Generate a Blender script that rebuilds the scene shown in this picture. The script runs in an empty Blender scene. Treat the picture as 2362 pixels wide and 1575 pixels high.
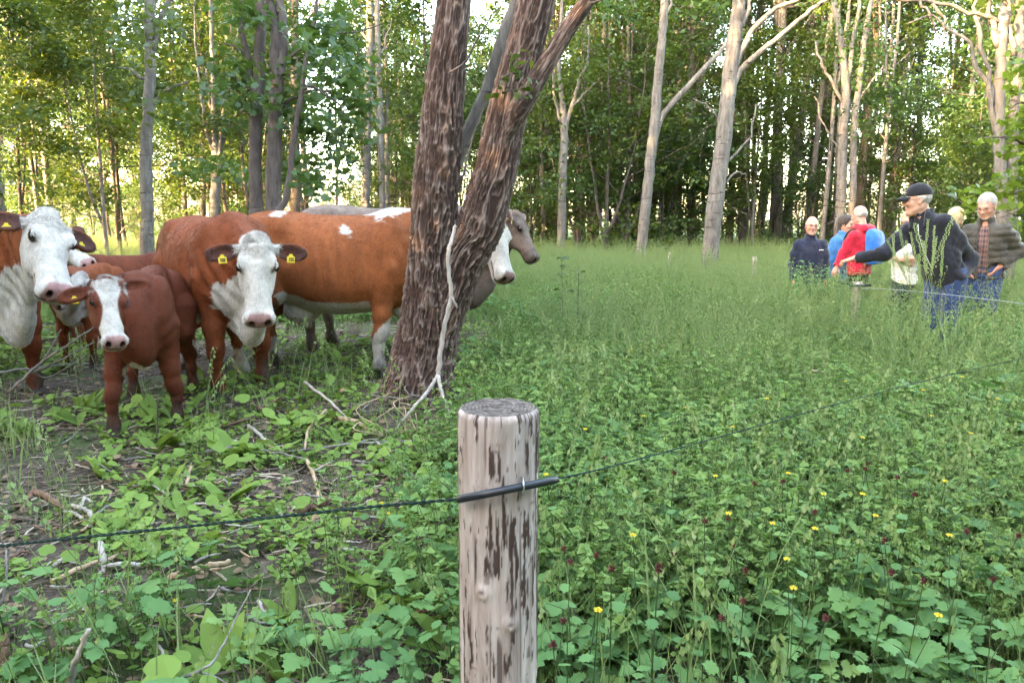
import bpy, math, random
import numpy as np
from mathutils import Vector, Matrix, Quaternion

# ------------------------------------------------------------------ camera, sky, sun, exposure
SC = bpy.context.scene
COL = SC.collection
F = 1750.0            # focal length in pixels of the 2362 px wide photograph
PITCH = math.atan(282.5 / F)
CAM_Z = 1.5

cam_d = bpy.data.cameras.new('camera')
cam_d.sensor_width = 36.0
cam_d.lens = 36.0 * F / 2362.0
cam_d.clip_start = 0.05
cam_d.clip_end = 3000.0
cam = bpy.data.objects.new('camera', cam_d)
COL.objects.link(cam)
cam.location = (0, 0, CAM_Z)
cam.rotation_euler = (math.radians(90) - PITCH, 0, 0)
SC.camera = cam

SUN_EL = math.radians(15.0)
SUN_AZ = math.radians(233.0)      # from +Y clockwise: behind the camera, to its left
SUN_DIR = Vector((math.sin(SUN_AZ) * math.cos(SUN_EL), math.cos(SUN_AZ) * math.cos(SUN_EL), math.sin(SUN_EL)))

world = bpy.data.worlds.new('World')
SC.world = world
world.use_nodes = True
wn = world.node_tree
wn.nodes.clear()
w_out = wn.nodes.new('ShaderNodeOutputWorld')
w_bg = wn.nodes.new('ShaderNodeBackground')
w_sky = wn.nodes.new('ShaderNodeTexSky')
w_sky.sky_type = 'NISHITA'
w_sky.sun_disc = False
w_sky.sun_elevation = SUN_EL
w_sky.sun_rotation = SUN_AZ
w_sky.air_density = 1.0
w_sky.dust_density = 1.5
w_sky.ozone_density = 1.0
w_bg.inputs['Strength'].default_value = 0.12
wn.links.new(w_sky.outputs[0], w_bg.inputs[0])
wn.links.new(w_bg.outputs[0], w_out.inputs[0])

sun_d = bpy.data.lights.new('sun', 'SUN')
sun_d.energy = 3.0
sun_d.angle = math.radians(0.6)
sun_d.color = (1.0, 0.76, 0.46)
sun = bpy.data.objects.new('sun', sun_d)
COL.objects.link(sun)
sun.location = (-30, -25, 30)
sun.rotation_euler = (-SUN_DIR).to_track_quat('-Z', 'Y').to_euler()

SC.view_settings.view_transform = 'Standard'
SC.view_settings.look = 'None'
SC.view_settings.exposure = 5.05
SC.view_settings.gamma = 1.0
SC.view_settings.use_curve_mapping = False
SC.view_settings.use_white_balance = True
SC.view_settings.white_balance_temperature = 8200
SC.view_settings.white_balance_tint = 10
SC.cycles.max_bounces = 5
SC.cycles.diffuse_bounces = 3
SC.cycles.transmission_bounces = 3
SC.cycles.transparent_max_bounces = 4
SC.cycles.caustics_reflective = False
SC.cycles.caustics_refractive = False
SC.cycles.use_denoising = True
SC.cycles.use_adaptive_sampling = True
SC.cycles.adaptive_threshold = 0.02

# ------------------------------------------------------------------ helpers
RNG = np.random.default_rng(7)

def ray(px, py):
    """Direction in the world through a pixel of the 2362 x 1575 photograph."""
    u = (px - 1181.0) / F
    v = (787.5 - py) / F
    c, s = math.cos(PITCH), math.sin(PITCH)
    return np.array([u, c + v * s, -s + v * c])

def at(px, py, d):
    """The place seen at a pixel, d metres in front of the camera (along +Y)."""
    r = ray(px, py)
    return np.array([0, 0, CAM_Z]) + r * (d / r[1])

def pix(p):
    """Photograph pixel of a world point (arrays too)."""
    p = np.asarray(p, float)
    c, s = math.cos(PITCH), math.sin(PITCH)
    z = p[..., 2] - CAM_Z
    dep = p[..., 1] * c - z * s
    up = p[..., 1] * s + z * c
    return 1181.0 + F * p[..., 0] / dep, 787.5 - F * up / dep

def hsh(ix, iy, iz, seed):
    h = (ix.astype(np.uint32) * np.uint32(374761393) + iy.astype(np.uint32) * np.uint32(668265263)
         + iz.astype(np.uint32) * np.uint32(2147483647) + np.uint32((seed * 974711 + 1013) & 0xffffffff))
    h = (h ^ (h >> np.uint32(13))) * np.uint32(1274126177)
    h = (h ^ (h >> np.uint32(16))) * np.uint32(2246822519)
    return ((h ^ (h >> np.uint32(15))) & np.uint32(0xffffff)).astype(np.float32) / np.float32(0xffffff)

def noise3(x, y, z, seed=0):
    """Smooth value noise, about -1..1."""
    x, y, z = np.broadcast_arrays(np.asarray(x, np.float32), np.asarray(y, np.float32), np.asarray(z, np.float32))
    xi, yi, zi = np.floor(x), np.floor(y), np.floor(z)
    fx, fy, fz = x - xi, y - yi, z - zi
    fx, fy, fz = fx * fx * (3 - 2 * fx), fy * fy * (3 - 2 * fy), fz * fz * (3 - 2 * fz)
    xi, yi, zi = xi.astype(np.int64), yi.astype(np.int64), zi.astype(np.int64)
    def c(a, b, d):
        return hsh((xi + a) & 0xffffffff, (yi + b) & 0xffffffff, (zi + d) & 0xffffffff, seed)
    x00 = c(0, 0, 0) * (1 - fx) + c(1, 0, 0) * fx
    x10 = c(0, 1, 0) * (1 - fx) + c(1, 1, 0) * fx
    x01 = c(0, 0, 1) * (1 - fx) + c(1, 0, 1) * fx
    x11 = c(0, 1, 1) * (1 - fx) + c(1, 1, 1) * fx
    a = x00 * (1 - fy) + x10 * fy
    b = x01 * (1 - fy) + x11 * fy
    return (a * (1 - fz) + b * fz) * 2 - 1

def fbm(x, y, z, octaves=3, seed=0):
    s, a = 0, 1.0
    for k in range(octaves):
        s = s + a * noise3(np.asarray(x) * 2 ** k, np.asarray(y) * 2 ** k, np.asarray(z) * 2 ** k, seed + k * 17)
        a *= 0.5
    return s / (2 - 0.5 ** (octaves - 1))

def ground_h(x, y):
    x, y = np.asarray(x, float), np.asarray(y, float)
    near = np.clip((np.hypot(x, y) - 1.0) / 4.0, 0, 1)
    h = 0.05 * noise3(x * 0.35, y * 0.35, 0 * x, 3) * near + 0.015 * noise3(x * 1.7, y * 1.7, 0 * x, 4)
    h = h + 0.16 * np.exp(-(((x + 0.72) / 0.55) ** 2 + ((y - 5.75) / 0.5) ** 2))     # root mound of the forked tree
    h = h - 0.12 * np.exp(-(((x - 4.6) / 1.6) ** 2 + ((y - 11.3) / 1.5) ** 2))
    return h

def gh(x, y):
    return float(ground_h(np.array([x]), np.array([y]))[0])

def mesh_from(name, verts, faces, smooth=False, mats=None):
    me = bpy.data.meshes.new(name)
    verts = np.asarray(verts, np.float32)
    if isinstance(faces, np.ndarray):
        n, k = faces.shape
        me.vertices.add(len(verts))
        me.vertices.foreach_set('co', verts.ravel())
        me.loops.add(n * k)
        me.loops.foreach_set('vertex_index', faces.ravel().astype(np.int32))
        me.polygons.add(n)
        me.polygons.foreach_set('loop_start', np.arange(0, n * k, k, dtype=np.int32))
        me.polygons.foreach_set('loop_total', np.full(n, k, np.int32))
        me.update(calc_edges=True)
    else:
        me.from_pydata([tuple(map(float, v)) for v in verts], [], [tuple(int(i) for i in f) for f in faces])
        me.update()
    if smooth:
        me.polygons.foreach_set('use_smooth', np.ones(len(me.polygons), bool))
    for m in (mats or []):
        me.materials.append(m)
    return me

def color_attr(me, name, rgb):
    a = me.color_attributes.new(name, 'FLOAT_COLOR', 'POINT')
    rgb = np.asarray(rgb, np.float32)
    buf = np.ones((len(me.vertices), 4), np.float32)
    buf[:, :rgb.shape[1]] = rgb
    a.data.foreach_set('color', buf.ravel())

def float_attr(me, name, v):
    a = me.attributes.new(name, 'FLOAT', 'POINT')
    a.data.foreach_set('value', np.asarray(v, np.float32))

def link(name, me, parent=None, loc=None):
    o = bpy.data.objects.new(name, me)
    COL.objects.link(o)
    if parent is not None:
        o.parent = parent
    if loc is not None:
        o.location = loc
    return o

def tag(o, label=None, cat=None, group=None, kind=None):
    if label: o['label'] = label
    if cat: o['category'] = cat
    if group: o['group'] = group
    if kind: o['kind'] = kind
    return o

def empty(name, loc, rz=0.0):
    o = bpy.data.objects.new(name, None)
    COL.objects.link(o)
    o.location = [float(v) for v in loc]
    o.rotation_euler = (0, 0, rz)
    o.empty_display_size = 0.2
    return o

class MB:
    """Collects polygons of one mesh."""
    def __init__(self):
        self.v, self.f, self.c = [], [], []
        self.n = 0
    def add(self, verts, faces, val=0.0):
        verts = np.asarray(verts, np.float32)
        self.v.append(verts)
        self.f += [tuple(int(i) + self.n for i in f) for f in faces]
        self.c.append(np.full(len(verts), val, np.float32))
        self.n += len(verts)
    def tube(self, pts, radii, sides=8, val=0.0, cap=True, jag=0.0, rng=None):
        v, f = tube_vf(pts, radii, sides, cap, jag, rng)
        self.add(v, f, val)
    def mesh(self, name, mat, smooth=True, attr=None):
        me = mesh_from(name, np.concatenate(self.v), self.f, smooth, [mat] if mat else None)
        if attr:
            float_attr(me, attr, np.concatenate(self.c))
        return me

def frames(pts):
    pts = np.asarray(pts, float)
    t = np.gradient(pts, axis=0)
    t /= np.linalg.norm(t, axis=1)[:, None] + 1e-9
    up = np.array([0, 0, 1.0]) if abs(t[0][2]) < 0.9 else np.array([1.0, 0, 0])
    n = np.cross(up, t[0]); n /= np.linalg.norm(n)
    N, B = [], []
    for i in range(len(pts)):
        n = n - t[i] * np.dot(n, t[i]); n /= np.linalg.norm(n) + 1e-9
        N.append(n); B.append(np.cross(t[i], n))
    return t, np.array(N), np.array(B)

def tube_vf(pts, radii, sides=8, cap=True, jag=0.0, rng=None):
    pts = np.asarray(pts, float)
    radii = np.broadcast_to(np.asarray(radii, float), (len(pts),))
    t, N, B = frames(pts)
    a = np.linspace(0, 2 * np.pi, sides, endpoint=False)
    ca, sa = np.cos(a), np.sin(a)
    r = radii[:, None] * (1 + (jag * rng.normal(size=(len(pts), sides)) if jag else 0))
    v = pts[:, None, :] + r[..., None] * (ca[None, :, None] * N[:, None, :] + sa[None, :, None] * B[:, None, :])
    v = v.reshape(-1, 3)
    f = []
    for i in range(len(pts) - 1):
        for j in range(sides):
            k = (j + 1) % sides
            f.append((i * sides + j, i * sides + k, (i + 1) * sides + k, (i + 1) * sides + j))
    if cap:
        f.append(tuple(range(sides - 1, -1, -1)))
        f.append(tuple((len(pts) - 1) * sides + j for j in range(sides)))
    return v, f

def spline(ctrl, n):
    """Catmull-Rom through control points (any width of row)."""
    c = np.asarray(ctrl, float)
    c = np.vstack([2 * c[0] - c[1], c, 2 * c[-1] - c[-2]])
    m = len(c) - 3
    out = []
    for s in np.linspace(0, m - 1e-6, n):
        i = int(s); u = s - i
        p0, p1, p2, p3 = c[i:i + 4]
        out.append(0.5 * (2 * p1 + (p2 - p0) * u + (2 * p0 - 5 * p1 + 4 * p2 - p3) * u * u + (3 * p1 - p0 - 3 * p2 + p3) * u ** 3))
    return np.array(out)

# ------------------------------------------------------------------ materials
def mat(name):
    m = bpy.data.materials.new(name)
    m.use_nodes = True
    nt = m.node_tree
    nt.nodes.clear()
    return m, nt

def N(nt, t, **kw):
    n = nt.nodes.new(t)
    for k, v in kw.items():
        if k in n.inputs.keys() if hasattr(n.inputs, 'keys') else False:
            n.inputs[k].default_value = v
        else:
            setattr(n, k, v)
    return n

def L(nt, a, b):
    nt.links.new(a, b)

def ramp(nt, fac, stops, interp='LINEAR'):
    r = nt.nodes.new('ShaderNodeValToRGB')
    r.color_ramp.interpolation = interp
    el = r.color_ramp.elements
    while len(el) > 1:
        el.remove(el[-1])
    el[0].position = stops[0][0]; el[0].color = (*stops[0][1], 1)
    for p, c in stops[1:]:
        e = el.new(p); e.color = (*c, 1)
    L(nt, fac, r.inputs[0])
    return r.outputs[0]

def noise_node(nt, vec, scale, detail=4, rough=0.55, dist=0.0):
    n = nt.nodes.new('ShaderNodeTexNoise')
    n.inputs['Scale'].default_value = scale
    n.inputs['Detail'].default_value = detail
    n.inputs['Roughness'].default_value = rough
    n.inputs['Distortion'].default_value = dist
    if vec is not None:
        L(nt, vec, n.inputs['Vector'])
    return n.outputs['Fac']

def mapping(nt, scale, coord='Object'):
    tc = nt.nodes.new('ShaderNodeTexCoord')
    mp = nt.nodes.new('ShaderNodeMapping')
    mp.inputs['Scale'].default_value = scale
    L(nt, tc.outputs[coord], mp.inputs['Vector'])
    return mp.outputs[0]

def mixc(nt, fac, a, b, mode='MIX'):
    m = nt.nodes.new('ShaderNodeMix')
    m.data_type = 'RGBA'; m.blend_type = mode
    for s, x in ((0, fac), (6, a), (7, b)):
        if isinstance(x, (int, float)):
            m.inputs[s].default_value = x
        elif isinstance(x, tuple):
            m.inputs[s].default_value = (*x, 1)
        else:
            L(nt, x, m.inputs[s])
    return m.outputs[2]

def finish(nt, color, rough=0.8, bump=None, bump_strength=0.3, bump_dist=0.01, spec=0.3, sheen=0.0):
    b = nt.nodes.new('ShaderNodeBsdfPrincipled')
    o = nt.nodes.new('ShaderNodeOutputMaterial')
    if isinstance(color, tuple):
        b.inputs['Base Color'].default_value = (*color, 1)
    else:
        L(nt, color, b.inputs['Base Color'])
    if isinstance(rough, float):
        b.inputs['Roughness'].default_value = rough
    else:
        L(nt, rough, b.inputs['Roughness'])
    b.inputs['Specular IOR Level'].default_value = spec
    if sheen:
        b.inputs['Sheen Weight'].default_value = sheen
        b.inputs['Sheen Roughness'].default_value = 0.5
    if bump is not None:
        bp = nt.nodes.new('ShaderNodeBump')
        bp.inputs['Strength'].default_value = bump_strength
        bp.inputs['Distance'].default_value = bump_dist
        L(nt, bump, bp.inputs['Height'])
        L(nt, bp.outputs[0], b.inputs['Normal'])
    L(nt, b.outputs[0], o.inputs[0])
    return b

def plain_mat(name, color, rough=0.6, spec=0.4, var=0.15, scale=30.0, bump=0.1, sheen=0.0, metallic=0.0):
    m, nt = mat(name)
    f = noise_node(nt, mapping(nt, (1, 1, 1)), scale, 4)
    dark = tuple(c * (1 - var) for c in color)
    light = tuple(min(1, c * (1 + var)) for c in color)
    c = ramp(nt, f, [(0.3, dark), (0.7, light)])
    b = finish(nt, c, rough, f, bump, 0.004, spec, sheen)
    b.inputs['Metallic'].default_value = metallic
    return m

def leaf_mat(name, cols, trans_col, trans=0.45, rough=0.5, spec=0.35, attr='tint', inst=0.0):
    """Thin leaf: reflects one green and lets a yellower one through. 'tint' varies from leaf to leaf."""
    m, nt = mat(name)
    a = nt.nodes.new('ShaderNodeAttribute'); a.attribute_name = attr
    fac = a.outputs['Fac']
    if inst:
        oi = nt.nodes.new('ShaderNodeObjectInfo')
        ad = nt.nodes.new('ShaderNodeMath'); ad.operation = 'MULTIPLY_ADD'
        L(nt, oi.outputs['Random'], ad.inputs[0]); ad.inputs[1].default_value = inst
        mu = nt.nodes.new('ShaderNodeMath'); mu.operation = 'MULTIPLY'
        L(nt, fac, mu.inputs[0]); mu.inputs[1].default_value = 1 - inst
        L(nt, mu.outputs[0], ad.inputs[2])
        fac = ad.outputs[0]
    n = len(cols)
    c = ramp(nt, fac, [(i / max(1, n - 1), cc) for i, cc in enumerate(cols)])
    b = nt.nodes.new('ShaderNodeBsdfPrincipled')
    L(nt, c, b.inputs['Base Color'])
    b.inputs['Roughness'].default_value = rough
    b.inputs['Specular IOR Level'].default_value = spec
    t = nt.nodes.new('ShaderNodeBsdfTranslucent')
    tc = mixc(nt, 0.5, c, trans_col)
    L(nt, tc, t.inputs['Color'])
    mx = nt.nodes.new('ShaderNodeMixShader'); mx.inputs[0].default_value = trans
    L(nt, b.outputs[0], mx.inputs[1]); L(nt, t.outputs[0], mx.inputs[2])
    o = nt.nodes.new('ShaderNodeOutputMaterial')
    L(nt, mx.outputs[0], o.inputs[0])
    return m
# ------------------------------------------------------------------ ground and far field
def ground_material():
    m, nt = mat('forest_soil')
    co = mapping(nt, (1, 1, 1))
    n1 = noise_node(nt, co, 1.3, 5, 0.6)
    n2 = noise_node(nt, co, 26.0, 6, 0.7, 0.6)
    n3 = noise_node(nt, co, 90.0, 3, 0.6)
    soil = ramp(nt, n2, [(0.30, (0.030, 0.021, 0.016)), (0.52, (0.085, 0.060, 0.046)), (0.66, (0.17, 0.125, 0.095)), (0.8, (0.28, 0.22, 0.17))])
    moss = ramp(nt, n3, [(0.3, (0.035, 0.060, 0.018)), (0.7, (0.085, 0.125, 0.035))])
    fac = ramp(nt, n1, [(0.46, (0, 0, 0)), (0.62, (1, 1, 1))])
    near = mixc(nt, fac, soil, moss)
    # the meadow takes over from bare soil away from the trampled corner
    a = nt.nodes.new('ShaderNodeAttribute'); a.attribute_name = 'meadow'
    c = mixc(nt, a.outputs['Fac'], near, moss)
    finish(nt, c, 0.95, n2, 0.7, 0.03, 0.2)
    return m

def build_ground():
    xs = np.concatenate([-np.geomspace(900, 22, 14), np.linspace(-18, 18, 260), np.geomspace(22, 900, 14)])
    ys = np.concatenate([-np.geomspace(400, 6, 10), np.linspace(-4, 30, 240), np.geomspace(33, 1500, 22)])
    X, Y = np.meshgrid(xs, ys)
    Z = ground_h(X, Y)
    n2 = 0.012 * fbm(X * 9, Y * 9, 0 * X, 3, 9)
    Z = Z + np.where((np.abs(X) < 18) & (Y < 30), n2, 0)
    v = np.stack([X, Y, Z], -1).reshape(-1, 3)
    nx, ny = len(xs), len(ys)
    i = np.arange(ny - 1)[:, None] * nx + np.arange(nx - 1)[None, :]
    f = np.stack([i, i + 1, i + nx + 1, i + nx], -1).reshape(-1, 4)
    me = mesh_from('ground', v, f, True, [ground_material()])
    md = np.clip((v[:, 1] - 9.5) / 3.0, 0, 1) + np.clip((v[:, 0] - 0.2 - 0.02 * v[:, 1]) / 1.2, 0, 1)
    float_attr(me, 'meadow', np.clip(md, 0, 1))
    tag(link('ground', me), kind='structure')

build_ground()

# ------------------------------------------------------------------ leaves
def outline(points):
    p = np.asarray(points, float)
    return np.column_stack([p, np.zeros(len(p))])

KITE = np.array([[0, 0, 0], [0.34, 0.42, 0.08], [0, 1.0, -0.06], [-0.34, 0.42, 0.08]])
OVAL = np.array([[0, 0, 0], [0.26, 0.22, .05], [0.33, 0.52, .06], [0.17, 0.83, .0], [0, 1, -.07], [-0.17, 0.83, .0], [-0.33, 0.52, .06], [-0.26, 0.22, .05]])
MAPLE = np.array([[0, 0.05, 0], [0.30, -0.02, .05], [0.24, 0.22, .04], [0.58, 0.42, .02], [0.30, 0.50, .04], [0.34, 0.74, .0], [0.15, 0.68, .02],
                  [0, 1.0, -.09], [-0.15, 0.68, .02], [-0.34, 0.74, .0], [-0.30, 0.50, .04], [-0.58, 0.42, .02], [-0.24, 0.22, .04], [-0.30, -0.02, .05]])

def leaf_cloud(c, nrm, fwd, size, tmpl):
    """Vertices (n*k, 3) and faces of leaves with centre c, normal nrm, pointing along fwd."""
    nrm = nrm / (np.linalg.norm(nrm, axis=1)[:, None] + 1e-9)
    fwd = fwd - nrm * np.sum(fwd * nrm, 1)[:, None]
    fwd = fwd / (np.linalg.norm(fwd, axis=1)[:, None] + 1e-9)
    side = np.cross(fwd, nrm)
    t = tmpl
    v = (c[:, None, :] + size[:, None, None] * (t[None, :, 0, None] * side[:, None, :]
         + (t[None, :, 1, None] - 0.4) * fwd[:, None, :] + t[None, :, 2, None] * nrm[:, None, :]))
    k = len(t)
    f = np.arange(len(c) * k).reshape(-1, k)
    return v.reshape(-1, 3), f

def clump_leaves(rng, centres, radii, per, size, tmpl=KITE, flat=0.45, tilt=0.55):
    """Layered sprays of leaves round each clump centre -> verts, faces, tint."""
    centres = np.asarray(centres, float); radii = np.asarray(radii, float)
    per = np.broadcast_to(np.asarray(per, int), (len(centres),))
    idx = np.repeat(np.arange(len(centres)), per)
    n = len(idx)
    d = rng.normal(size=(n, 3)); d /= np.linalg.norm(d, axis=1)[:, None]
    rr = rng.random(n) ** 0.45
    off = d * (rr * radii[idx])[:, None]
    # each clump is a few tilted plates
    plate = rng.integers(0, 4, n)
    pn = rng.normal(size=(len(centres), 4, 3)) * 0.33; pn[..., 2] = 1
    pn /= np.linalg.norm(pn, axis=2)[..., None]
    nn = pn[idx, plate]
    off = off - nn * (np.sum(off * nn, 1) * (1 - flat * 0.35))[:, None] + nn * ((plate - 1.5) * 0.42 * flat * radii[idx])[:, None]
    c = centres[idx] + off
    nrm = nn + rng.normal(size=(n, 3)) * tilt
    fwd = off / (radii[idx][:, None]) + rng.normal(size=(n, 3)) * 0.5 + np.array([0, 0, -0.35])
    s = size * (0.6 + 0.7 * rng.random(n))
    v, f = leaf_cloud(c, nrm, fwd, s, tmpl)
    ct = rng.random(len(centres))
    tint = np.clip(0.45 * ct[idx] + 0.55 * rng.random(n), 0, 1)
    return v, f, np.repeat(tint, len(tmpl))

def crown_mesh(name, parts, material):
    k = parts[0][1].shape[1]
    vs, fs, ts, o = [], [], [], 0
    for v, f, t in parts:
        vs.append(v); fs.append(f + o); ts.append(t); o += len(v)
    me = mesh_from(name, np.concatenate(vs), np.concatenate(fs), False, [material])
    float_attr(me, 'tint', np.concatenate(ts))
    return me

LEAF_GREEN = leaf_mat('canopy_leaf', [(0.026, 0.052, 0.014), (0.047, 0.082, 0.017), (0.078, 0.112, 0.022)], (0.22, 0.26, 0.02), 0.38, 0.45, 0.4, inst=0.25)
LEAF_DARK = leaf_mat('understorey_leaf', [(0.024, 0.056, 0.021), (0.042, 0.086, 0.026), (0.072, 0.120, 0.030)], (0.17, 0.26, 0.03), 0.36, 0.45, 0.4, inst=0.25)
LEAF_LIME = leaf_mat('fresh_leaf', [(0.07, 0.13, 0.022), (0.11, 0.18, 0.028), (0.16, 0.22, 0.035)], (0.34, 0.40, 0.03), 0.45, 0.45, 0.4)

def bark_mat(name, lo, mid, hi, marks=None, bumpd=0.012):
    m, nt = mat(name)
    co = mapping(nt, (9, 9, 2.2))
    n1 = noise_node(nt, co, 1.6, 6, 0.65, 0.4)
    co2 = mapping(nt, (1.5, 1.5, 10))
    n2 = noise_node(nt, co2, 2.0, 5, 0.6, 0.5)
    c = ramp(nt, n1, [(0.28, lo), (0.5, mid), (0.72, hi)])
    if marks:
        k = ramp(nt, n2, [(0.60, (0, 0, 0)), (0.68, (1, 1, 1))])
        c = mixc(nt, k, c, marks)
    n3 = noise_node(nt, mapping(nt, (1, 1, 0.6)), 1.2, 3)
    lich = ramp(nt, n3, [(0.55, (0, 0, 0)), (0.75, (0.5, 0.5, 0.5))])
    c = mixc(nt, lich, c, tuple(x * 0.6 + y * 0.4 for x, y in zip(mid, (0.10, 0.12, 0.06))))
    finish(nt, c, 0.9, n1, 0.8, bumpd, 0.2)
    return m

BARK_PALE = bark_mat('pale_bark', (0.066, 0.055, 0.050), (0.135, 0.118, 0.108), (0.205, 0.185, 0.17), (0.032, 0.026, 0.024))
BARK_GREY = bark_mat('grey_bark', (0.075, 0.062, 0.056), (0.14, 0.12, 0.108), (0.21, 0.185, 0.165), (0.05, 0.043, 0.038))
BARK_DARK = bark_mat('dark_bark', (0.045, 0.034, 0.032), (0.085, 0.066, 0.062), (0.135, 0.11, 0.10))
BARK_WARM = bark_mat('brown_bark', (0.07, 0.048, 0.037), (0.135, 0.098, 0.075), (0.21, 0.16, 0.125), (0.05, 0.036, 0.03))

# ------------------------------------------------------------------ the forked tree in the middle
def bark_stem(ctrl, d, n_rings, sides, amp, seed, flare=0.0, top_open=False):
    """Tube with furrowed bark cut into it. ctrl rows: px, py, half-width px (, depth)."""
    pts, rad = [], []
    for row in ctrl:
        dd = row[3] if len(row) > 3 else d
        p = at(row[0], row[1], dd)
        pts.append(p)
        axis = p[1] * math.cos(PITCH) - (p[2] - CAM_Z) * math.sin(PITCH)
        rad.append(row[2] * 0.93 / F * axis)
    sp = spline(np.column_stack([pts, rad]), n_rings)
    P, R = sp[:, :3], np.maximum(sp[:, 3], 0.004)
    t, Nn, B = frames(P)
    s = np.concatenate([[0], np.cumsum(np.linalg.norm(np.diff(P, axis=0), axis=1))])
    a = np.linspace(0, 2 * np.pi, sides, endpoint=False)
    S, A = np.meshgrid(s, a, indexing='ij')
    RR = R[:, None] * np.ones_like(A)
    cx, cy = np.cos(A), np.sin(A)
    # warp, then ridged noise stretched along the stem: interlacing ridges
    w = 0.9 * noise3(cx * 1.6, cy * 1.6, S * 3.4, seed) + 0.55 * noise3(cx * 4, cy * 4, S * 6.0, seed + 1)
    ang = A + 0.19 * w
    k = 9.0 * (R[:, None] / 0.2) ** 0.6
    q1 = noise3(np.cos(ang) * k, np.sin(ang) * k, S * 7.0, seed + 2)
    q2 = noise3(np.cos(ang) * k * 2.1 + 5, np.sin(ang) * k * 2.1, S * 14.0, seed + 3)
    ridge = (1 - np.minimum(1, np.abs(q1) * 2.0)) ** 1.9
    ridge2 = (1 - np.minimum(1, np.abs(q2) * 2.0)) ** 1.7
    fine = noise3(cx * 22, cy * 22, S * 40, seed + 4)
    hgt = 0.75 * ridge + 0.55 * ridge2 + 0.16 * fine
    am = np.interp(P[:, 2], [0.0, 1.2, 2.2, 3.4], [amp, amp * 0.95, amp * 0.65, amp * 0.4])[:, None]
    lump = 0.05 * noise3(cx * 1.1, cy * 1.1, S * 1.6, seed + 6)
    if flare:
        RR = RR * (1 + flare * np.exp(-S / 0.16) * (0.6 + 0.7 * np.abs(noise3(cx * 1.7, cy * 1.7, 0 * S, seed + 7))))
    rr = RR * (1 + lump) + am * (hgt - 0.55)
    V = P[:, None, :] + rr[..., None] * (cx[..., None] * Nn[:, None, :] + cy[..., None] * B[:, None, :])
    nr, ns = S.shape
    i = np.arange(nr - 1)[:, None] * ns + np.arange(ns)[None, :]
    j = np.arange(nr - 1)[:, None] * ns + (np.arange(ns)[None, :] + 1) % ns
    f = np.stack([i, j, j + ns, i + ns], -1).reshape(-1, 4)
    return V.reshape(-1, 3), f, np.clip(hgt, -0.3, 1.3).ravel()

def furrowed_bark():
    m, nt = mat('furrowed_bark')
    a = nt.nodes.new('ShaderNodeAttribute'); a.attribute_name = 'ridge'
    c = ramp(nt, a.outputs['Fac'], [(0.05, (0.036, 0.022, 0.018)), (0.40, (0.076, 0.050, 0.041)), (0.72, (0.138, 0.100, 0.086)), (1.0, (0.215, 0.168, 0.150))])
    n1 = noise_node(nt, mapping(nt, (1, 1, 0.7)), 2.6, 4)
    tone = ramp(nt, n1, [(0.35, (0.78, 0.68, 0.64)), (0.65, (1.12, 1.08, 1.06))])
    c = mixc(nt, 1.0, c, tone, 'MULTIPLY')
    n2 = noise_node(nt, mapping(nt, (1, 1, 1)), 3.3, 5, 0.7)
    rust = ramp(nt, n2, [(0.58, (0, 0, 0)), (0.72, (0.55, 0.55, 0.55))])
    c = mixc(nt, rust, c, (0.17, 0.085, 0.055))
    n3 = noise_node(nt, mapping(nt, (60, 60, 18)), 1.0, 3)
    finish(nt, c, 0.92, n3, 0.6, 0.006, 0.2)
    return m

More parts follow.
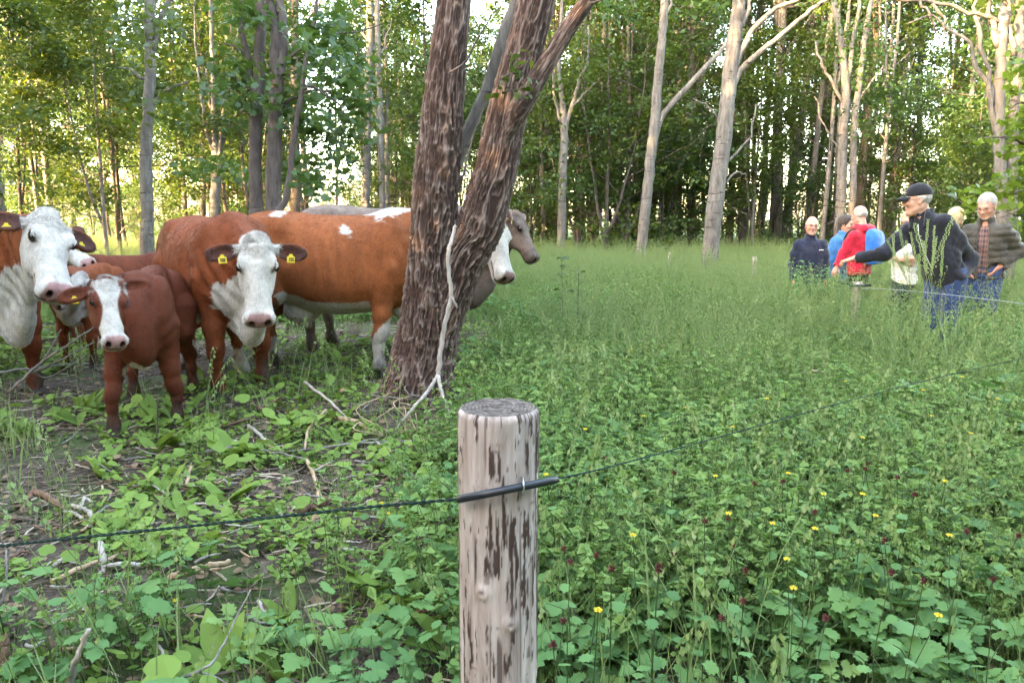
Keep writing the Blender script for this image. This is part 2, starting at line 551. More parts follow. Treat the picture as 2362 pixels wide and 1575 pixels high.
FORK_D = 5.8
def build_forked_tree():
    root = empty('forked_tree', at(965, 930, FORK_D))
    root.location.z = gh(root.location.x, root.location.y)
    tag(root, 'large two-stemmed tree with deeply furrowed bark standing between the cows and the meadow', 'tree')
    m = furrowed_bark()
    inv = -np.array(root.location)
    left = [(950, 965, 92), (955, 925, 84), (966, 870, 76), (976, 800, 68), (985, 720, 62), (992, 620, 57), (1001, 510, 56), (1011, 383, 56),
            (1022, 255, 51), (1034, 128, 46), (1047, 0, 41.5), (1056, -170, 38), (1050, -480, 30), (1030, -900, 20), (1010, -1400, 6)]
    right = [(985, 965, 70), (988, 900, 62), (994, 830, 58), (1005, 765, 55), (1047, 640, 56), (1076, 575, 56), (1111, 510, 57), (1146, 383, 52), (1172, 255, 47),
             (1205, 128, 45), (1238, 0, 45), (1270, -170, 40), (1330, -480, 30), (1370, -900, 20), (1400, -1400, 6)]
    v1, f1, r1 = bark_stem(left, FORK_D, 620, 190, 0.026, 11, 0.30)
    v2, f2, r2 = bark_stem(right, FORK_D + 0.02, 620, 190, 0.026, 23, 0.15)
    branch = [(1165, 320, 14), (1188, 268, 27), (1216, 222, 26), (1255, 158, 22), (1308, 72, 20.5), (1356, 0, 19.5), (1425, -115, 17), (1500, -330, 12), (1560, -600, 5)]
    v3, f3, r3 = bark_stem(branch, FORK_D - 0.1, 240, 64, 0.007, 37)
    back = [(1052, 380, 17), (1073, 319, 16), (1098, 262, 15), (1126, 200, 15), (1162, 80, 14), (1192, 0, 13), (1240, -180, 11), (1300, -450, 6)]
    v4, f4, r4 = bark_stem(back, FORK_D + 0.28, 240, 56, 0.004, 41)
    me = mesh_from('trunk', np.concatenate([v1, v2]) + inv, np.concatenate([f1, f2 + len(v1)]), True, [m])
    float_attr(me, 'ridge', np.concatenate([r1, r2]))
    link('trunk', me, root)
    for v, f, r in ((v3, f3, r3), (v4, f4, r4)):
        me = mesh_from('limb', v + inv, f, True, [m if v is v3 else BARK_GREY])
        float_attr(me, 'ridge', r)
        link('limb', me, root)
    # twigs and a tuft of leaves on the right stem
    rng = np.random.default_rng(5)
    twigs = [[(1160, 215), (1190, 205), (1225, 208)], [(1175, 205), (1185, 165), (1205, 140)], [(1190, 190), (1210, 160), (1222, 130)],
             [(1040, 165), (1075, 140), (1120, 60), (1155, 10)], [(1205, 165), (1165, 175), (1150, 190)],
             [(1355, 8), (1400, 2), (1440, -20)], [(1060, 430), (1085, 350), (1108, 270), (1128, 200)]]
    for t in twigs:
        p = spline([at(x, y, FORK_D - 0.32) for x, y in t], 9) + rng.normal(size=(9, 3)) * 0.006
        tw = MB(); tw.tube(p + inv, np.linspace(0.009, 0.003, 9), 6)
        link('twig', tw.mesh('twig', BARK_DARK), root)
    cs = [at(x, y, FORK_D - 0.34) + inv for x, y in ((1225, 135), (1190, 160), (1210, 185), (1165, 195), (1150, 210), (1195, 215), (1228, 205), (1180, 140))]
    parts = [clump_leaves(rng, cs, [0.07] * len(cs), 7, 0.055, OVAL, 0.8, 0.6)]
    # the crown overhead, out of the frame
    top = [at(1050, -900, FORK_D), at(1380, -900, FORK_D), at(1500, -500, FORK_D), at(1010, -1300, FORK_D), at(1400, -1300, FORK_D)]
    cc = [t + rng.normal(size=3) * np.array([1.1, 1.1, 0.7]) + np.array([0, 0, 0.6]) + inv for t in top for _ in range(7)]
    parts.append(clump_leaves(rng, cc, [0.6] * len(cc), 45, 0.085, OVAL, 0.8, 0.6))
    link('crown', crown_mesh('crown', parts, LEAF_GREEN), root)
build_forked_tree()

# ------------------------------------------------------------------ trees grown by rule
def grow(seed, H, r0, lean=(0, 0), limb_lo=0.25, n_limbs=11, limb_len=0.2, clump_r=0.75, per=60, leaf=0.12, fork=None,
         sub=3, extra=0, low=1.0, tmpl=KITE, lift=0.55, sides=9, bare=1, flat=0.5):
    """One tree: (trunk verts, faces), crown part."""
    rng = np.random.default_rng(seed)
    mb = MB()
    n = 20
    z = np.linspace(-0.15, H, n)
    t = np.clip(z / H, 0, 1)
    wob = np.cumsum(rng.normal(size=(n, 2)) * 0.018 * H / 12, axis=0)
    wob[:2] = 0
    P = np.column_stack([lean[0] * t * H + wob[:, 0], lean[1] * t * H + wob[:, 1], z])
    R = r0 * (1 - 0.9 * t ** 1.15)
    R[0] *= 1.35; R[1] *= 1.08
    mb.tube(P, R, sides, jag=0.03, rng=rng)
    axes = [(P, R)]
    if fork:
        for fz, ang, az in fork:
            k = int(np.clip(fz / H * n, 2, n - 6))
            m = n - k
            dirv = np.array([math.cos(az) * math.tan(ang), math.sin(az) * math.tan(ang), 1.0])
            zz = np.linspace(0, H * 0.92 - z[k], m)
            Q = P[k] + np.column_stack([dirv[0] * zz * np.exp(-zz / H), dirv[1] * zz * np.exp(-zz / H), zz]) + np.cumsum(rng.normal(size=(m, 3)) * 0.02, axis=0) * np.array([1, 1, 0])
            RQ = R[k] * 0.8 * (1 - 0.9 * np.linspace(0, 1, m))
            mb.tube(Q, RQ, 7, jag=0.03, rng=rng)
            axes.append((Q, RQ))
    centres, rads = [], []
    for li in range(n_limbs):
        Pa, Ra = axes[rng.integers(0, len(axes))]
        u = limb_lo + (0.96 - limb_lo) * (li + rng.random()) / n_limbs
        k = u * (len(Pa) - 1)
        i = min(int(k), len(Pa) - 2)
        p0 = Pa[i] + (Pa[i + 1] - Pa[i]) * (k - i)
        r = max(0.012, Ra[i] * 0.42)
        az = rng.random() * 2 * np.pi
        ln = limb_len * H * (1.15 - 0.7 * u) * (0.6 + 0.8 * rng.random())
        d = np.array([math.cos(az), math.sin(az), lift + 0.5 * rng.normal() * 0.5])
        q = [p0]
        for s in range(6):
            d = d + rng.normal(size=3) * 0.16 + np.array([0, 0, 0.03])
            d /= np.linalg.norm(d)
            q.append(q[-1] + d * ln / 6)
        q = np.array(q)
        mb.tube(q, np.linspace(r, 0.008, 7), 5)
        for s in range(sub):
            a = q[rng.integers(2, 6)]
            e = d * 0.5 + rng.normal(size=3) * 0.7
            e[2] *= 0.6
            e /= np.linalg.norm(e)
            w = np.array([a, a + e * ln * 0.2 + rng.normal(size=3) * 0.05, a + e * ln * 0.42])
            mb.tube(w, [r * 0.4, r * 0.28, 0.005], 4)
            centres.append(w[2]); rads.append(clump_r * (0.6 + 0.6 * rng.random()))
        centres.append(q[-1]); rads.append(clump_r * (0.7 + 0.6 * rng.random()))
        if rng.random() < 0.6:
            centres.append(q[3] + rng.normal(size=3) * 0.2); rads.append(clump_r * (0.5 + 0.4 * rng.random()))
    for b in range(bare):                                   # short dead side twigs low on the stem
        k = rng.integers(2, max(3, int(limb_lo * n) + 1))
        az = rng.random() * 6.28
        e = np.array([math.cos(az), math.sin(az), 0.5])
        ln = 0.4 + rng.random() * 0.9
        mb.tube(np.array([P[k], P[k] + e * ln * 0.5, P[k] + e * ln + np.array([0, 0, 0.15])]), [0.018, 0.012, 0.004], 4)
    for x in range(extra):
        u = rng.random() * 0.95
        rr = limb_len * H * 0.75 * rng.random() ** 0.6
        az = rng.random() * 6.28
        centres.append(np.array([P[int(u * (n - 1))][0] + rr * math.cos(az), P[int(u * (n - 1))][1] + rr * math.sin(az), low + u * (H - low)]))
        rads.append(clump_r * (0.7 + 0.5 * rng.random()))
    centres = np.array(centres); rads = np.array(rads)
    pn = np.maximum(8, (per * (rads / clump_r) ** 2)).astype(int)
    cr = clump_leaves(rng, centres, rads, pn, leaf, tmpl, flat)
    return mb, cr

def proto(seed, bark, leafm, **kw):
    mb, cr = grow(seed, **kw)
    return mb.mesh('trunk', bark), crown_mesh('crown', [cr], leafm)

def plant_tree(name, label, pr, x, y, rz=0.0, s=1.0, sz=None, cat='tree', group=None, tilt=(0, 0)):
    o = empty(name, (x, y, gh(x, y)), rz)
    o.rotation_euler = (tilt[0], tilt[1], rz)
    o.scale = (s, s, sz or s)
    tag(o, label, cat, group)
    link('trunk', pr[0], o)
    link('crown', pr[1], o)
    return o

def custom_tree(name, label, bark, stems, d, clumps, leafm=None, leaf=0.1, per=50, tmpl=KITE, seed=1, top=None, sides=14, group=None):
    """A tree whose stems and leaf sprays are set out one by one. stems: [[(px, py, half width px[, d])...]], clumps: (px, py, d, r)."""
    rng = np.random.default_rng(seed)
    b0 = at(stems[0][0][0], stems[0][0][1], d)
    root = empty(name, (b0[0], b0[1], gh(b0[0], b0[1])))
    tag(root, label, 'tree', group)
    inv = -np.array(root.location)
    for k, st in enumerate(stems):
        pts, rad = [], []
        for row in st:
            dd = row[3] if len(row) > 3 else d
            p = at(row[0], row[1], dd)
            pts.append(p); rad.append(row[2] / F * dd * (0.92 if k == 0 else 0.78))
        if st[0][1] > 500 and pts[0][2] > -0.1:
            q = pts[0].copy(); q[2] = gh(q[0], q[1]) - 0.12
            if pts[0][2] - q[2] > 0.25:
                pts.insert(0, q); rad.insert(0, rad[0] * 1.15)
            else:
                pts[0] = q
        n = max(10, int(sum(np.linalg.norm(np.diff(pts, axis=0), axis=1)) / 0.13))
        sp = spline(np.column_stack([pts, rad]), min(n, 120))
        big = rad[0] > 0.06
        mb = MB()
        P = sp[:, :3] + (rng.normal(size=(len(sp), 3)) * (0.006 if big else 0.012))
        wv = np.linspace(0, 1, len(P))[:, None]
        P = P + (0.05 if k else 0.02) * np.column_stack([noise3(wv[:, 0] * 7, k * 3.1 + 0 * wv[:, 0], 0 * wv[:, 0], seed), noise3(wv[:, 0] * 7, k * 3.1 + 0 * wv[:, 0], 5 + 0 * wv[:, 0], seed), noise3(wv[:, 0] * 7, k * 3.1 + 0 * wv[:, 0], 9 + 0 * wv[:, 0], seed)]) * np.minimum(1, wv * 5)
        R = np.maximum(sp[:, 3], 0.004)
        mb.tube(P + inv, R, sides if big else 7, jag=0.035, rng=rng)
        link('trunk' if k == 0 else 'limb', mb.mesh('trunk' if k == 0 else 'limb', bark), root)
    parts = []
    if clumps:
        cs = [at(c[0], c[1], c[2]) + inv for c in clumps]
        rs = np.array([c[3] for c in clumps])
        parts.append(clump_leaves(rng, cs, rs, np.maximum(6, per * (rs / 0.6) ** 2).astype(int), leaf, tmpl, 0.5))
    if top:
        px, lo, hi, spread, nc = top
        pt = at(px, 0, d)
        cs = np.column_stack([pt[0] + rng.normal(size=nc) * spread, pt[1] + rng.normal(size=nc) * spread, lo + rng.random(nc) * (hi - lo)]) + inv
        parts.append(clump_leaves(rng, cs, np.full(nc, 0.8), 45, 0.14 if tmpl is KITE else leaf * 1.3, tmpl, 0.5))
    if parts:
        link('crown', crown_mesh('crown', parts, leafm), root)
    return root
# ------------------------------------------------------------------ trees one can single out
def sprays(boxes, seed):
    """Spray centres spread through pixel boxes: (x0, y0, x1, y1, depth, count, radius)."""
    rng = np.random.default_rng(seed)
    out = []
    for x0, y0, x1, y1, d, n, r in boxes:
        for _ in range(n):
            out.append((x0 + rng.random() * (x1 - x0), y0 + rng.random() * (y1 - y0), d + rng.normal() * 0.7, r * (0.7 + 0.6 * rng.random())))
    return out

custom_tree('slender_tree', 'pale grey slender trunk standing behind the red cow on the left', BARK_PALE,
    [[(338, 560, 17), (338, 520, 15), (338, 400, 14.5), (343, 250, 13.5), (346, 100, 12), (348, 0, 11), (352, -300, 9), (350, -900, 3)],
     [(352, 115, 8), (368, 60, 7), (395, -10, 6), (430, -120, 5), (500, -400, 2)],
     [(340, 255, 5), (375, 215, 4), (430, 190, 2)], [(345, 190, 5), (310, 165, 4), (268, 150, 2)]],
    14.0, sprays([(285, 60, 400, 150, 14, 5, .5), (300, 170, 430, 290, 14, 6, .45), (250, 0, 380, 50, 14, 5, .5)], 3), LEAF_GREEN, 0.13, 50, MAPLE, 31, (348, 7.5, 13, 1.3, 14))

custom_tree('forked_maple', 'dark twin-forked trunk, the left one of the dark pair behind the cows', BARK_DARK,
    [[(596, 520, 19), (594, 470, 16), (590, 380, 15), (589, 300, 15), (594, 200, 14), (598, 100, 13), (603, 0, 12), (612, -300, 10), (620, -900, 3)],
     [(590, 245, 9), (580, 200, 8.5), (571, 130, 8), (563, 60, 8), (556, 0, 7.5), (540, -200, 6), (520, -500, 2)],
     [(584, 220, 4), (560, 190, 3), (500, 165, 2)], [(596, 190, 4), (560, 120, 3), (505, 100, 1.5)]],
    12.5, sprays([(455, 120, 590, 240, 12.5, 9, .45), (520, 0, 600, 60, 12.5, 5, .45), (560, 190, 640, 240, 12, 3, .3), (450, 330, 560, 420, 14, 5, .4)], 4), LEAF_DARK, 0.13, 60, MAPLE, 32, (600, 7.0, 12, 1.3, 14))

custom_tree('forked_maple', 'dark thick trunk split in two stems, right of the dark pair behind the cows', BARK_DARK,
    [[(634, 520, 24), (634, 470, 20), (634, 380, 19), (636, 260, 17), (637, 150, 16), (634, 60, 12), (622, -20, 11), (612, -300, 9), (600, -800, 3)],
     [(640, 240, 13), (648, 140, 12), (650, 50, 11.5), (652, -20, 11), (660, -300, 8), (672, -700, 2)],
     [(645, 270, 5), (680, 215, 4), (760, 212, 3), (820, 232, 1.5)], [(650, 150, 5), (700, 110, 4), (790, 80, 3), (880, 60, 1.5)]],
    12.2, sprays([(670, 20, 800, 130, 12.2, 12, .45), (650, 130, 850, 260, 12.2, 14, .45), (660, 260, 850, 330, 12.5, 10, .4), (690, 330, 840, 430, 13, 10, .4), (640, 380, 700, 455, 12.8, 4, .25)], 5), LEAF_DARK, 0.13, 62, MAPLE, 33, (640, 7.0, 12, 1.4, 14))

custom_tree('leaning_sapling', 'thin dark leaning stem beside the dark pair of trunks', BARK_DARK,
    [[(640, 520, 9), (655, 465, 8), (668, 400, 7.5), (680, 300, 7), (696, 210, 6), (712, 110, 5), (722, 50, 4), (740, -60, 3)],
     [(694, 212, 5), (730, 200, 4), (775, 235, 3), (800, 275, 2)]],
    11.8, sprays([(690, 60, 760, 180, 11.8, 4, .3)], 6), LEAF_DARK, 0.11, 50, MAPLE, 34)

custom_tree('branching_tree', 'grey tree forking into many upright stems above the front cow', BARK_GREY,
    [[(496, 560, 14), (496, 510, 13), (497, 440, 12), (500, 380, 11), (495, 300, 7), (492, 200, 6), (488, 80, 5), (485, -60, 4), (480, -400, 1)],
     [(500, 395, 9), (510, 330, 7), (520, 250, 6), (538, 170, 5), (550, 60, 4), (560, -100, 2)],
     [(498, 370, 6), (478, 310, 5), (468, 230, 4), (455, 140, 3), (450, 20, 2)],
     [(505, 350, 5), (530, 290, 4), (560, 240, 3), (585, 180, 2)], [(496, 330, 4), (486, 260, 3), (476, 160, 2)]],
    21.0, sprays([(440, 220, 560, 330, 22, 10, .6), (470, 0, 560, 140, 22, 7, .7), (380, 380, 470, 460, 23, 8, .5)], 7), LEAF_GREEN, 0.13, 62, KITE, 35, (500, 9, 15, 1.6, 16))

custom_tree('pale_tree', 'tall pale trunk left of the big forked tree, sunlit on one side', BARK_PALE,
    [[(843, 500, 11), (844, 440, 10.5), (848, 300, 10), (852, 150, 9), (854, 0, 8.5), (858, -300, 6), (862, -800, 2)],
     [(852, 120, 4), (840, 80, 3.5), (815, 55, 2)], [(850, 150, 4), (868, 90, 3), (880, 20, 2)], [(847, 260, 4), (825, 210, 3), (790, 190, 1.5)]],
    24.0, sprays([(760, 260, 840, 430, 24, 9, .6), (800, 0, 930, 60, 24, 7, .6)], 8), LEAF_GREEN, 0.13, 60, KITE, 36, (852, 9, 16, 1.6, 16))
custom_tree('pale_tree', 'thin grey trunk closest to the big forked tree on its left', BARK_GREY,
    [[(882, 520, 8), (880, 460, 7.5), (877, 300, 7), (874, 150, 6.5), (870, 0, 6), (864, -300, 4), (860, -600, 2)],
     [(877, 290, 3), (860, 240, 2.5), (845, 200, 1)], [(875, 140, 3), (890, 90, 2), (905, 40, 1)]],
    22.0, sprays([(860, 60, 960, 200, 22, 9, .55), (880, 230, 950, 430, 22, 16, .5)], 9), LEAF_GREEN, 0.12, 60, KITE, 37, (872, 9, 14, 1.4, 12))

custom_tree('pale_leaning_tree', 'whitish leaning trunk with a long side limb, left of the two meadow trees', BARK_PALE,
    [[(1472, 650, 15), (1477, 600, 13.5), (1487, 500, 13), (1500, 370, 12.5), (1509, 300, 12), (1517, 200, 11), (1526, 100, 10), (1533, 0, 9.5), (1545, -200, 8), (1570, -700, 2)],
     [(1508, 325, 9), (1530, 265, 8), (1570, 215, 8), (1620, 160, 7), (1668, 115, 5.5), (1700, 70, 4.5), (1720, 30, 3)],
     [(1523, 110, 6), (1535, 50, 5), (1550, -20, 4), (1570, -150, 2)]],
    19.0, sprays([(1380, -40, 1500, 40, 19, 6, .5)], 10), LEAF_DARK, 0.13, 55, KITE, 38, (1540, 9, 15, 1.5, 14))

custom_tree('birch_like_tree', 'tall scarred grey trunk on the meadow with warm-lit branches, right of the leaning one', BARK_PALE,
    [[(1627, 690, 24), (1632, 640, 21.5), (1640, 560, 20), (1652, 450, 20), (1664, 350, 19), (1676, 250, 18), (1688, 140, 17), (1697, 60, 15.5), (1703, 0, 14.5), (1715, -200, 12), (1740, -700, 4)],
     [(1686, 215, 9), (1710, 160, 8), (1765, 110, 7), (1830, 55, 6), (1880, 20, 5), (1940, -10, 4), (2020, -40, 2)],
     [(1690, 175, 10), (1712, 110, 9), (1745, 60, 7.5), (1800, 20, 6), (1870, -15, 4)],
     [(1694, 95, 8), (1712, 50, 7), (1730, 10, 6), (1760, -40, 4)],
     [(1660, 390, 5), (1690, 360, 4), (1730, 320, 3), (1745, 240, 2)], [(1656, 430, 5), (1690, 405, 3), (1720, 400, 2)],
     [(1670, 300, 3), (1640, 250, 2.5), (1600, 230, 1.5)]],
    15.0, sprays([(1560, -60, 1680, 20, 15, 5, .5), (1840, -60, 2000, 0, 15, 5, .5)], 11), LEAF_DARK, 0.12, 50, MAPLE, 39, (1720, 7, 12, 1.4, 14))

custom_tree('pale_forked_tree', 'pale forked trunk rising out of dark shrubs right of the big forked tree', BARK_GREY,
    [[(1292, 620, 12), (1293, 560, 11), (1296, 450, 10.5), (1300, 340, 10), (1301, 290, 9.5), (1296, 220, 6), (1290, 150, 5), (1292, 60, 4), (1300, -60, 3)],
     [(1301, 300, 7), (1320, 240, 6), (1338, 190, 5), (1355, 140, 4), (1362, 60, 3)], [(1300, 300, 5), (1282, 240, 4.5), (1276, 180, 4), (1268, 120, 2)],
     [(1318, 250, 4), (1345, 225, 3), (1375, 190, 2)]],
    21.0, sprays([(1210, 60, 1400, 180, 21, 18, .55), (1200, 330, 1300, 470, 21, 16, .5), (1190, 180, 1290, 330, 22, 12, .5)], 12), LEAF_GREEN, 0.12, 62, KITE, 40, (1300, 9, 15, 1.5, 14))

custom_tree('twin_trunk_tree', 'pair of pale straight trunks behind the man in red', BARK_PALE,
    [[(1936, 560, 12.5), (1936, 510, 12), (1941, 400, 12), (1946, 300, 11), (1950, 200, 10), (1940, 110, 7), (1925, 20, 6), (1910, -120, 5), (1880, -500, 2)],
     [(1962, 560, 10.5), (1962, 500, 10), (1966, 400, 10), (1972, 280, 9.5), (1982, 180, 8), (1995, 80, 7), (2012, -20, 6), (2030, -300, 4), (2040, -600, 1)],
     [(1950, 210, 7), (1966, 120, 6), (1975, 40, 5), (1985, -60, 4)], [(1946, 240, 5), (1920, 190, 4.5), (1895, 150, 4), (1880, 90, 3)], [(1942, 350, 3), (1905, 300, 2.5), (1880, 220, 1.5)],
     [(1968, 240, 4), (2000, 200, 3), (2040, 150, 2)]],
    20.0, sprays([(1930, -20, 2040, 120, 20, 14, .45), (1920, 120, 2010, 330, 20, 12, .4), (1990, 180, 2080, 330, 21, 10, .5)], 13), LEAF_DARK, 0.12, 62, KITE, 41, (1960, 9, 15, 1.5, 14))

custom_tree('multi_stem_tree', 'white-grey many-stemmed tree at the right edge above the man in the quilted jacket', BARK_PALE,
    [[(2312, 560, 17), (2310, 480, 15), (2306, 400, 14), (2304, 300, 13), (2306, 200, 12), (2312, 90, 12), (2318, 0, 11), (2322, -200, 9), (2330, -700, 3)],
     [(2300, 330, 9), (2290, 250, 8), (2280, 200, 7), (2255, 150, 6), (2230, 105, 5), (2190, 60, 4), (2150, 40, 3), (2100, 50, 1.5)],
     [(2330, 560, 16), (2338, 400, 14), (2346, 250, 13), (2352, 120, 12), (2360, 0, 11), (2372, -300, 8), (2390, -700, 3)],
     [(2292, 240, 7), (2276, 160, 6), (2262, 90, 6), (2250, 20, 5), (2240, -40, 4)], [(2340, 130, 9), (2328, 60, 8), (2322, -20, 7)],
     [(2306, 110, 9), (2292, 60, 8), (2280, 10, 7), (2270, -60, 5)],
     [(2312, 52, 5), (2255, 32, 5), (2200, 14, 5.5), (2140, 5, 5.5), (2080, -2, 4), (2030, -20, 2)],
     [(2150, 6, 4.5), (2165, 30, 4.2), (2180, 48, 3.6), (2182, 72, 3), (2186, 88, 1.5)], [(2120, 4, 4), (2132, 28, 3.6), (2148, 40, 3.2), (2152, 66, 2.6), (2164, 70, 1.5)]],
    12.5, sprays([(2240, -60, 2362, -10, 12.5, 6, .5)], 14), LEAF_GREEN, 0.12, 50, MAPLE, 42, (2330, 6, 11, 1.3, 14))

# leafy maple branches hanging in from the right, bright with evening light
custom_tree('young_maple', 'young maple with big fresh green leaves reaching in at the right edge', BARK_DARK,
    [[(2520, 800, 22), (2500, 600, 18), (2480, 400, 15), (2460, 200, 12), (2440, 0, 8), (2420, -200, 3)],
     [(2480, 420, 8), (2430, 380, 6), (2370, 340, 4), (2300, 320, 2.5), (2230, 325, 1)], [(2490, 520, 8), (2430, 480, 6), (2360, 450, 4), (2280, 455, 2)],
     [(2470, 300, 7), (2420, 260, 5), (2360, 240, 3), (2320, 250, 1.5)], [(2492, 560, 7), (2420, 530, 5), (2350, 500, 3), (2300, 500, 1)]],
    9.5, [(2345, 215, 9.5, .16), (2355, 260, 9.5, .2), (2320, 290, 9.4, .14), (2290, 320, 9.4, .12), (2250, 330, 9.4, .1), (2350, 310, 9.5, .18), (2335, 355, 9.5, .16),
          (2360, 400, 9.5, .24), (2345, 440, 9.4, .24), (2300, 420, 9.5, .18), (2310, 455, 9.4, .2), (2270, 440, 9.6, .16), (2240, 470, 9.8, .16), (2355, 480, 9.4, .22), (2330, 420, 9.6, .2),
          (2215, 445, 10, .16), (2350, 520, 9.6, .2), (2262, 478, 10, .2), (2362, 350, 9.5, .25), (2400, 300, 9.5, .4), (2420, 420, 9.5, .4), (2400, 150, 9.5, .4)],
    LEAF_LIME, 0.10, 240, MAPLE, 43)

# ------------------------------------------------------------------ the wood behind
P_TALL = [proto(100 + i, (BARK_GREY, BARK_WARM, BARK_PALE, BARK_GREY, BARK_WARM, BARK_PALE)[i], (LEAF_GREEN, LEAF_GREEN, LEAF_DARK, LEAF_GREEN, LEAF_DARK, LEAF_GREEN)[i],
                H=15 + (i % 3) * 2, r0=0.13 + 0.02 * (i % 3), lean=((i - 2.5) * 0.012, 0), limb_lo=0.20 + 0.04 * (i % 3), n_limbs=20, limb_len=0.17, clump_r=0.66, per=105, leaf=0.13,
                fork=[(4 + i, 0.22, i * 1.3), (6 + i * 0.7, 0.18, i * 2.1 + 2)] if i % 2 == 0 else [(7, 0.2, i)], sub=3, bare=5) for i in range(6)]
P_THIN = [proto(140 + i, (BARK_WARM, BARK_GREY, BARK_WARM, BARK_GREY)[i], (LEAF_GREEN, LEAF_DARK, LEAF_GREEN, LEAF_GREEN)[i],
                H=11 + i, r0=0.065 + 0.01 * i, lean=(0.02 * (i - 1.5), 0), limb_lo=0.24, n_limbs=15, limb_len=0.15, clump_r=0.54, per=86, leaf=0.125,
                fork=[(3 + i, 0.2, i * 2.0)], sub=2, bare=7) for i in range(4)]
P_MID = [proto(155 + i, (BARK_GREY, BARK_DARK, BARK_WARM, BARK_DARK)[i], (LEAF_GREEN, LEAF_DARK, LEAF_GREEN, LEAF_DARK)[i],
               H=8.5 + 1.2 * i, r0=0.07, limb_lo=0.20, n_limbs=17, limb_len=0.27, clump_r=0.62, per=110, leaf=0.13, sub=3, extra=12, low=2.4, fork=[(2.0 + .4 * i, 0.25, i)], bare=3, lift=0.35) for i in range(4)]
P_POLE = [proto(160 + i, (BARK_PALE, BARK_PALE, BARK_GREY)[i], (LEAF_GREEN, LEAF_DARK, LEAF_GREEN)[i], H=13 + i, r0=0.075 + 0.012 * i, lean=(0.015 * (i - 1), 0), limb_lo=0.36, n_limbs=11, limb_len=0.12, clump_r=0.5, per=70, leaf=0.125,
                fork=[(5 + i, 0.12, i * 2.0)], sub=2, bare=9) for i in range(3)]
P_SHRUB = [proto(170 + i, BARK_DARK, (LEAF_DARK, LEAF_DARK, LEAF_GREEN, LEAF_DARK)[i], H=4.2 + 0.9 * i, r0=0.06, limb_lo=0.1, n_limbs=12, limb_len=0.34, clump_r=0.5, per=84, leaf=0.105,
                 sub=3, extra=30, low=0.25, fork=[(0.6, 0.35, i), (0.9, 0.4, i + 2.5)], bare=0) for i in range(4)]
P_DENSE = [proto(190 + i, BARK_GREY, LEAF_DARK, H=9.0 + 0.7 * i, r0=0.2, limb_lo=0.06, n_limbs=22, limb_len=0.34, clump_r=1.05, per=95, leaf=0.20, sub=4, extra=90, low=0.7, bare=0) for i in range(3)]

P_LOFTY = [proto(199, BARK_GREY, LEAF_DARK, H=15.5, r0=0.22, limb_lo=0.12, n_limbs=22, limb_len=0.2, clump_r=1.0, per=90, leaf=0.2, sub=3, extra=30, low=3.0, bare=0)]

ZONES = [(-400, 'at the left edge'), (60, 'above the left-hand cow'), (200, 'above the dark red calf'), (300, 'beside the pale slender trunk'), (390, 'right of the pale slender trunk'), (470, 'above the front red cow'),
         (560, 'behind the dark pair of trunks'), (690, 'right of the dark pair of trunks'), (800, 'left of the big forked tree'), (950, 'behind the big forked tree'), (1190, 'just right of the big forked tree'),
         (1330, 'left of the leaning pale tree'), (1450, 'behind the leaning pale tree'), (1560, 'between the two meadow trees'), (1680, 'right of the scarred meadow tree'),
         (1790, 'above the man in navy'), (1910, 'above the man in red'), (2030, 'left of the capped man'), (2120, 'above the capped man'), (2210, 'above the man in the quilted jacket'), (2310, 'at the right edge')]
def where(x, d):
    px = 1181 + F * x / d
    z = [n for a, n in ZONES if px >= a]
    return z[-1] if z else 'beyond the left edge'
COUNT = {}
def unique(kind, x, d):
    """Label that tells the tree by what it stands near and by how deep in the wood it is."""
    depth = 'front row' if d < 27 else ('middle row' if d < 40 else 'far back')
    key = (kind, where(x, d), depth)
    COUNT[key] = COUNT.get(key, 0) + 1
    k = COUNT[key]
    return '%s %s, %s' % (kind, where(x, d), depth)

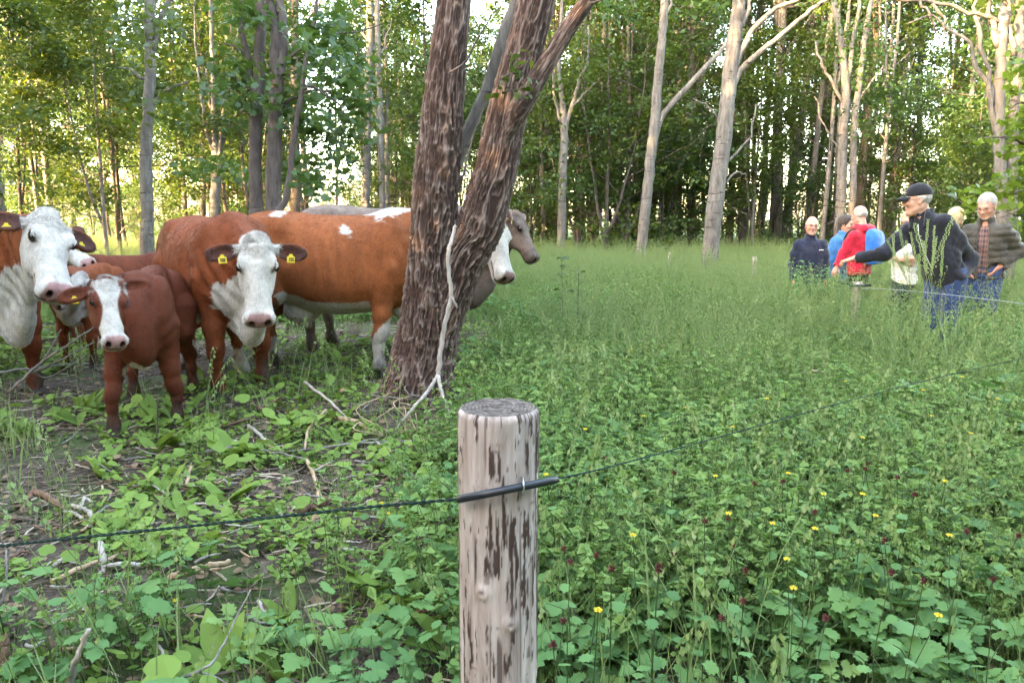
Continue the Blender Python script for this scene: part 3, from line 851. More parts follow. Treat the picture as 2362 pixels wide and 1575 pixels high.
def wood():
    rng = np.random.default_rng(77)
    taken = []
    def free(x, y, r):
        return all((x - a) ** 2 + (y - b) ** 2 > r * r for a, b in taken)
    def gap(px, d):                      # windows of open sky kept in the left half
        return (360 < px < 480) or (690 < px < 850) or (270 < px < 330 and d > 30) or (130 < px < 240 and d < 45 and d > 24)
    n = tries = 0
    while n < 56 and tries < 4000:       # left: open wood, thin sunlit stems
        tries += 1
        d = 21 + 46 * rng.random() ** 0.8
        px = -140 + 1130 * rng.random()
        x = (px - 1181) / F * d
        if not free(x, d, 1.5) or gap(px, d): continue
        taken.append((x, d)); n += 1
        thin = rng.random() < 0.6
        P = P_THIN if thin else P_TALL
        plant_tree('forest_tree', unique('thin bare-stemmed tree' if thin else 'taller leafy tree', x, d),
                   P[rng.integers(len(P))], x, d, rng.random() * 6.28, 0.85 + 0.35 * rng.random(), None, 'tree',
                   'thin trees of the open wood' if thin else 'tall trees of the open wood', (rng.normal() * 0.03, rng.normal() * 0.04))
    n = tries = 0
    while n < 86 and tries < 5000:       # right: closed wood
        tries += 1
        d = 23 + 33 * rng.random() ** 0.9
        px = 1180 + 1330 * rng.random()
        x = (px - 1181) / F * d
        if not free(x, d, 1.25): continue
        taken.append((x, d)); n += 1
        thin = rng.random() < 0.42
        P = P_THIN if thin else P_TALL
        plant_tree('forest_tree', unique('thin dark-wood stem' if thin else 'tall leafy tree', x, d),
                   P[rng.integers(len(P))], x, d, rng.random() * 6.28, 0.85 + 0.35 * rng.random(), None, 'tree',
                   'thin trees of the closed wood' if thin else 'tall trees of the closed wood', (rng.normal() * 0.03, rng.normal() * 0.04))
    n = tries = 0
    while n < 32 and tries < 3000:       # slim pale poles in front of the dark leaf mass
        tries += 1
        d = 21.5 + 15 * rng.random()
        px = (1230 + 1180 * rng.random()) if n < 23 else (-60 + 980 * rng.random())
        x = (px - 1181) / F * d
        if not free(x, d, 0.9): continue
        taken.append((x, d)); n += 1
        plant_tree('forest_tree', unique('slim pale pole-like tree', x, d), P_POLE[rng.integers(3)], x, d, rng.random() * 6.28, 0.85 + 0.3 * rng.random(), None, 'tree', 'slim pale trees of the wood', (rng.normal() * 0.025, rng.normal() * 0.03))
    for px, d, s in ((30, 17, 0.9), (255, 18.5, 0.8)):      # leafy maples just behind the herd
        x = (px - 1181) / F * d
        plant_tree('forest_maple', unique('broad leafy maple', x, d), P_MID[(px // 7) % 4], x, d, px * 1.0, s, None, 'tree', 'leafy maples behind the herd')
    n = tries = 0
    while n < 50 and tries < 4000:       # young maples filling the middle storey
        tries += 1
        d = 20 + 30 * rng.random()
        px = -140 + 2640 * rng.random() ** 0.72
        x = (px - 1181) / F * d
        if not free(x, d, 1.6) or gap(px, d) or (d < 24 and 700 < px < 2250) or (1640 < px < 2120 and d > 27): continue
        taken.append((x, d)); n += 1
        plant_tree('forest_maple', unique('bushy young maple', x, d), P_MID[rng.integers(4)], x, d, rng.random() * 6.28, 0.8 + 0.4 * rng.random(), None, 'tree', 'young maples of the middle storey', (rng.normal() * 0.03, rng.normal() * 0.03))
    for k in range(40):                  # the far side of the wood closes the view
        d = 52 + 26 * rng.random()
        px = -200 + 2750 * (k + rng.random()) / 40
        if gap(px, d) or (1620 < px < 2140 and rng.random() < 0.75): continue
        x = (px - 1181) / F * d
        plant_tree('forest_maple', unique('bushy far maple', x, d), P_MID[k % 4], x, d, rng.random() * 6.28, 0.9 + 0.5 * rng.random(), None, 'tree', 'maples on the far side of the wood')
    spots = [(1225, 24, 1.0), (1330, 23, 1.15), (1395, 22, 1.2), (1440, 23.5, 1.25), (1520, 25, 1.0), (1590, 26, 0.95), (1700, 25, 0.85), (1770, 27, 0.9), (1850, 24, 0.75), (1900, 27, 0.9),
             (2010, 24, 0.8), (2080, 23, 0.85), (2150, 22, 0.85), (2230, 19, 0.8), (2300, 17, 0.75), (2360, 18, 0.9), (2440, 17, 1.0), (1655, 30, 0.7), (1980, 30, 0.6), (2120, 30, 0.7), (1480, 30, 1.3), (1360, 30, 1.4),
             (1260, 29, 1.2), (1420, 27, 1.5), (1560, 32, 1.1), (1750, 33, 0.7), (1840, 32, 0.6), (2200, 27, 1.2), (2300, 25, 1.2)]
    for k, (px, d, s) in enumerate(spots):
        x = (px - 1181) / F * d
        plant_tree('leafy_shrub', unique('dense dark green shrub', x, d), P_SHRUB[k % 4], x, d, rng.random() * 6.28, s, None, 'shrub', 'shrubs along the meadow edge')
    for k in range(34):
        d = 24 + 40 * rng.random()
        px = -100 + 1080 * rng.random()
        x = (px - 1181) / F * d
        plant_tree('forest_sapling', unique('low leafy sapling', x, d), P_SHRUB[k % 4], x, d, rng.random() * 6.28, 0.45 + 0.45 * rng.random(), None, 'sapling', 'saplings of the open wood')
    # unseen wood behind and left shades the clearing; more trees added to steer light
    for (x, y, s) in [(-13.5, 3.5, 1.0), (-15, 6.5, 1.1), (-17, 9.5, 1.0), (-19, 4, 1.1), (-21, 8, 1.1), (-24, 11.5, 1.0), (-13.2, 9.5, 1.0), (-14.8, 12.5, 0.9)]:      # taller ones added to shade parts of the wood
        plant_tree('edge_tree', 'tall leafy tree left of the photographer, outside the picture', P_LOFTY[0], x, y, rng.random() * 6.28, s, None, 'tree', 'trees behind the photographer')
    k = 0
    for (x, y) in [(9, -7), (13, -3), (6, -11), (0.5, -12), (15, 2.5), (-5, -11), (12, -12), (17, -7), (19, -1), (3, -16), (16, 8), (-3, -17), (9, -17), (20, 5), (-12, -3), (-14, -8.5), (-13, 1), (-16, -5), (-18, -11), (-17, 0), (-20, -16), (-21, -6), (-24, -20), (-15, -14), (-24, -11), (-11, -12), (-28, -16), (-18, -21), (-12.5, -18), (-26, -3), (-9, -16), (-14.5, 3.5), (-19, 3), (-9.5, -8)]:
        plant_tree('edge_tree', 'unseen leafy tree behind the photographer shading the clearing', P_DENSE[k % 3], x + rng.normal() * 0.5, y + rng.normal() * 0.5, rng.random() * 6.28, 0.95 + 0.2 * rng.random(), None, 'tree', 'trees behind the photographer')
        k += 1
wood()

def tell_apart():
    """Where several trees would carry one label, say which of them by their order from left to right."""
    by = {}
    for o in COL.objects:
        if o.parent is None and o.get('label') and o.name.split('.')[0] in ('forest_tree', 'forest_maple', 'leafy_shrub', 'forest_sapling'):
            by.setdefault(o['label'], []).append(o)
    for lab, os_ in by.items():
        if len(os_) < 2: continue
        os_.sort(key=lambda o: o.location.x / o.location.y)
        n = len(os_)
        words_ = {2: ['left of two', 'right of two'], 3: ['left of three', 'middle of three', 'right of three']}.get(n) or (['leftmost'] + [('second', 'third', 'fourth', 'fifth', 'sixth', 'seventh', 'eighth')[i - 1] + ' from left' for i in range(1, n - 1)] + ['rightmost'])
        for o, w in zip(os_, words_):
            o['label'] = '%s, %s' % (lab, w)
tell_apart()
# ------------------------------------------------------------------ herbs, grass and litter of the clearing
HERB = leaf_mat('herb_leaf', [(0.105, 0.192, 0.059), (0.161, 0.269, 0.081), (0.228, 0.333, 0.101)], (0.26, 0.38, 0.08), 0.34, 0.6, 0.2, inst=0.5)
HERB_BLUE = leaf_mat('avens_leaf', [(0.065, 0.151, 0.051), (0.101, 0.209, 0.068), (0.146, 0.265, 0.081)], (0.20, 0.34, 0.06), 0.30, 0.6, 0.2, inst=0.5)
COVER = leaf_mat('ground_cover_leaf', [(0.089, 0.156, 0.033), (0.137, 0.222, 0.043), (0.194, 0.288, 0.059)], (0.30, 0.40, 0.06), 0.32, 0.6, 0.22, inst=0.5)
GRASS = leaf_mat('grass_blade', [(0.102, 0.166, 0.058), (0.160, 0.227, 0.080), (0.231, 0.282, 0.116)], (0.26, 0.34, 0.08), 0.30, 0.55, 0.3, inst=0.5)
STRAW = plain_mat('dry_stalk', (0.36, 0.29, 0.19), 0.8, 0.2, 0.25, 40)
STEM = leaf_mat('herb_stem', [(0.045, 0.075, 0.028), (0.085, 0.11, 0.04)], (0.1, 0.15, 0.03), 0.1, 0.6, 0.3)
BURR = plain_mat('red_brown_burr', (0.10, 0.030, 0.025), 0.8, 0.2, 0.4, 200)
PETAL = leaf_mat('yellow_petal', [(0.48, 0.33, 0.015), (0.60, 0.44, 0.02)], (0.7, 0.5, 0.02), 0.3, 0.5, 0.3)
LITTER = plain_mat('dead_leaf', (0.16, 0.105, 0.065), 0.85, 0.2, 0.5, 25)
CHIP = plain_mat('pale_wood_chip', (0.40, 0.31, 0.235), 0.8, 0.2, 0.35, 30)

TOOTH = np.array([[0, 0, 0], [0.20, 0.05, .02], [0.17, 0.16, .02], [0.40, 0.22, .02], [0.31, 0.36, .03], [0.47, 0.50, .01], [0.30, 0.60, .02], [0.30, 0.78, .0], [0.14, 0.80, .0],
                  [0, 1.0, -.07], [-0.14, 0.80, .0], [-0.30, 0.78, .0], [-0.30, 0.60, .02], [-0.47, 0.50, .01], [-0.31, 0.36, .03], [-0.40, 0.22, .02], [-0.17, 0.16, .02], [-0.20, 0.05, .02]])
ROUND = np.array([[0, 0.08, -.02], [0.22, -0.06, .02], [0.45, 0.10, .04], [0.52, 0.40, .02], [0.38, 0.74, 0], [0.12, 0.95, -.03], [-0.12, 0.95, -.03], [-0.38, 0.74, 0], [-0.52, 0.40, .02], [-0.45, 0.10, .04], [-0.22, -0.06, .02]])
LANCE = np.array([[0, 0, 0], [0.07, 0.15, .02], [0.12, 0.45, .02], [0.09, 0.75, -.02], [0, 1, -.12], [-0.09, 0.75, -.02], [-0.12, 0.45, .02], [-0.07, 0.15, .02]])

class Plant:
    """Several leaf shapes, stems and blades gathered into one mesh with up to three materials."""
    def __init__(self):
        self.v, self.f, self.t, self.m, self.n = [], [], [], [], 0
    def poly(self, verts, faces, tint, mi):
        verts = np.asarray(verts, np.float32)
        self.v.append(verts); self.f += [tuple(int(i) + self.n for i in q) for q in faces]
        self.t.append(np.broadcast_to(np.asarray(tint, np.float32), (len(verts),))); self.m += [mi] * len(faces); self.n += len(verts)
    def leaf(self, c, nrm, fwd, size, tmpl, tint, mi=0):
        v, f = leaf_cloud(np.array([c], float), np.array([nrm], float), np.array([fwd], float), np.array([size]), tmpl)
        self.poly(v, f, tint, mi)
    def stem(self, pts, r0, r1, tint, mi=1, sides=4):
        v, f = tube_vf(pts, np.linspace(r0, r1, len(pts)), sides, False)
        self.poly(v, f, tint, mi)
    def blade(self, rng, base, h, w, bend, az, tint, mi=0, seg=4):
        t = np.linspace(0, 1, seg + 1)
        d = np.array([math.cos(az), math.sin(az)]); side = np.array([-d[1], d[0], 0]) * w
        P = np.column_stack([base[0] + d[0] * bend * t ** 2, base[1] + d[1] * bend * t ** 2, base[2] + h * (t - 0.25 * (bend / h) ** 2 * t ** 3)])
        ww = (1 - t ** 2)[:, None]
        a, b = P - side * ww, P + side * ww
        v = np.empty((2 * len(P), 3)); v[0::2] = a; v[1::2] = b
        self.poly(v, [(2 * i, 2 * i + 1, 2 * i + 3, 2 * i + 2) for i in range(seg)], tint, mi)
    def build(self, name, mats):
        me = mesh_from(name, np.concatenate(self.v), self.f, False, mats)
        float_attr(me, 'tint', np.concatenate(self.t))
        me.polygons.foreach_set('material_index', np.array(self.m, np.int32))
        return me

def avens(seed, h=0.34, spread=0.20, nl=13, size=0.095, mats=None, tmpl=TOOTH):
    """Leafy wood-avens clump: long stalks, jagged three-part leaves held out flat."""
    rng = np.random.default_rng(seed)
    p = Plant()
    for i in range(nl):
        az = rng.random() * 6.28; r = spread * rng.random() ** 0.6
        z = h * (0.35 + 0.65 * rng.random())
        tip = np.array([r * math.cos(az), r * math.sin(az), z])
        b = np.array([tip[0] * 0.25, tip[1] * 0.25, 0])
        p.stem(np.array([b, (b + tip) / 2 + np.array([0, 0, 0.04]), tip]), 0.0022, 0.0014, rng.random(), 1, 3)
        tint = rng.random()
        s = size * (0.65 + 0.6 * rng.random())
        nrm = np.array([rng.normal() * 0.33, rng.normal() * 0.33, 1.0])
        fwd = np.array([math.cos(az), math.sin(az), -0.15 + 0.3 * rng.normal()])
        p.leaf(tip + fwd * s * 0.4, nrm, fwd, s, tmpl, tint)
        if rng.random() < 0.75:
            for q in (-1, 1):
                fw = np.array([math.cos(az + q * 1.25), math.sin(az + q * 1.25), -0.1])
                p.leaf(tip + fw * s * 0.33, nrm + rng.normal(size=3) * 0.2, fw, s * 0.62, tmpl, tint)
    return p.build('avens_leaves', mats or [HERB_BLUE, STEM])

def cover(seed, n=12, size=0.055, spread=0.14, h=0.10):
    rng = np.random.default_rng(seed)
    p = Plant()
    for i in range(n):
        az = rng.random() * 6.28; r = spread * rng.random() ** 0.6
        z = h * (0.3 + 0.7 * rng.random())
        tip = np.array([r * math.cos(az), r * math.sin(az), z])
        p.stem(np.array([tip * np.array([.5, .5, 0]), tip]), 0.0016, 0.001, rng.random(), 1, 3)
        p.leaf(tip, np.array([rng.normal() * 0.35, rng.normal() * 0.35, 1.0]), np.array([math.cos(az), math.sin(az), -0.1]), size * (0.6 + 0.8 * rng.random()), ROUND if rng.random() < .7 else OVAL, rng.random())
    return p.build('cover_leaves', [COVER, STEM])

def fine_herb(seed, h=0.47, n=17):
    """Thin tangled bedstraw: slack stalks with small leaves along them."""
    rng = np.random.default_rng(seed)
    p = Plant()
    for i in range(n):
        az = rng.random() * 6.28; r = 0.16 * rng.random() ** .5
        b = np.array([r * math.cos(az), r * math.sin(az), 0])
        hh = h * (0.5 + 0.6 * rng.random())
        d = rng.normal(size=2) * 0.10
        pts = np.array([b + np.array([d[0] * t * t, d[1] * t * t, hh * t]) for t in np.linspace(0, 1, 4)])
        p.stem(pts, 0.0016, 0.0008, 0.6 + 0.4 * rng.random(), 1, 3)
        for t in np.linspace(0.25, 1.0, 7):
            c = b + np.array([d[0] * t * t, d[1] * t * t, hh * t])
            for q in range(3):
                a = rng.random() * 6.28
                p.leaf(c, np.array([rng.normal() * 0.5, rng.normal() * 0.5, 1]), np.array([math.cos(a), math.sin(a), 0.15]), 0.034 * (0.6 + 0.8 * rng.random()), KITE, rng.random())
    return p.build('bedstraw', [HERB, STEM])

def grass_tuft(seed, n=14, h=0.40, w=0.0028, spread=0.07, bend=0.16, heads=False):
    rng = np.random.default_rng(seed)
    p = Plant()
    for i in range(n):
        b = np.array([*(rng.normal(size=2) * spread), 0])
        p.blade(rng, b, h * (0.45 + 0.7 * rng.random()), w * (0.7 + 0.7 * rng.random()), bend * (0.3 + rng.random()), rng.random() * 6.28, rng.random())
    if heads:
        for i in range(2):
            b = np.array([*(rng.normal(size=2) * spread), 0]); d = rng.normal(size=2) * 0.12
            hh = h * (1.2 + 0.5 * rng.random())
            pts = np.array([b + np.array([d[0] * t * t, d[1] * t * t, hh * t]) for t in np.linspace(0, 1, 6)])
            p.stem(pts, 0.0018, 0.0009, 0.9, 0, 3)
            for t in np.linspace(0.74, 1, 9):
                c = b + np.array([d[0] * t * t, d[1] * t * t, hh * t])
                for q in range(2):
                    a = rng.random() * 6.28
                    p.leaf(c + np.array([math.cos(a), math.sin(a), 0.5]) * 0.012, np.array([math.cos(a), math.sin(a), 0.3]), np.array([math.cos(a) * .5, math.sin(a) * .5, 1.0]), 0.022, KITE, 1.0)
    return p.build('grass_tuft', [GRASS, STEM])

def seeding_grass(seed, n=7):
    rng = np.random.default_rng(seed)
    p = Plant()
    for i in range(n):
        b = np.array([*(rng.normal(size=2) * 0.10), 0]); d = rng.normal(size=2) * 0.14
        hh = 0.55 + 0.35 * rng.random()
        f = lambda t: b + np.array([d[0] * t * t, d[1] * t * t, hh * t])
        p.stem(np.array([f(t) for t in np.linspace(0, 1, 6)]), 0.0016, 0.0007, 0.8, 0, 3)
        for t in np.linspace(0.62, 1, 9):
            c = f(t); r = 0.07 * (1.15 - t)
            for q in range(2):
                a = rng.random() * 6.28
                e = c + np.array([math.cos(a) * r, math.sin(a) * r, 0.02])
                p.stem(np.array([c, e]), 0.0007, 0.0005, 0.9, 0, 3)
                p.leaf(e, np.array([rng.normal(), rng.normal(), 0.5]), np.array([math.cos(a), math.sin(a), 0.3]), 0.014, KITE, 0.7 + 0.3 * rng.random(), 0)
    return p.build('seeding_grass', [GRASS])

def broad_rosette(seed, n=7, ln=0.22):
    """Dandelion-like rosette: upright lance leaves."""
    rng = np.random.default_rng(seed)
    p = Plant()
    for i in range(n):
        az = rng.random() * 6.28
        e = 0.4 + 0.9 * rng.random()
        fwd = np.array([math.cos(az), math.sin(az), e])
        s = ln * (0.5 + 0.6 * rng.random())
        nrm = np.array([-math.cos(az) * e, -math.sin(az) * e, 1.0]) + rng.normal(size=3) * .2
        fn = fwd / np.linalg.norm(fwd)
        p.leaf(fn * s * 0.42, nrm, fwd, s, LANCE * np.array([1.5, 1, 1]), rng.random())
    return p.build('rosette', [COVER, STEM])

def litter_bits(seed, n=12):
    rng = np.random.default_rng(seed)
    p = Plant()
    for i in range(n):
        c = np.array([*(rng.normal(size=2) * 0.12), 0.008 + 0.01 * rng.random()])
        a = rng.random() * 6.28
        if rng.random() < 0.55:
            p.leaf(c, np.array([rng.normal() * .35, rng.normal() * .35, 1]), np.array([math.cos(a), math.sin(a), 0]), 0.02 + 0.022 * rng.random(), OVAL, rng.random(), 0)
        else:
            d = np.array([math.cos(a), math.sin(a), 0.1 * rng.normal()]) * (0.02 + 0.07 * rng.random())
            v, f = tube_vf(np.array([c - d, c + d * .1 + rng.normal(size=3) * .004, c + d]), [0.003, 0.004, 0.0025], 4)
            p.poly(v, f, rng.random(), 1 if rng.random() < 0.75 else 2)
    return p.build('litter_bits', [LITTER, BARK_WARM, CHIP])

def scatter(name, label, cat, meshes, pts, idx, rz, scl, tilt=None):
    """One object: instances of small meshes on a cloud of points."""
    me = bpy.data.meshes.new(name)
    pts = np.asarray(pts, np.float32)
    me.vertices.add(len(pts)); me.vertices.foreach_set('co', pts.ravel())
    rot = np.zeros((len(pts), 3), np.float32); rot[:, 2] = rz
    if tilt is not None: rot[:, :2] = tilt
    a = me.attributes.new('rot', 'FLOAT_VECTOR', 'POINT'); a.data.foreach_set('vector', rot.ravel())
    a = me.attributes.new('scl', 'FLOAT', 'POINT'); a.data.foreach_set('value', np.asarray(scl, np.float32))
    a = me.attributes.new('pick', 'INT', 'POINT'); a.data.foreach_set('value', np.asarray(idx, np.int32))
    ob = link(name, me)
    tag(ob, label, cat, None, 'stuff')
    coll = bpy.data.collections.new(name + '_kinds')
    for i, m in enumerate(meshes):
        coll.objects.link(bpy.data.objects.new('%s_%02d' % (name, i), m))
    ng = bpy.data.node_groups.new(name, 'GeometryNodeTree')
    ng.interface.new_socket('Geometry', in_out='INPUT', socket_type='NodeSocketGeometry')
    ng.interface.new_socket('Geometry', in_out='OUTPUT', socket_type='NodeSocketGeometry')
    gi = ng.nodes.new('NodeGroupInput'); go = ng.nodes.new('NodeGroupOutput')
    ci = ng.nodes.new('GeometryNodeCollectionInfo'); ci.inputs[0].default_value = coll
    ci.inputs['Separate Children'].default_value = True; ci.inputs['Reset Children'].default_value = True
    ip = ng.nodes.new('GeometryNodeInstanceOnPoints'); ip.inputs['Pick Instance'].default_value = True
    def named(n, t):
        x = ng.nodes.new('GeometryNodeInputNamedAttribute'); x.data_type = t; x.inputs[0].default_value = n
        return x.outputs[0]
    ng.links.new(gi.outputs[0], ip.inputs['Points'])
    ng.links.new(ci.outputs[0], ip.inputs['Instance'])
    ng.links.new(named('pick', 'INT'), ip.inputs['Instance Index'])
    er = ng.nodes.new('FunctionNodeEulerToRotation')
    ng.links.new(named('rot', 'FLOAT_VECTOR'), er.inputs[0]); ng.links.new(er.outputs[0], ip.inputs['Rotation'])
    ng.links.new(named('scl', 'FLOAT'), ip.inputs['Scale'])
    ng.links.new(ip.outputs[0], go.inputs[0])
    md = ob.modifiers.new('scatter', 'NODES'); md.node_group = ng
    return ob

def field(rng, n_try, dmin, dmax, side=1.6, power=1.0):
    """Points over the part of the ground in and beside the view, evenly per square metre."""
    d = np.sqrt(dmin ** 2 + (dmax ** 2 - dmin ** 2) * rng.random(n_try) ** power)
    half = 0.70 * d + side
    x = (rng.random(n_try) * 2 - 1) * half
    keep = rng.random(n_try) < half / (0.70 * d + side).max() * np.maximum(1, 1)
    return x, d

def area_pts(rng, dens, d0, d1, side=1.4):
    """Uniform density (per square metre) between two distances."""
    out = []
    steps = np.linspace(d0, d1, 24)
    for a, b in zip(steps[:-1], steps[1:]):
        half = 0.70 * b + side
        n = rng.poisson(dens * 2 * half * (b - a))
        out.append(np.column_stack([(rng.random(n) * 2 - 1) * half, a + rng.random(n) * (b - a)]))
    return np.concatenate(out)

# how lush the ground is: 0 on the trampled corner by the herd, 1 on the meadow
def lush(x, y):
    # border runs from the front post along the right side of the forked tree
    b = x - (-0.15 + 0.045 * (y - 1.1)) + 0.25 * noise3(x * 1.3, y * 1.3, 0 * x, 51)
    v = np.clip((b + 0.55) / 0.8, 0, 1)
    far = np.clip((y - 10.0) / 2.0, 0, 1)
    v = np.maximum(v, far * 0.75)
    near = np.clip((2.9 - y) / 0.7, 0, 1) * (0.30 + 0.35 * np.clip((x + 1.6) / 0.9, 0, 1))
    return np.maximum(v, near)

def clear_of_animals(x, y):
    return np.ones_like(x, bool)

def build_undergrowth():
    rng = np.random.default_rng(15)
    # leafy avens carpet of the meadow
    av = [avens(200 + i) for i in range(4)] + [avens(220 + i, 0.22, 0.16, 10, 0.075, [HERB, STEM]) for i in range(3)]
    P = np.concatenate([area_pts(rng, 72, 1.2, 4.6), area_pts(rng, 36, 4.6, 7.5), area_pts(rng, 20, 7.5, 12), area_pts(rng, 9, 12, 26, 3)])
    lu = lush(P[:, 0], P[:, 1])
    P = P[rng.random(len(P)) < lu * np.where(P[:, 1] < 3.5, 1.0, 0.8)]
    keep = np.hypot(P[:, 0] + 0.02, P[:, 1] - 1.10) > 0.16
    P = P[keep]
    sc = (0.72 + 0.5 * rng.random(len(P))) * (0.85 + 0.25 * noise3(P[:, 0] * .8, P[:, 1] * .8, 0 * P[:, 0], 61))
    sc = np.where(P[:, 1] < 2.2, sc * 0.75, sc)
    scatter('undergrowth', 'jagged-leaved wood avens carpet covering the meadow', 'ground cover', av, np.column_stack([P, ground_h(P[:, 0], P[:, 1])]), rng.integers(0, len(av), len(P)), rng.random(len(P)) * 6.28, sc, rng.normal(size=(len(P), 2)) * 0.12)
    # fine bedstraw of the middle distance
    fh = [fine_herb(240 + i) for i in range(5)]
    P = np.concatenate([area_pts(rng, 30, 2.4, 4.6), area_pts(rng, 52, 4.6, 12), area_pts(rng, 34, 12, 27, 3)])
    lu = lush(P[:, 0], P[:, 1])
    P = P[rng.random(len(P)) < np.clip(lu * 1.1 - 0.1, 0, 1)]
    sc = (0.7 + 0.5 * rng.random(len(P))) * (1 + 0.25 * noise3(P[:, 0] * .6, P[:, 1] * .6, 0 * P[:, 0], 62))
    sc *= np.where((P[:, 0] < 0.2) & (P[:, 1] > 9), 0.6, 1)
    scatter('bedstraw_growth', 'fine tangled bedstraw filling the middle of the meadow', 'ground cover', fh, np.column_stack([P, ground_h(P[:, 0], P[:, 1])]), rng.integers(0, len(fh), len(P)), rng.random(len(P)) * 6.28, sc, rng.normal(size=(len(P), 2)) * 0.15)
    # grass everywhere, thin by the herd
    gt = [grass_tuft(260 + i, heads=(i > 2)) for i in range(6)]
    P = np.concatenate([area_pts(rng, 26, 1.6, 7), area_pts(rng, 30, 7, 14), area_pts(rng, 34, 14, 40, 4)])
    lu = lush(P[:, 0], P[:, 1])
    P = P[rng.random(len(P)) < 0.13 + 0.55 * lu]
    sc = 0.45 + 0.75 * rng.random(len(P)) + 0.15 * lush(P[:, 0], P[:, 1])
    scatter('grass', 'thin grass with pale seed heads growing through the herbs', 'grass', gt, np.column_stack([P, ground_h(P[:, 0], P[:, 1])]), rng.integers(0, len(gt), len(P)), rng.random(len(P)) * 6.28, sc, rng.normal(size=(len(P), 2)) * 0.12)
    # airy seeding grass standing above the herbs
    sg = [seeding_grass(340 + i) for i in range(5)]
    P = np.concatenate([area_pts(rng, 8.0, 2.4, 4.6), area_pts(rng, 16, 4.6, 12), area_pts(rng, 22, 12, 26, 3)])
    lu = lush(P[:, 0], P[:, 1]); dn = noise3(P[:, 0] * .5, P[:, 1] * .5, 0 * P[:, 0], 66)
    P = P[(rng.random(len(P)) < lu * (0.75 + 0.4 * dn)) & ((P[:, 0] > 0.3) | (P[:, 1] > 12))]
    scatter('seeding_grass', 'airy pale seeding grass standing like haze over the far meadow', 'grass', sg, np.column_stack([P, ground_h(P[:, 0], P[:, 1])]), rng.integers(0, len(sg), len(P)), rng.random(len(P)) * 6.28, (0.7 + 0.5 * rng.random(len(P))) * np.interp(P[:, 1], [2, 6], [0.75, 1.0]), rng.normal(size=(len(P), 2)) * 0.10)
    # low round-leaved cover on the trampled corner
    cv = [cover(280 + i, 16, 0.042) for i in range(5)] + [cover(290, 9, 0.075, 0.15, 0.14)] + [broad_rosette(300 + i) for i in range(3)]
    P = np.concatenate([area_pts(rng, 66, 1.6, 5.2), area_pts(rng, 46, 5.2, 9.5), area_pts(rng, 16, 9.5, 14)])
    pt = noise3(P[:, 0] * 1.5, P[:, 1] * 1.5, 0 * P[:, 0], 71) + 0.5 * noise3(P[:, 0] * 4, P[:, 1] * 4, 0 * P[:, 0], 72)
    P = P[(rng.random(len(P)) < 1.0 - 0.75 * lush(P[:, 0], P[:, 1])) & (pt > -0.26)]
    pick = np.where(rng.random(len(P)) < 0.14, rng.integers(6, 9, len(P)), rng.integers(0, 6, len(P)))
    scatter('ground_cover', 'low round-leaved plants creeping over the trampled soil', 'ground cover', cv, np.column_stack([P, ground_h(P[:, 0], P[:, 1]) + 0.004]), pick, rng.random(len(P)) * 6.28, 0.38 + 0.8 * rng.random(len(P)) ** 1.4, rng.normal(size=(len(P), 2)) * 0.18)
    # litter
    lt = [litter_bits(320 + i) for i in range(6)]
    P = np.concatenate([area_pts(rng, 48, 1.6, 6.5), area_pts(rng, 20, 6.5, 11)])
    P = P[rng.random(len(P)) < 1.0 - 0.9 * lush(P[:, 0], P[:, 1])]
    scatter('leaf_litter', 'dead leaves, twig ends and wood chips strewn on the soil', 'litter', lt, np.column_stack([P, ground_h(P[:, 0], P[:, 1]) + 0.004]), rng.integers(0, 6, len(P)), rng.random(len(P)) * 6.28, 0.7 + 0.8 * rng.random(len(P)))
build_undergrowth()
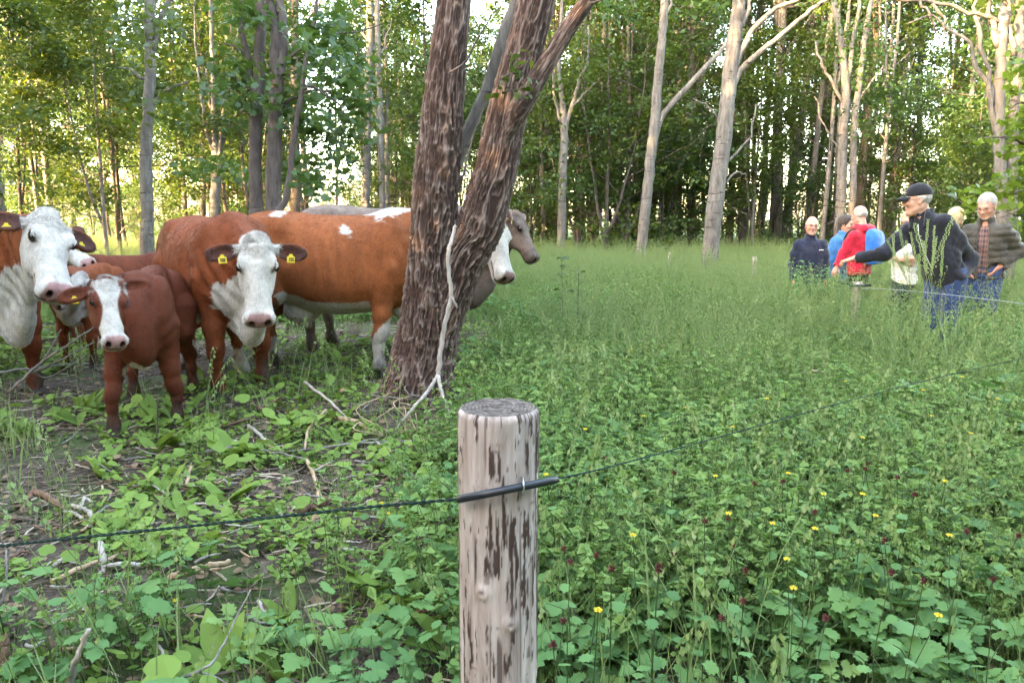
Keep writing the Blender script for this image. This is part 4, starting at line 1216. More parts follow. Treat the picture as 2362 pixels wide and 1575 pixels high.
# ------------------------------------------------------------------ bodies: smooth implicit surfaces turned into one skin
class Body:
    """Distance field on a grid; shapes are blended together, then meshed (surface nets)."""
    def __init__(self, lo, hi, vox):
        self.lo = np.array(lo, float); self.vox = vox
        self.n = np.ceil((np.array(hi) - self.lo) / vox).astype(int) + 1
        self.d = np.full(self.n, 1.0, np.float32)
    def _win(self, lo, hi, pad):
        a = np.clip(np.floor((np.asarray(lo) - pad - self.lo) / self.vox).astype(int), 0, self.n)
        b = np.clip(np.ceil((np.asarray(hi) + pad - self.lo) / self.vox).astype(int) + 1, 0, self.n)
        if np.any(b <= a): return None
        sl = tuple(slice(a[i], b[i]) for i in range(3))
        ax = [self.lo[i] + self.vox * np.arange(a[i], b[i], dtype=np.float32) for i in range(3)]
        X, Y, Z = np.meshgrid(*[x.astype(np.float32) for x in ax], indexing='ij', copy=False)
        return sl, X, Y, Z
    def merge(self, sl, s, k):
        a = self.d[sl]
        if k <= 0:
            self.d[sl] = np.minimum(a, s); return
        h = np.clip(0.5 + 0.5 * (a - s) / k, 0, 1)
        self.d[sl] = a * (1 - h) + s * h - k * h * (1 - h)
    def cut(self, sl, s, k):
        a = self.d[sl]; s = -s
        if k <= 0:
            self.d[sl] = np.maximum(a, s); return
        h = np.clip(0.5 - 0.5 * (a - s) / k, 0, 1)
        self.d[sl] = a * (1 - h) + s * h + k * h * (1 - h)
    def cone(self, a, b, ra, rb, k=0.03, squash=None, sub=False):
        """Tapered capsule; squash = (axis vector, factor) flattens it along that axis."""
        a, b = np.asarray(a, float), np.asarray(b, float)
        r = max(ra, rb)
        w = self._win(np.minimum(a, b) - r, np.maximum(a, b) + r, k + 2 * self.vox)
        if w is None: return
        sl, X, Y, Z = w
        px, py, pz = X - a[0], Y - a[1], Z - a[2]
        ba = b - a
        if squash is not None:
            ax = np.asarray(squash[0], float); ax /= np.linalg.norm(ax)
            e = (px * ax[0] + py * ax[1] + pz * ax[2]) * (1 / squash[1] - 1)
            bae = np.dot(ba, ax) * (1 / squash[1] - 1)
            px, py, pz = px + e * ax[0], py + e * ax[1], pz + e * ax[2]
            ba = ba + bae * ax
        h = np.clip((px * ba[0] + py * ba[1] + pz * ba[2]) / (np.dot(ba, ba) + 1e-9), 0, 1)
        q = np.sqrt((px - ba[0] * h) ** 2 + (py - ba[1] * h) ** 2 + (pz - ba[2] * h) ** 2) - (ra + (rb - ra) * h)
        (self.cut if sub else self.merge)(sl, q.astype(np.float32), k)
    def chain(self, pts, k=0.03, squash=None):
        """pts rows: x, y, z, r"""
        for p, q in zip(pts[:-1], pts[1:]):
            self.cone(p[:3], q[:3], p[3], q[3], k, squash)
    def ell(self, c, rad, k=0.03, rot=None, sub=False):
        c = np.asarray(c, float); rad = np.asarray(rad, float)
        rm = rad.max()
        w = self._win(c - rm, c + rm, k + 2 * self.vox)
        if w is None: return
        sl, X, Y, Z = w
        px, py, pz = X - c[0], Y - c[1], Z - c[2]
        if rot is not None:
            R = np.asarray(rot, float)          # columns: the ellipsoid's own axes
            px, py, pz = [px * R[0, i] + py * R[1, i] + pz * R[2, i] for i in range(3)]
        k0 = np.sqrt((px / rad[0]) ** 2 + (py / rad[1]) ** 2 + (pz / rad[2]) ** 2)
        k1 = np.sqrt((px / rad[0] ** 2) ** 2 + (py / rad[1] ** 2) ** 2 + (pz / rad[2] ** 2) ** 2) + 1e-6
        q = k0 * (k0 - 1) / k1
        (self.cut if sub else self.merge)(sl, q.astype(np.float32), k)
    def loft(self, o, R, prof, k=0.04, expo=2.3, sub=False):
        """Body swept along its own x axis. prof rows: s, half width, top, bottom (own y / z axes)."""
        prof = np.asarray(prof, float); o = np.asarray(o, float); R = np.asarray(R, float)
        m = max(np.abs(prof[:, 1]).max(), np.abs(prof[:, 2:]).max())
        ends = np.array([o + R[:, 0] * prof[0, 0], o + R[:, 0] * prof[-1, 0]])
        w = self._win(ends.min(0) - m, ends.max(0) + m, k + 2 * self.vox)
        sl, X, Y, Z = w
        px, py, pz = X - o[0], Y - o[1], Z - o[2]
        s, y, z = [px * R[0, i] + py * R[1, i] + pz * R[2, i] for i in range(3)]
        n = 160
        sp = spline(prof, n)
        sp = sp[np.argsort(sp[:, 0])]
        hw = np.interp(s, sp[:, 0], sp[:, 1]); tp = np.interp(s, sp[:, 0], sp[:, 2]); bt = np.interp(s, sp[:, 0], sp[:, 3])
        zc, hh = (tp + bt) / 2, np.maximum((tp - bt) / 2, 0.005)
        hw = np.maximum(hw, 0.005)
        q = (np.abs(y / hw) ** expo + np.abs((z - zc) / hh) ** expo) ** (1 / expo)
        dd = (q - 1) * np.minimum(hw, hh)
        ex = np.maximum(sp[0, 0] - s, s - sp[-1, 0])
        dd = np.where(ex > 0, np.sqrt(np.maximum(dd, 0) ** 2 + ex ** 2), dd)
        (self.cut if sub else self.merge)(sl, dd.astype(np.float32), k)
    def ball(self, c, r, k=0.03, sub=False):
        self.ell(c, (r, r, r), k, None, sub)
    def keep(self, fn):
        """Keep only the side where fn(X, Y, Z) < 0 (a field of distances)."""
        w = self._win(self.lo, self.lo + self.vox * (self.n - 1), 0)
        sl, X, Y, Z = w
        self.d[sl] = np.maximum(self.d[sl], fn(X, Y, Z).astype(np.float32))
    def warp(self, fn):
        sl, X, Y, Z = self._win(self.lo, self.lo + self.vox * (self.n - 1), 0)
        near = np.abs(self.d[sl]) < 0.06
        v = fn(X[near], Y[near], Z[near])
        dd = self.d[sl]; dd[near] += v.astype(np.float32)
        self.d[sl] = dd
    def skin(self, smooth=2):
        d = self.d.copy()
        for ax in range(3):                                   # closed at the box
            s = [slice(None)] * 3
            for e in (0, -1):
                s[ax] = e; d[tuple(s)] = np.maximum(d[tuple(s)], 0.001)
        ins = d < 0
        nx, ny, nz = d.shape
        cnt = np.zeros((nx - 1, ny - 1, nz - 1), np.int8)
        for i in (0, 1):
            for j in (0, 1):
                for l in (0, 1):
                    cnt += ins[i:nx - 1 + i, j:ny - 1 + j, l:nz - 1 + l]
        act = (cnt > 0) & (cnt < 8)
        ids = np.full(act.shape, -1, np.int32)
        cells = np.argwhere(act)
        ids[act] = np.arange(len(cells))
        acc = np.zeros((len(cells), 3)); num = np.zeros(len(cells))
        corner = {}
        for i in (0, 1):
            for j in (0, 1):
                for l in (0, 1):
                    corner[i, j, l] = d[cells[:, 0] + i, cells[:, 1] + j, cells[:, 2] + l]
        for ax in range(3):
            for a in (0, 1):
                for b in (0, 1):
                    p = [a, b]; p.insert(ax, 0); q = [a, b]; q.insert(ax, 1)
                    da, db = corner[tuple(p)], corner[tuple(q)]
                    x = (da < 0) != (db < 0)
                    t = np.where(x, da / np.where(x, da - db, 1), 0)
                    pos = np.array(p, float)[None, :].repeat(len(cells), 0); pos[:, ax] = t
                    acc[x] += pos[x]; num[x] += 1
        V = self.lo + self.vox * (cells + acc / num[:, None])
        quads = []
        for ax in range(3):
            s0 = [slice(1, -1)] * 3; s0[ax] = slice(0, -1)
            s1 = [slice(1, -1)] * 3; s1[ax] = slice(1, None)
            a, b = ins[tuple(s0)], ins[tuple(s1)]
            for flip, msk in ((False, a & ~b), (True, b & ~a)):
                e = np.argwhere(msk)
                off = np.ones(3, int); off[ax] = 0
                e = e + off
                u, w = [(1, 2), (2, 0), (0, 1)][ax]
                def cid(du, dw):
                    c = e.copy(); c[:, u] += du; c[:, w] += dw
                    return ids[c[:, 0], c[:, 1], c[:, 2]]
                qd = np.stack([cid(-1, -1), cid(0, -1), cid(0, 0), cid(-1, 0)], 1)
                quads.append(qd[:, ::-1] if flip else qd)
        Q = np.concatenate(quads)
        Q = Q[(Q >= 0).all(1)]
        # relax the net a little
        for _ in range(smooth):
            sm = np.zeros_like(V); c = np.zeros(len(V))
            for i in range(4):
                a, b = Q[:, i], Q[:, (i + 1) % 4]
                for k in range(3):
                    sm[:, k] += np.bincount(a, V[b, k], len(V)) + np.bincount(b, V[a, k], len(V))
                c += np.bincount(a, minlength=len(V)) + np.bincount(b, minlength=len(V))
            V = V * 0.5 + 0.5 * sm / np.maximum(c, 1)[:, None]
        return V, Q

def rot_axes(x, up):
    """3x3 with columns: x, side, up-ish (x forward)."""
    x = np.asarray(x, float); x = x / np.linalg.norm(x)
    y = np.cross(up, x); y = y / np.linalg.norm(y)
    z = np.cross(x, y)
    return np.column_stack([x, y, z])
# ------------------------------------------------------------------ cattle
def coat_material():
    m, nt = mat('cattle_coat')
    a = nt.nodes.new('ShaderNodeAttribute'); a.attribute_name = 'coat'
    n1 = noise_node(nt, mapping(nt, (14, 14, 9)), 1.0, 5, 0.65, 0.4)
    tone = ramp(nt, n1, [(0.28, (0.66, 0.63, 0.61)), (0.72, (1.20, 1.18, 1.15))])
    c = mixc(nt, 1.0, a.outputs['Color'], tone, 'MULTIPLY')
    hair = noise_node(nt, mapping(nt, (120, 120, 34)), 1.0, 4, 0.7, 0.8)
    tone2 = ramp(nt, hair, [(0.28, (0.76, 0.74, 0.73)), (0.72, (1.14, 1.14, 1.13))])
    c = mixc(nt, 1.0, c, tone2, 'MULTIPLY')
    wet = nt.nodes.new('ShaderNodeAttribute'); wet.attribute_name = 'wet'
    r = nt.nodes.new('ShaderNodeMapRange'); r.inputs[3].default_value = 0.62; r.inputs[4].default_value = 0.26
    L(nt, wet.outputs['Fac'], r.inputs[0])
    b = finish(nt, c, 0.6, hair, 0.9, 0.010, 0.16, 0.0)
    L(nt, r.outputs[0], b.inputs['Roughness'])
    return m
COAT = coat_material()
def hair_material():
    m, nt = mat('cattle_hair')
    a = nt.nodes.new('ShaderNodeAttribute'); a.attribute_name = 'coat'
    finish(nt, a.outputs['Color'], 0.55, None, spec=0.25)
    return m
HAIR = hair_material()

def coat_hair(root, V, Q, C, hp, HR, hs, count, seed, bare):
    """Short hairs lying along the coat, longer and curly on the poll."""
    rng = np.random.default_rng(seed)
    a, b, c, d = V[Q[:, 0]], V[Q[:, 1]], V[Q[:, 2]], V[Q[:, 3]]
    nr = np.cross(c - a, d - b)
    ar = np.linalg.norm(nr, axis=1); nr = nr / (ar[:, None] + 1e-9)
    loc = ((a + c) / 2 - hp) @ HR / hs
    head = (loc[:, 0] > -0.12) & (loc[:, 0] < 0.56) & (np.abs(loc[:, 1]) < 0.16) & (loc[:, 2] > -0.28) & (loc[:, 2] < 0.09)
    poll = head & (loc[:, 0] < 0.10) & (loc[:, 2] > -0.09)
    w = ar * np.where(head, 1.6, 1.0) * np.where(poll, 1.2, 1.0)
    w[bare[Q[:, 0]] > 0.2] = 0
    pick = rng.choice(len(Q), count, p=w / w.sum())
    u, v = rng.random(count)[:, None], rng.random(count)[:, None]
    base = (a[pick] * (1 - u) + b[pick] * u) * (1 - v) + (d[pick] * (1 - u) + c[pick] * u) * v
    n = nr[pick]
    legs = base[:, 2] < 0.6
    flow = np.where(legs[:, None], np.array([0, 0, -1.0]), np.array([-0.8, 0, -0.55]))
    flow = np.where(head[pick][:, None], HR[:, 0][None, :], flow)
    flow = flow + rng.normal(size=(count, 3)) * np.where(poll[pick], 1.6, 0.35)[:, None]
    swirl = np.stack([noise3(*(base * 4).T, 41), noise3(*(base * 4).T, 42), noise3(*(base * 4).T, 43)], 1)
    flow = flow + 0.5 * swirl
    flow = flow - n * np.sum(flow * n, 1)[:, None]
    flow /= np.linalg.norm(flow, axis=1)[:, None] + 1e-9
    ln = (0.020 + 0.016 * rng.random(count)) * np.where(poll[pick], 0.85, 1.0) * np.where(head[pick] & ~poll[pick], 0.6, 1.0)
    lift = np.where(poll[pick], 0.5, 0.22)
    P = np.empty((count, 4, 3))
    for i, t in enumerate((0, 0.35, 0.7, 1.0)):
        P[:, i] = base - n * 0.002 + flow * (ln * t)[:, None] + n * (ln * lift * (t - 0.45 * t * t))[:, None]
    hc = bpy.data.hair_curves.new('hair')
    hc.add_curves([4] * count)
    hc.attributes['position'].data.foreach_set('vector', P.astype(np.float32).ravel())
    ra = hc.attributes.get('radius') or hc.attributes.new('radius', 'FLOAT', 'POINT')
    ra.data.foreach_set('value', np.tile(np.array([0.0011, 0.0010, 0.0008, 0.0003], np.float32), count))
    ca = hc.attributes.new('coat', 'FLOAT_COLOR', 'POINT')
    col = C[Q[pick, 0]] * (0.62 + 0.72 * rng.random(count))[:, None]
    ca.data.foreach_set('color', np.repeat(np.column_stack([np.clip(col, 0.004, 1), np.ones(count)]), 4, axis=0).astype(np.float32).ravel())
    hc.materials.append(HAIR)
    o = link('hair', hc, root)
    o['kind'] = 'stuff'
EYE = plain_mat('animal_eye', (0.012, 0.008, 0.007), 0.08, 0.6, 0.1, 40, 0.0)
TAG_YELLOW = plain_mat('yellow_ear_tag', (0.72, 0.50, 0.05), 0.45, 0.4, 0.12, 60, 0.05)
TAG_INK = plain_mat('ear_tag_print', (0.03, 0.03, 0.03), 0.6, 0.3, 0.1, 60, 0.0)

RED = np.array([0.225, 0.056, 0.020]); TAN = np.array([0.30, 0.092, 0.033]); DEEP = np.array([0.140, 0.034, 0.016])
WHITE = np.array([0.53, 0.485, 0.445]); GREY = np.array([0.175, 0.128, 0.108]); PINK = np.array([0.34, 0.185, 0.175]); HOOF = np.array([0.07, 0.055, 0.05])

def cow(name, label, loc, heading, head_pos, head_dir, head_up=(0, 0, 1), scale=1.0, vox=0.012, coat='red', calf=False, legs=None, ear=(0.0, 0.0), ear_up=(0.0, 0.0),
        udder=False, tags=(True, True), head_scale=1.0, turn=0.0, body_lo=None, group='cattle of the herd', tail=True, girth=1.0, hairs=0):
    """Head position is the poll, in the animal's own frame (x forward, y left, z up); head_dir points from poll to muzzle."""
    rng = np.random.default_rng(abs(hash(label)) % 1000 if False else len(label) * 7 + int(scale * 100))
    hp = np.asarray(head_pos, float); hd = np.asarray(head_dir, float); hd = hd / np.linalg.norm(hd)
    hs = head_scale
    face = np.asarray(head_up, float)
    HR = rot_axes(hd, face)                         # columns: along the face, side, out of the face
    lo = np.minimum([-1.02, -0.50, -0.02], hp - 0.45 * hs - 0.25 * hs)
    hi = np.maximum([0.98, 0.50, 1.62], hp + 0.45 * hs + 0.25 * hs)
    tip = hp + hd * 0.62 * hs
    lo = np.minimum(lo, tip - 0.2); hi = np.maximum(hi, tip + 0.2)
    lo[2] = -0.03
    b = Body(lo, hi, vox / scale)
    I = np.eye(3)
    g = girth
    if calf:
        prof = [(-0.76, 0.03, 1.18, 1.04), (-0.73, 0.12, 1.27, 0.92), (-0.62, 0.145, 1.37, 0.80), (-0.42, 0.17, 1.40, 0.73), (-0.12, 0.185, 1.38, 0.66), (0.16, 0.185, 1.37, 0.63),
                (0.42, 0.175, 1.38, 0.61), (0.62, 0.16, 1.35, 0.61), (0.76, 0.14, 1.22, 0.66), (0.84, 0.05, 1.10, 0.80)]
    else:
        prof = [(-0.86, 0.03, 1.20, 1.06), (-0.82, 0.13, 1.30, 0.92), (-0.70, 0.225, 1.385, 0.76), (-0.48, 0.285, 1.425, 0.66), (-0.18, 0.355 * g, 1.395, 0.575), (0.12, 0.37 * g, 1.385, 0.55),
                (0.40, 0.315 * g, 1.405, 0.575), (0.60, 0.25, 1.41, 0.61), (0.76, 0.19, 1.28, 0.66), (0.87, 0.06, 1.10, 0.78)]
    b.loft((0, 0, 0), I, prof, 0.05, 2.25)
    lr = 0.96 if calf else 1.0
    for s in (-1, 1):
        if not calf: b.ell((-0.43, s * 0.200, 1.300), (0.11, 0.06, 0.07), 0.10)             # hook bone
        b.ell((-0.60, s * 0.165, 1.03), (0.20, 0.13, 0.30), 0.08)                           # thigh
        b.ell((0.52, s * 0.19, 1.06), (0.16, 0.10, 0.30), 0.09)                             # shoulder
        b.ell((0.40, s * 0.21, 0.86), (0.14, 0.08, 0.14), 0.08)
    # legs
    def front(s, dx=0.0, dy=0.0, lift=0.0):
        y = s * 0.185
        b.chain([(0.50, y, 0.95, 0.135), (0.46 + dx * .2, y, 0.74, 0.10 * lr ** .5), (0.50 + dx * .6, y + dy * .5, 0.56, 0.080 * lr), (0.515 + dx * .8, y + dy * .7, 0.43, 0.063 * lr), (0.515 + dx, y + dy, 0.37, 0.058 * lr),
                 (0.51 + dx, y + dy, 0.28, 0.043 * lr), (0.51 + dx, y + dy, 0.17, 0.042 * lr), (0.515 + dx, y + dy, 0.125, 0.050 * lr), (0.54 + dx, y + dy, 0.075, 0.047 * lr)], 0.035)
        b.ell((0.525 + dx * .9, y + dy * .8, 0.40), (0.062 * lr, 0.058 * lr, 0.075), 0.03)
        for q in (-1, 1):
            b.cone((0.545 + dx, y + dy + q * 0.022, 0.055), (0.580 + dx, y + dy + q * 0.026, 0.018), 0.034 * lr, 0.036 * lr, 0.012)
        return (0.55 + dx, y + dy)
    def hind(s, dx=0.0, dy=0.0):
        y = s * 0.185
        b.chain([(-0.55, y, 0.98, 0.17), (-0.47 + dx * .2, y * 1.08, 0.76, 0.125 * lr ** .5), (-0.60 + dx * .5, y, 0.60, 0.088 * lr), (-0.70 + dx * .8, y + dy * .6, 0.50, 0.062 * lr), (-0.71 + dx, y + dy * .8, 0.44, 0.060 * lr),
                 (-0.69 + dx, y + dy, 0.32, 0.043 * lr), (-0.68 + dx, y + dy, 0.18, 0.042 * lr), (-0.67 + dx, y + dy, 0.13, 0.050 * lr), (-0.64 + dx, y + dy, 0.08, 0.046 * lr)], 0.035)
        for q in (-1, 1):
            b.cone((-0.635 + dx, y + dy + q * 0.022, 0.055), (-0.60 + dx, y + dy + q * 0.026, 0.018), 0.034 * lr, 0.036 * lr, 0.012)
    lg = legs or {}
    front(1, *lg.get('fl', (0, 0))); front(-1, *lg.get('fr', (0, 0)))
    hind(1, *lg.get('hl', (0, 0))); hind(-1, *lg.get('hr', (0, 0)))
    # neck, throat and brisket
    jaw = hp + HR @ np.array([0.20, 0, -0.20]) * hs
    occ = hp + HR @ np.array([0.05, 0, -0.10]) * hs
    w0 = np.array([0.52, 0, 1.20]); w1 = np.array([0.66, 0, 0.98])
    sq = (np.cross(occ - w0, (0, 0, 1)), 0.66)
    nk = 0.80 if calf else 1.0
    b.cone(w0, occ, 0.225 * nk, 0.125 * hs, 0.10, sq)
    b.cone(w1, (jaw * 0.75 + occ * 0.25), 0.22 * nk, 0.11 * hs, 0.10, sq)
    b.cone((0.72, 0, 0.86), (0.5 * (0.72 + jaw[0]), 0.5 * jaw[1], 0.5 * (0.86 + jaw[2]) - 0.04), 0.13 * nk, 0.075, 0.09, sq)
    if not calf:
        b.chain([(0.60, 0, 0.62, 0.12), (0.80, 0, 0.585, 0.125), (0.92, 0, 0.68, 0.095), (0.5 * (0.95 + jaw[0]), 0.5 * jaw[1], 0.5 * (0.84 + jaw[2]) - 0.05, 0.07), (jaw[0] - 0.03, jaw[1], jaw[2] + 0.02, 0.06)], 0.09, ((0, 1, 0), 0.62))
        if udder:
            b.ell((-0.30, 0, 0.57), (0.16, 0.13, 0.10), 0.06)
            for q in (-1, 1):
                for e in (-0.04, 0.05):
                    b.cone((-0.30 + e, q * 0.05, 0.50), (-0.30 + e, q * 0.055, 0.445), 0.016, 0.013, 0.02)
    # head
    hprof = np.array([(-0.055, 0.035, -0.03, -0.10), (-0.03, 0.070, 0.0, -0.13), (0.03, 0.092, 0.022, -0.165), (0.09, 0.106, 0.030, -0.205), (0.17, 0.114, 0.028, -0.245), (0.25, 0.100, 0.020, -0.235),
                      (0.33, 0.080, 0.010, -0.195), (0.40, 0.069, 0.002, -0.172), (0.46, 0.072, -0.002, -0.164), (0.52, 0.080, -0.010, -0.160), (0.555, 0.070, -0.026, -0.145), (0.575, 0.030, -0.055, -0.11)])
    hprof[:, 1] *= 1.12 if not calf else 1.08
    hprof[7:, 1] *= 1.14
    if calf:
        hprof[8:, 1] *= 0.88
        hprof[:5, 2] += 0.012
    hprof = hprof * hs
    b.loft(hp, HR, hprof, 0.045, 2.2)
    H = lambda t, y, f: hp + HR @ (np.array([t, y, f]) * hs)
    for s in (-1, 1):
        b.ell(H(0.150, s * 0.103, -0.004), np.array([0.055, 0.024, 0.030]) * hs, 0.045, HR)               # brow
        b.ell(H(0.255, s * 0.070, -0.150), np.array([0.090, 0.035, 0.075]) * hs, 0.04, HR)              # cheek
        b.ell(H(0.515, s * 0.052, -0.050), np.array([0.040, 0.045, 0.042]) * hs, 0.025, HR)             # nostril wing
        b.ell(H(0.555, s * 0.050, -0.046), np.array([0.028, 0.018, 0.025]) * hs, 0.008, HR, sub=True)   # nostril
        b.ell(H(0.180, s * 0.128, -0.012), np.array([0.026, 0.017, 0.017]) * hs, 0.010, HR, sub=True)   # eye socket
        b.cone(H(0.50, s * 0.100, -0.098), H(0.41, s * 0.092, -0.106), 0.006 * hs, 0.005 * hs, 0.006, None, True)   # mouth
    b.cone(H(0.565, -0.06, -0.094), H(0.565, 0.06, -0.094), 0.006 * hs, 0.006 * hs, 0.006, None, True)
    b.ell(H(-0.02, 0, -0.01), np.array([0.05, 0.065, 0.045]) * hs, 0.04, HR)                            # poll
    b.ell(H(0.47, 0, -0.130), np.array([0.07, 0.045, 0.035]) * hs, 0.03, HR)                            # chin
    ears = []
    for s, sweep, up in ((1, ear[0], ear_up[0]), (-1, ear[1], ear_up[1])):
        base = H(0.035, s * 0.095, -0.060)
        ed = HR @ np.array([0.05 - up, s * 1.0, -0.12 - sweep]); ed /= np.linalg.norm(ed)
        el = 0.222 * hs * (1.02 if calf else 1.0)
        out = HR @ np.array([0.35, 0, 0.9]); out = out - ed * np.dot(out, ed); out /= np.linalg.norm(out)
        wid = np.cross(out, ed)
        ER = np.column_stack([ed, wid, out])
        th = max(0.015 * hs, 1.35 * b.vox)
        b.cone(base - ed * 0.02, base + ed * 0.055 * hs, 0.030 * hs, 0.034 * hs, 0.02)
        b.ell(base + ed * el * 0.58, np.array([el * 0.52, 0.062 * hs, th * 1.9]), 0.012, ER)
        b.ell(base + ed * el * 0.60 + out * th * 2.0, np.array([el * 0.45, 0.050 * hs, th * 1.75]), 0.006, ER, sub=True)
        ears.append((base, ed, wid, out, el))
    if tail:
        b.chain([(-0.78, 0, 1.24, 0.045), (-0.875, 0.0, 1.21, 0.034), (-0.905, 0.01, 1.0, 0.026), (-0.895, 0.02, 0.72, 0.022), (-0.89, 0.02, 0.60, 0.040), (-0.885, 0.02, 0.42, 0.012)], 0.03)
    b.warp(lambda X, Y, Z: 0.0045 * noise3(X * 7, Y * 7, Z * 7, 5) + 0.002 * noise3(X * 22, Y * 22, Z * 22, 6))
    for s in (1, -1):
        b.ell((-0.36, s * 0.40, 1.14), (0.10, 0.10, 0.14), 0.07, None, True)           # hollow flank
        b.cone((0.34, s * 0.40, 1.28), (0.36, s * 0.42, 0.86), 0.07, 0.06, 0.06, None, True)   # behind the shoulder
    def relief(X, Y, Z):
        ribs = 0.0035 * np.sin(X * 58 + Z * 9) * np.exp(-((X - 0.0) / 0.22) ** 2 - ((Z - 0.98) / 0.22) ** 2)
        q = np.stack([X, Y, Z], -1) - hp
        dn_ = np.linalg.norm(q - (HR @ np.array([0.03, 0, 0.0])) * hs, axis=-1)
        curl = 0.013 * noise3(X * 34, Y * 34, Z * 34, 15) * np.clip(1.5 - dn_ / (0.11 * hs), 0, 1)
        nk_ = np.clip((X - 0.5) / 0.15, 0, 1) * np.clip((hp[0] - X) / 0.2, 0, 1) * np.clip(1.25 - np.abs(Z - 0.95) / 0.35, 0, 1)
        folds = 0.006 * np.sin((X * 0.8 + 0.5 * Z) * 62 + 3 * noise3(X * 5, Y * 5, Z * 5, 18)) * nk_
        big = 0.008 * noise3(X * 3.2, Y * 3.2, Z * 3.2, 17)
        return ribs + curl + folds + big
    b.warp(relief)
    V, Q = b.skin(1)
    if body_lo is not None:
        pass
    # ---------------- markings
    x, y, z = V.T
    loc_h = (V - hp) @ HR / hs                       # face frame of each vertex: t, side, out
    t, sy, f = loc_h.T
    on_head = (t > -0.09) & (t < 0.60) & (np.abs(sy) < 0.150) & (f > -0.30) & (f < 0.09)
    nz = fbm(x * 7, y * 7, z * 7, 4, 31)
    nf = fbm(x * 40, y * 40, z * 40, 2, 33)
    edge = 0.05 * nz + 0.014 * nf
    base = {'red': RED, 'tan': TAN, 'deep': DEEP, 'grey': GREY}[coat]
    C = np.tile(base, (len(V), 1))
    shade = (0.5 + 0.5 * noise3(x * 2.3, y * 2.3, z * 2.3, 8))[:, None]
    C = C * (0.86 + 0.26 * shade)
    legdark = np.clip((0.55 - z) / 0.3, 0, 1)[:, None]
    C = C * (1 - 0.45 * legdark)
    def paint(m, col, soft=0.006):
        w = np.clip(0.5 - m / (2 * soft), 0, 1)[:, None]
        C[:] = C * (1 - w) + np.asarray(col) * w
    white = WHITE * (0.93 + 0.12 * (0.5 + 0.5 * nz))[:, None]
    onear = np.zeros(len(V), bool)
    for base_e, ed, wid, out, el in ears:
        r = (V - base_e) @ ed
        onear |= (r > 0.035 * hs) & (r < el * 1.2) & (np.linalg.norm(V - base_e - r[:, None] * ed, axis=1) < 0.085 * hs)
    if coat in ('red', 'tan'):
        lim = 0.615 + 0.03 * np.clip((x - 0.1) / 0.35, 0, 1) * (x > 0.05)
        if coat == 'tan':
            lim = 0.655 - 0.10 * np.clip(x, -1, 0.2) + 0.02 * np.sin(x * 9)
        trunk = (x > -0.75) & (z > 0.40)
        belly = np.where(trunk, z - lim + edge + 0.10 * np.clip(np.abs(y) / 0.35, 0, 1) ** 2 - 0.10, 1.0)
        if coat == 'red':                                                                 # white breast under the throat
            br = np.hypot(y * 0.9, (z - 0.80) * 0.75) - 0.20 + edge * 1.3
            br = np.where(x > 0.55, br, 1.0)
            thr = np.where(x > 0.80, z - 0.98 + edge, 1.0)
            belly = np.minimum(belly, np.minimum(br, thr))
        leg_zone = (np.abs(y) > 0.10) & (z < 0.72) & (((x > 0.34) & (x < 0.66)) | (x < -0.42))
        belly = np.where(leg_zone, 1.0, belly)
        paint(belly, white)
        feet = z - (0.30 if coat == 'tan' else 0.02 + 0.30 * (x < 0)) + edge * 1.5
        if coat == 'tan':
            feet = np.minimum(feet, np.where((x > 0.25) & (x < 0.75), z - 0.40 + edge * 1.5 - 1.1 * np.clip(x - 0.38, -0.1, 0.14), 1.0))
        paint(feet, white * 0.80)
        if coat == 'tan':                                                                 # white saddle patches at the withers
            back = 1.36 - z + 0.10 + 0.5 * (0.18 - np.abs(x - 0.42)) * -1 + edge * 2.0 - 0.055
            paint(np.where(x > -0.2, back, 1.0), white)
            pt = np.hypot((x - 0.16) + (z - 1.27) * 0.8, (z - 1.27) * 0.9) - 0.035 + edge * 1.4
            paint(pt, white)
            pt = np.hypot((x + 0.42), (z - 1.40) * 1.5) - 0.05 + edge
            paint(pt, white)
        head = np.where(on_head, np.maximum(-0.09 - t, np.abs(sy) - 0.16), 1.0)
        cheek = np.where(on_head, -f - 0.20 + 0.25 * np.clip(0.2 - t, -1, 1) + edge * 0.8, 1.0)
        paint(np.where(on_head, np.maximum(head, cheek), 1.0), white)
    elif coat == 'deep':
        blaze = np.abs(sy) - (0.074 + 0.022 * np.cos((t - 0.02) * 14)) + edge * 0.35
        blaze = np.where((f > -0.13), blaze, 1.0)
        muz = np.where((f > -0.185) & (np.abs(sy) < 0.11), 0.375 - t + edge * 0.3, 1.0)
        m = np.where(on_head & (t > -0.01), np.minimum(np.maximum(blaze, -0.02 - t), muz), 1.0)
        paint(m, white)
        br = np.where((x > 0.50) & (np.abs(y) < 0.14) & (z > 0.545), z - 0.70 + edge * 0.7 + np.abs(y + 0.03) * 0.9, 1.0)
        paint(br, white)
    elif coat == 'grey':
        paint(np.where((z > 1.30) & (x < 0.3), 1.385 - z + edge * 1.5, 1.0), GREY * 1.35, 0.02)
        paint(np.where(on_head, 0.44 - t + edge, 1.0), GREY * 0.62, 0.02)
        paint(np.where(on_head, np.abs(t - 0.17) - 0.05 + edge, 1.0), GREY * 0.7, 0.02)
    if coat != 'deep':
        inner = np.array([0.10, 0.045, 0.038]) if coat != 'grey' else np.array([0.30, 0.20, 0.19])
        for base_e, ed, wid, out, el in ears:
            r = (V - base_e) @ ed; h = (V - base_e) @ out; ww = (V - base_e) @ wid
            e_on = (r > 0.05 * hs) & (r < el * 1.15) & (np.hypot(h, ww) < 0.075 * hs)
            C[e_on] = (RED * 0.62 if coat == 'red' else (TAN if coat == 'tan' else GREY * 1.15))
            paint(np.where(e_on & (np.abs(ww) < 0.044 * hs), 0.004 - h, 1.0), inner)
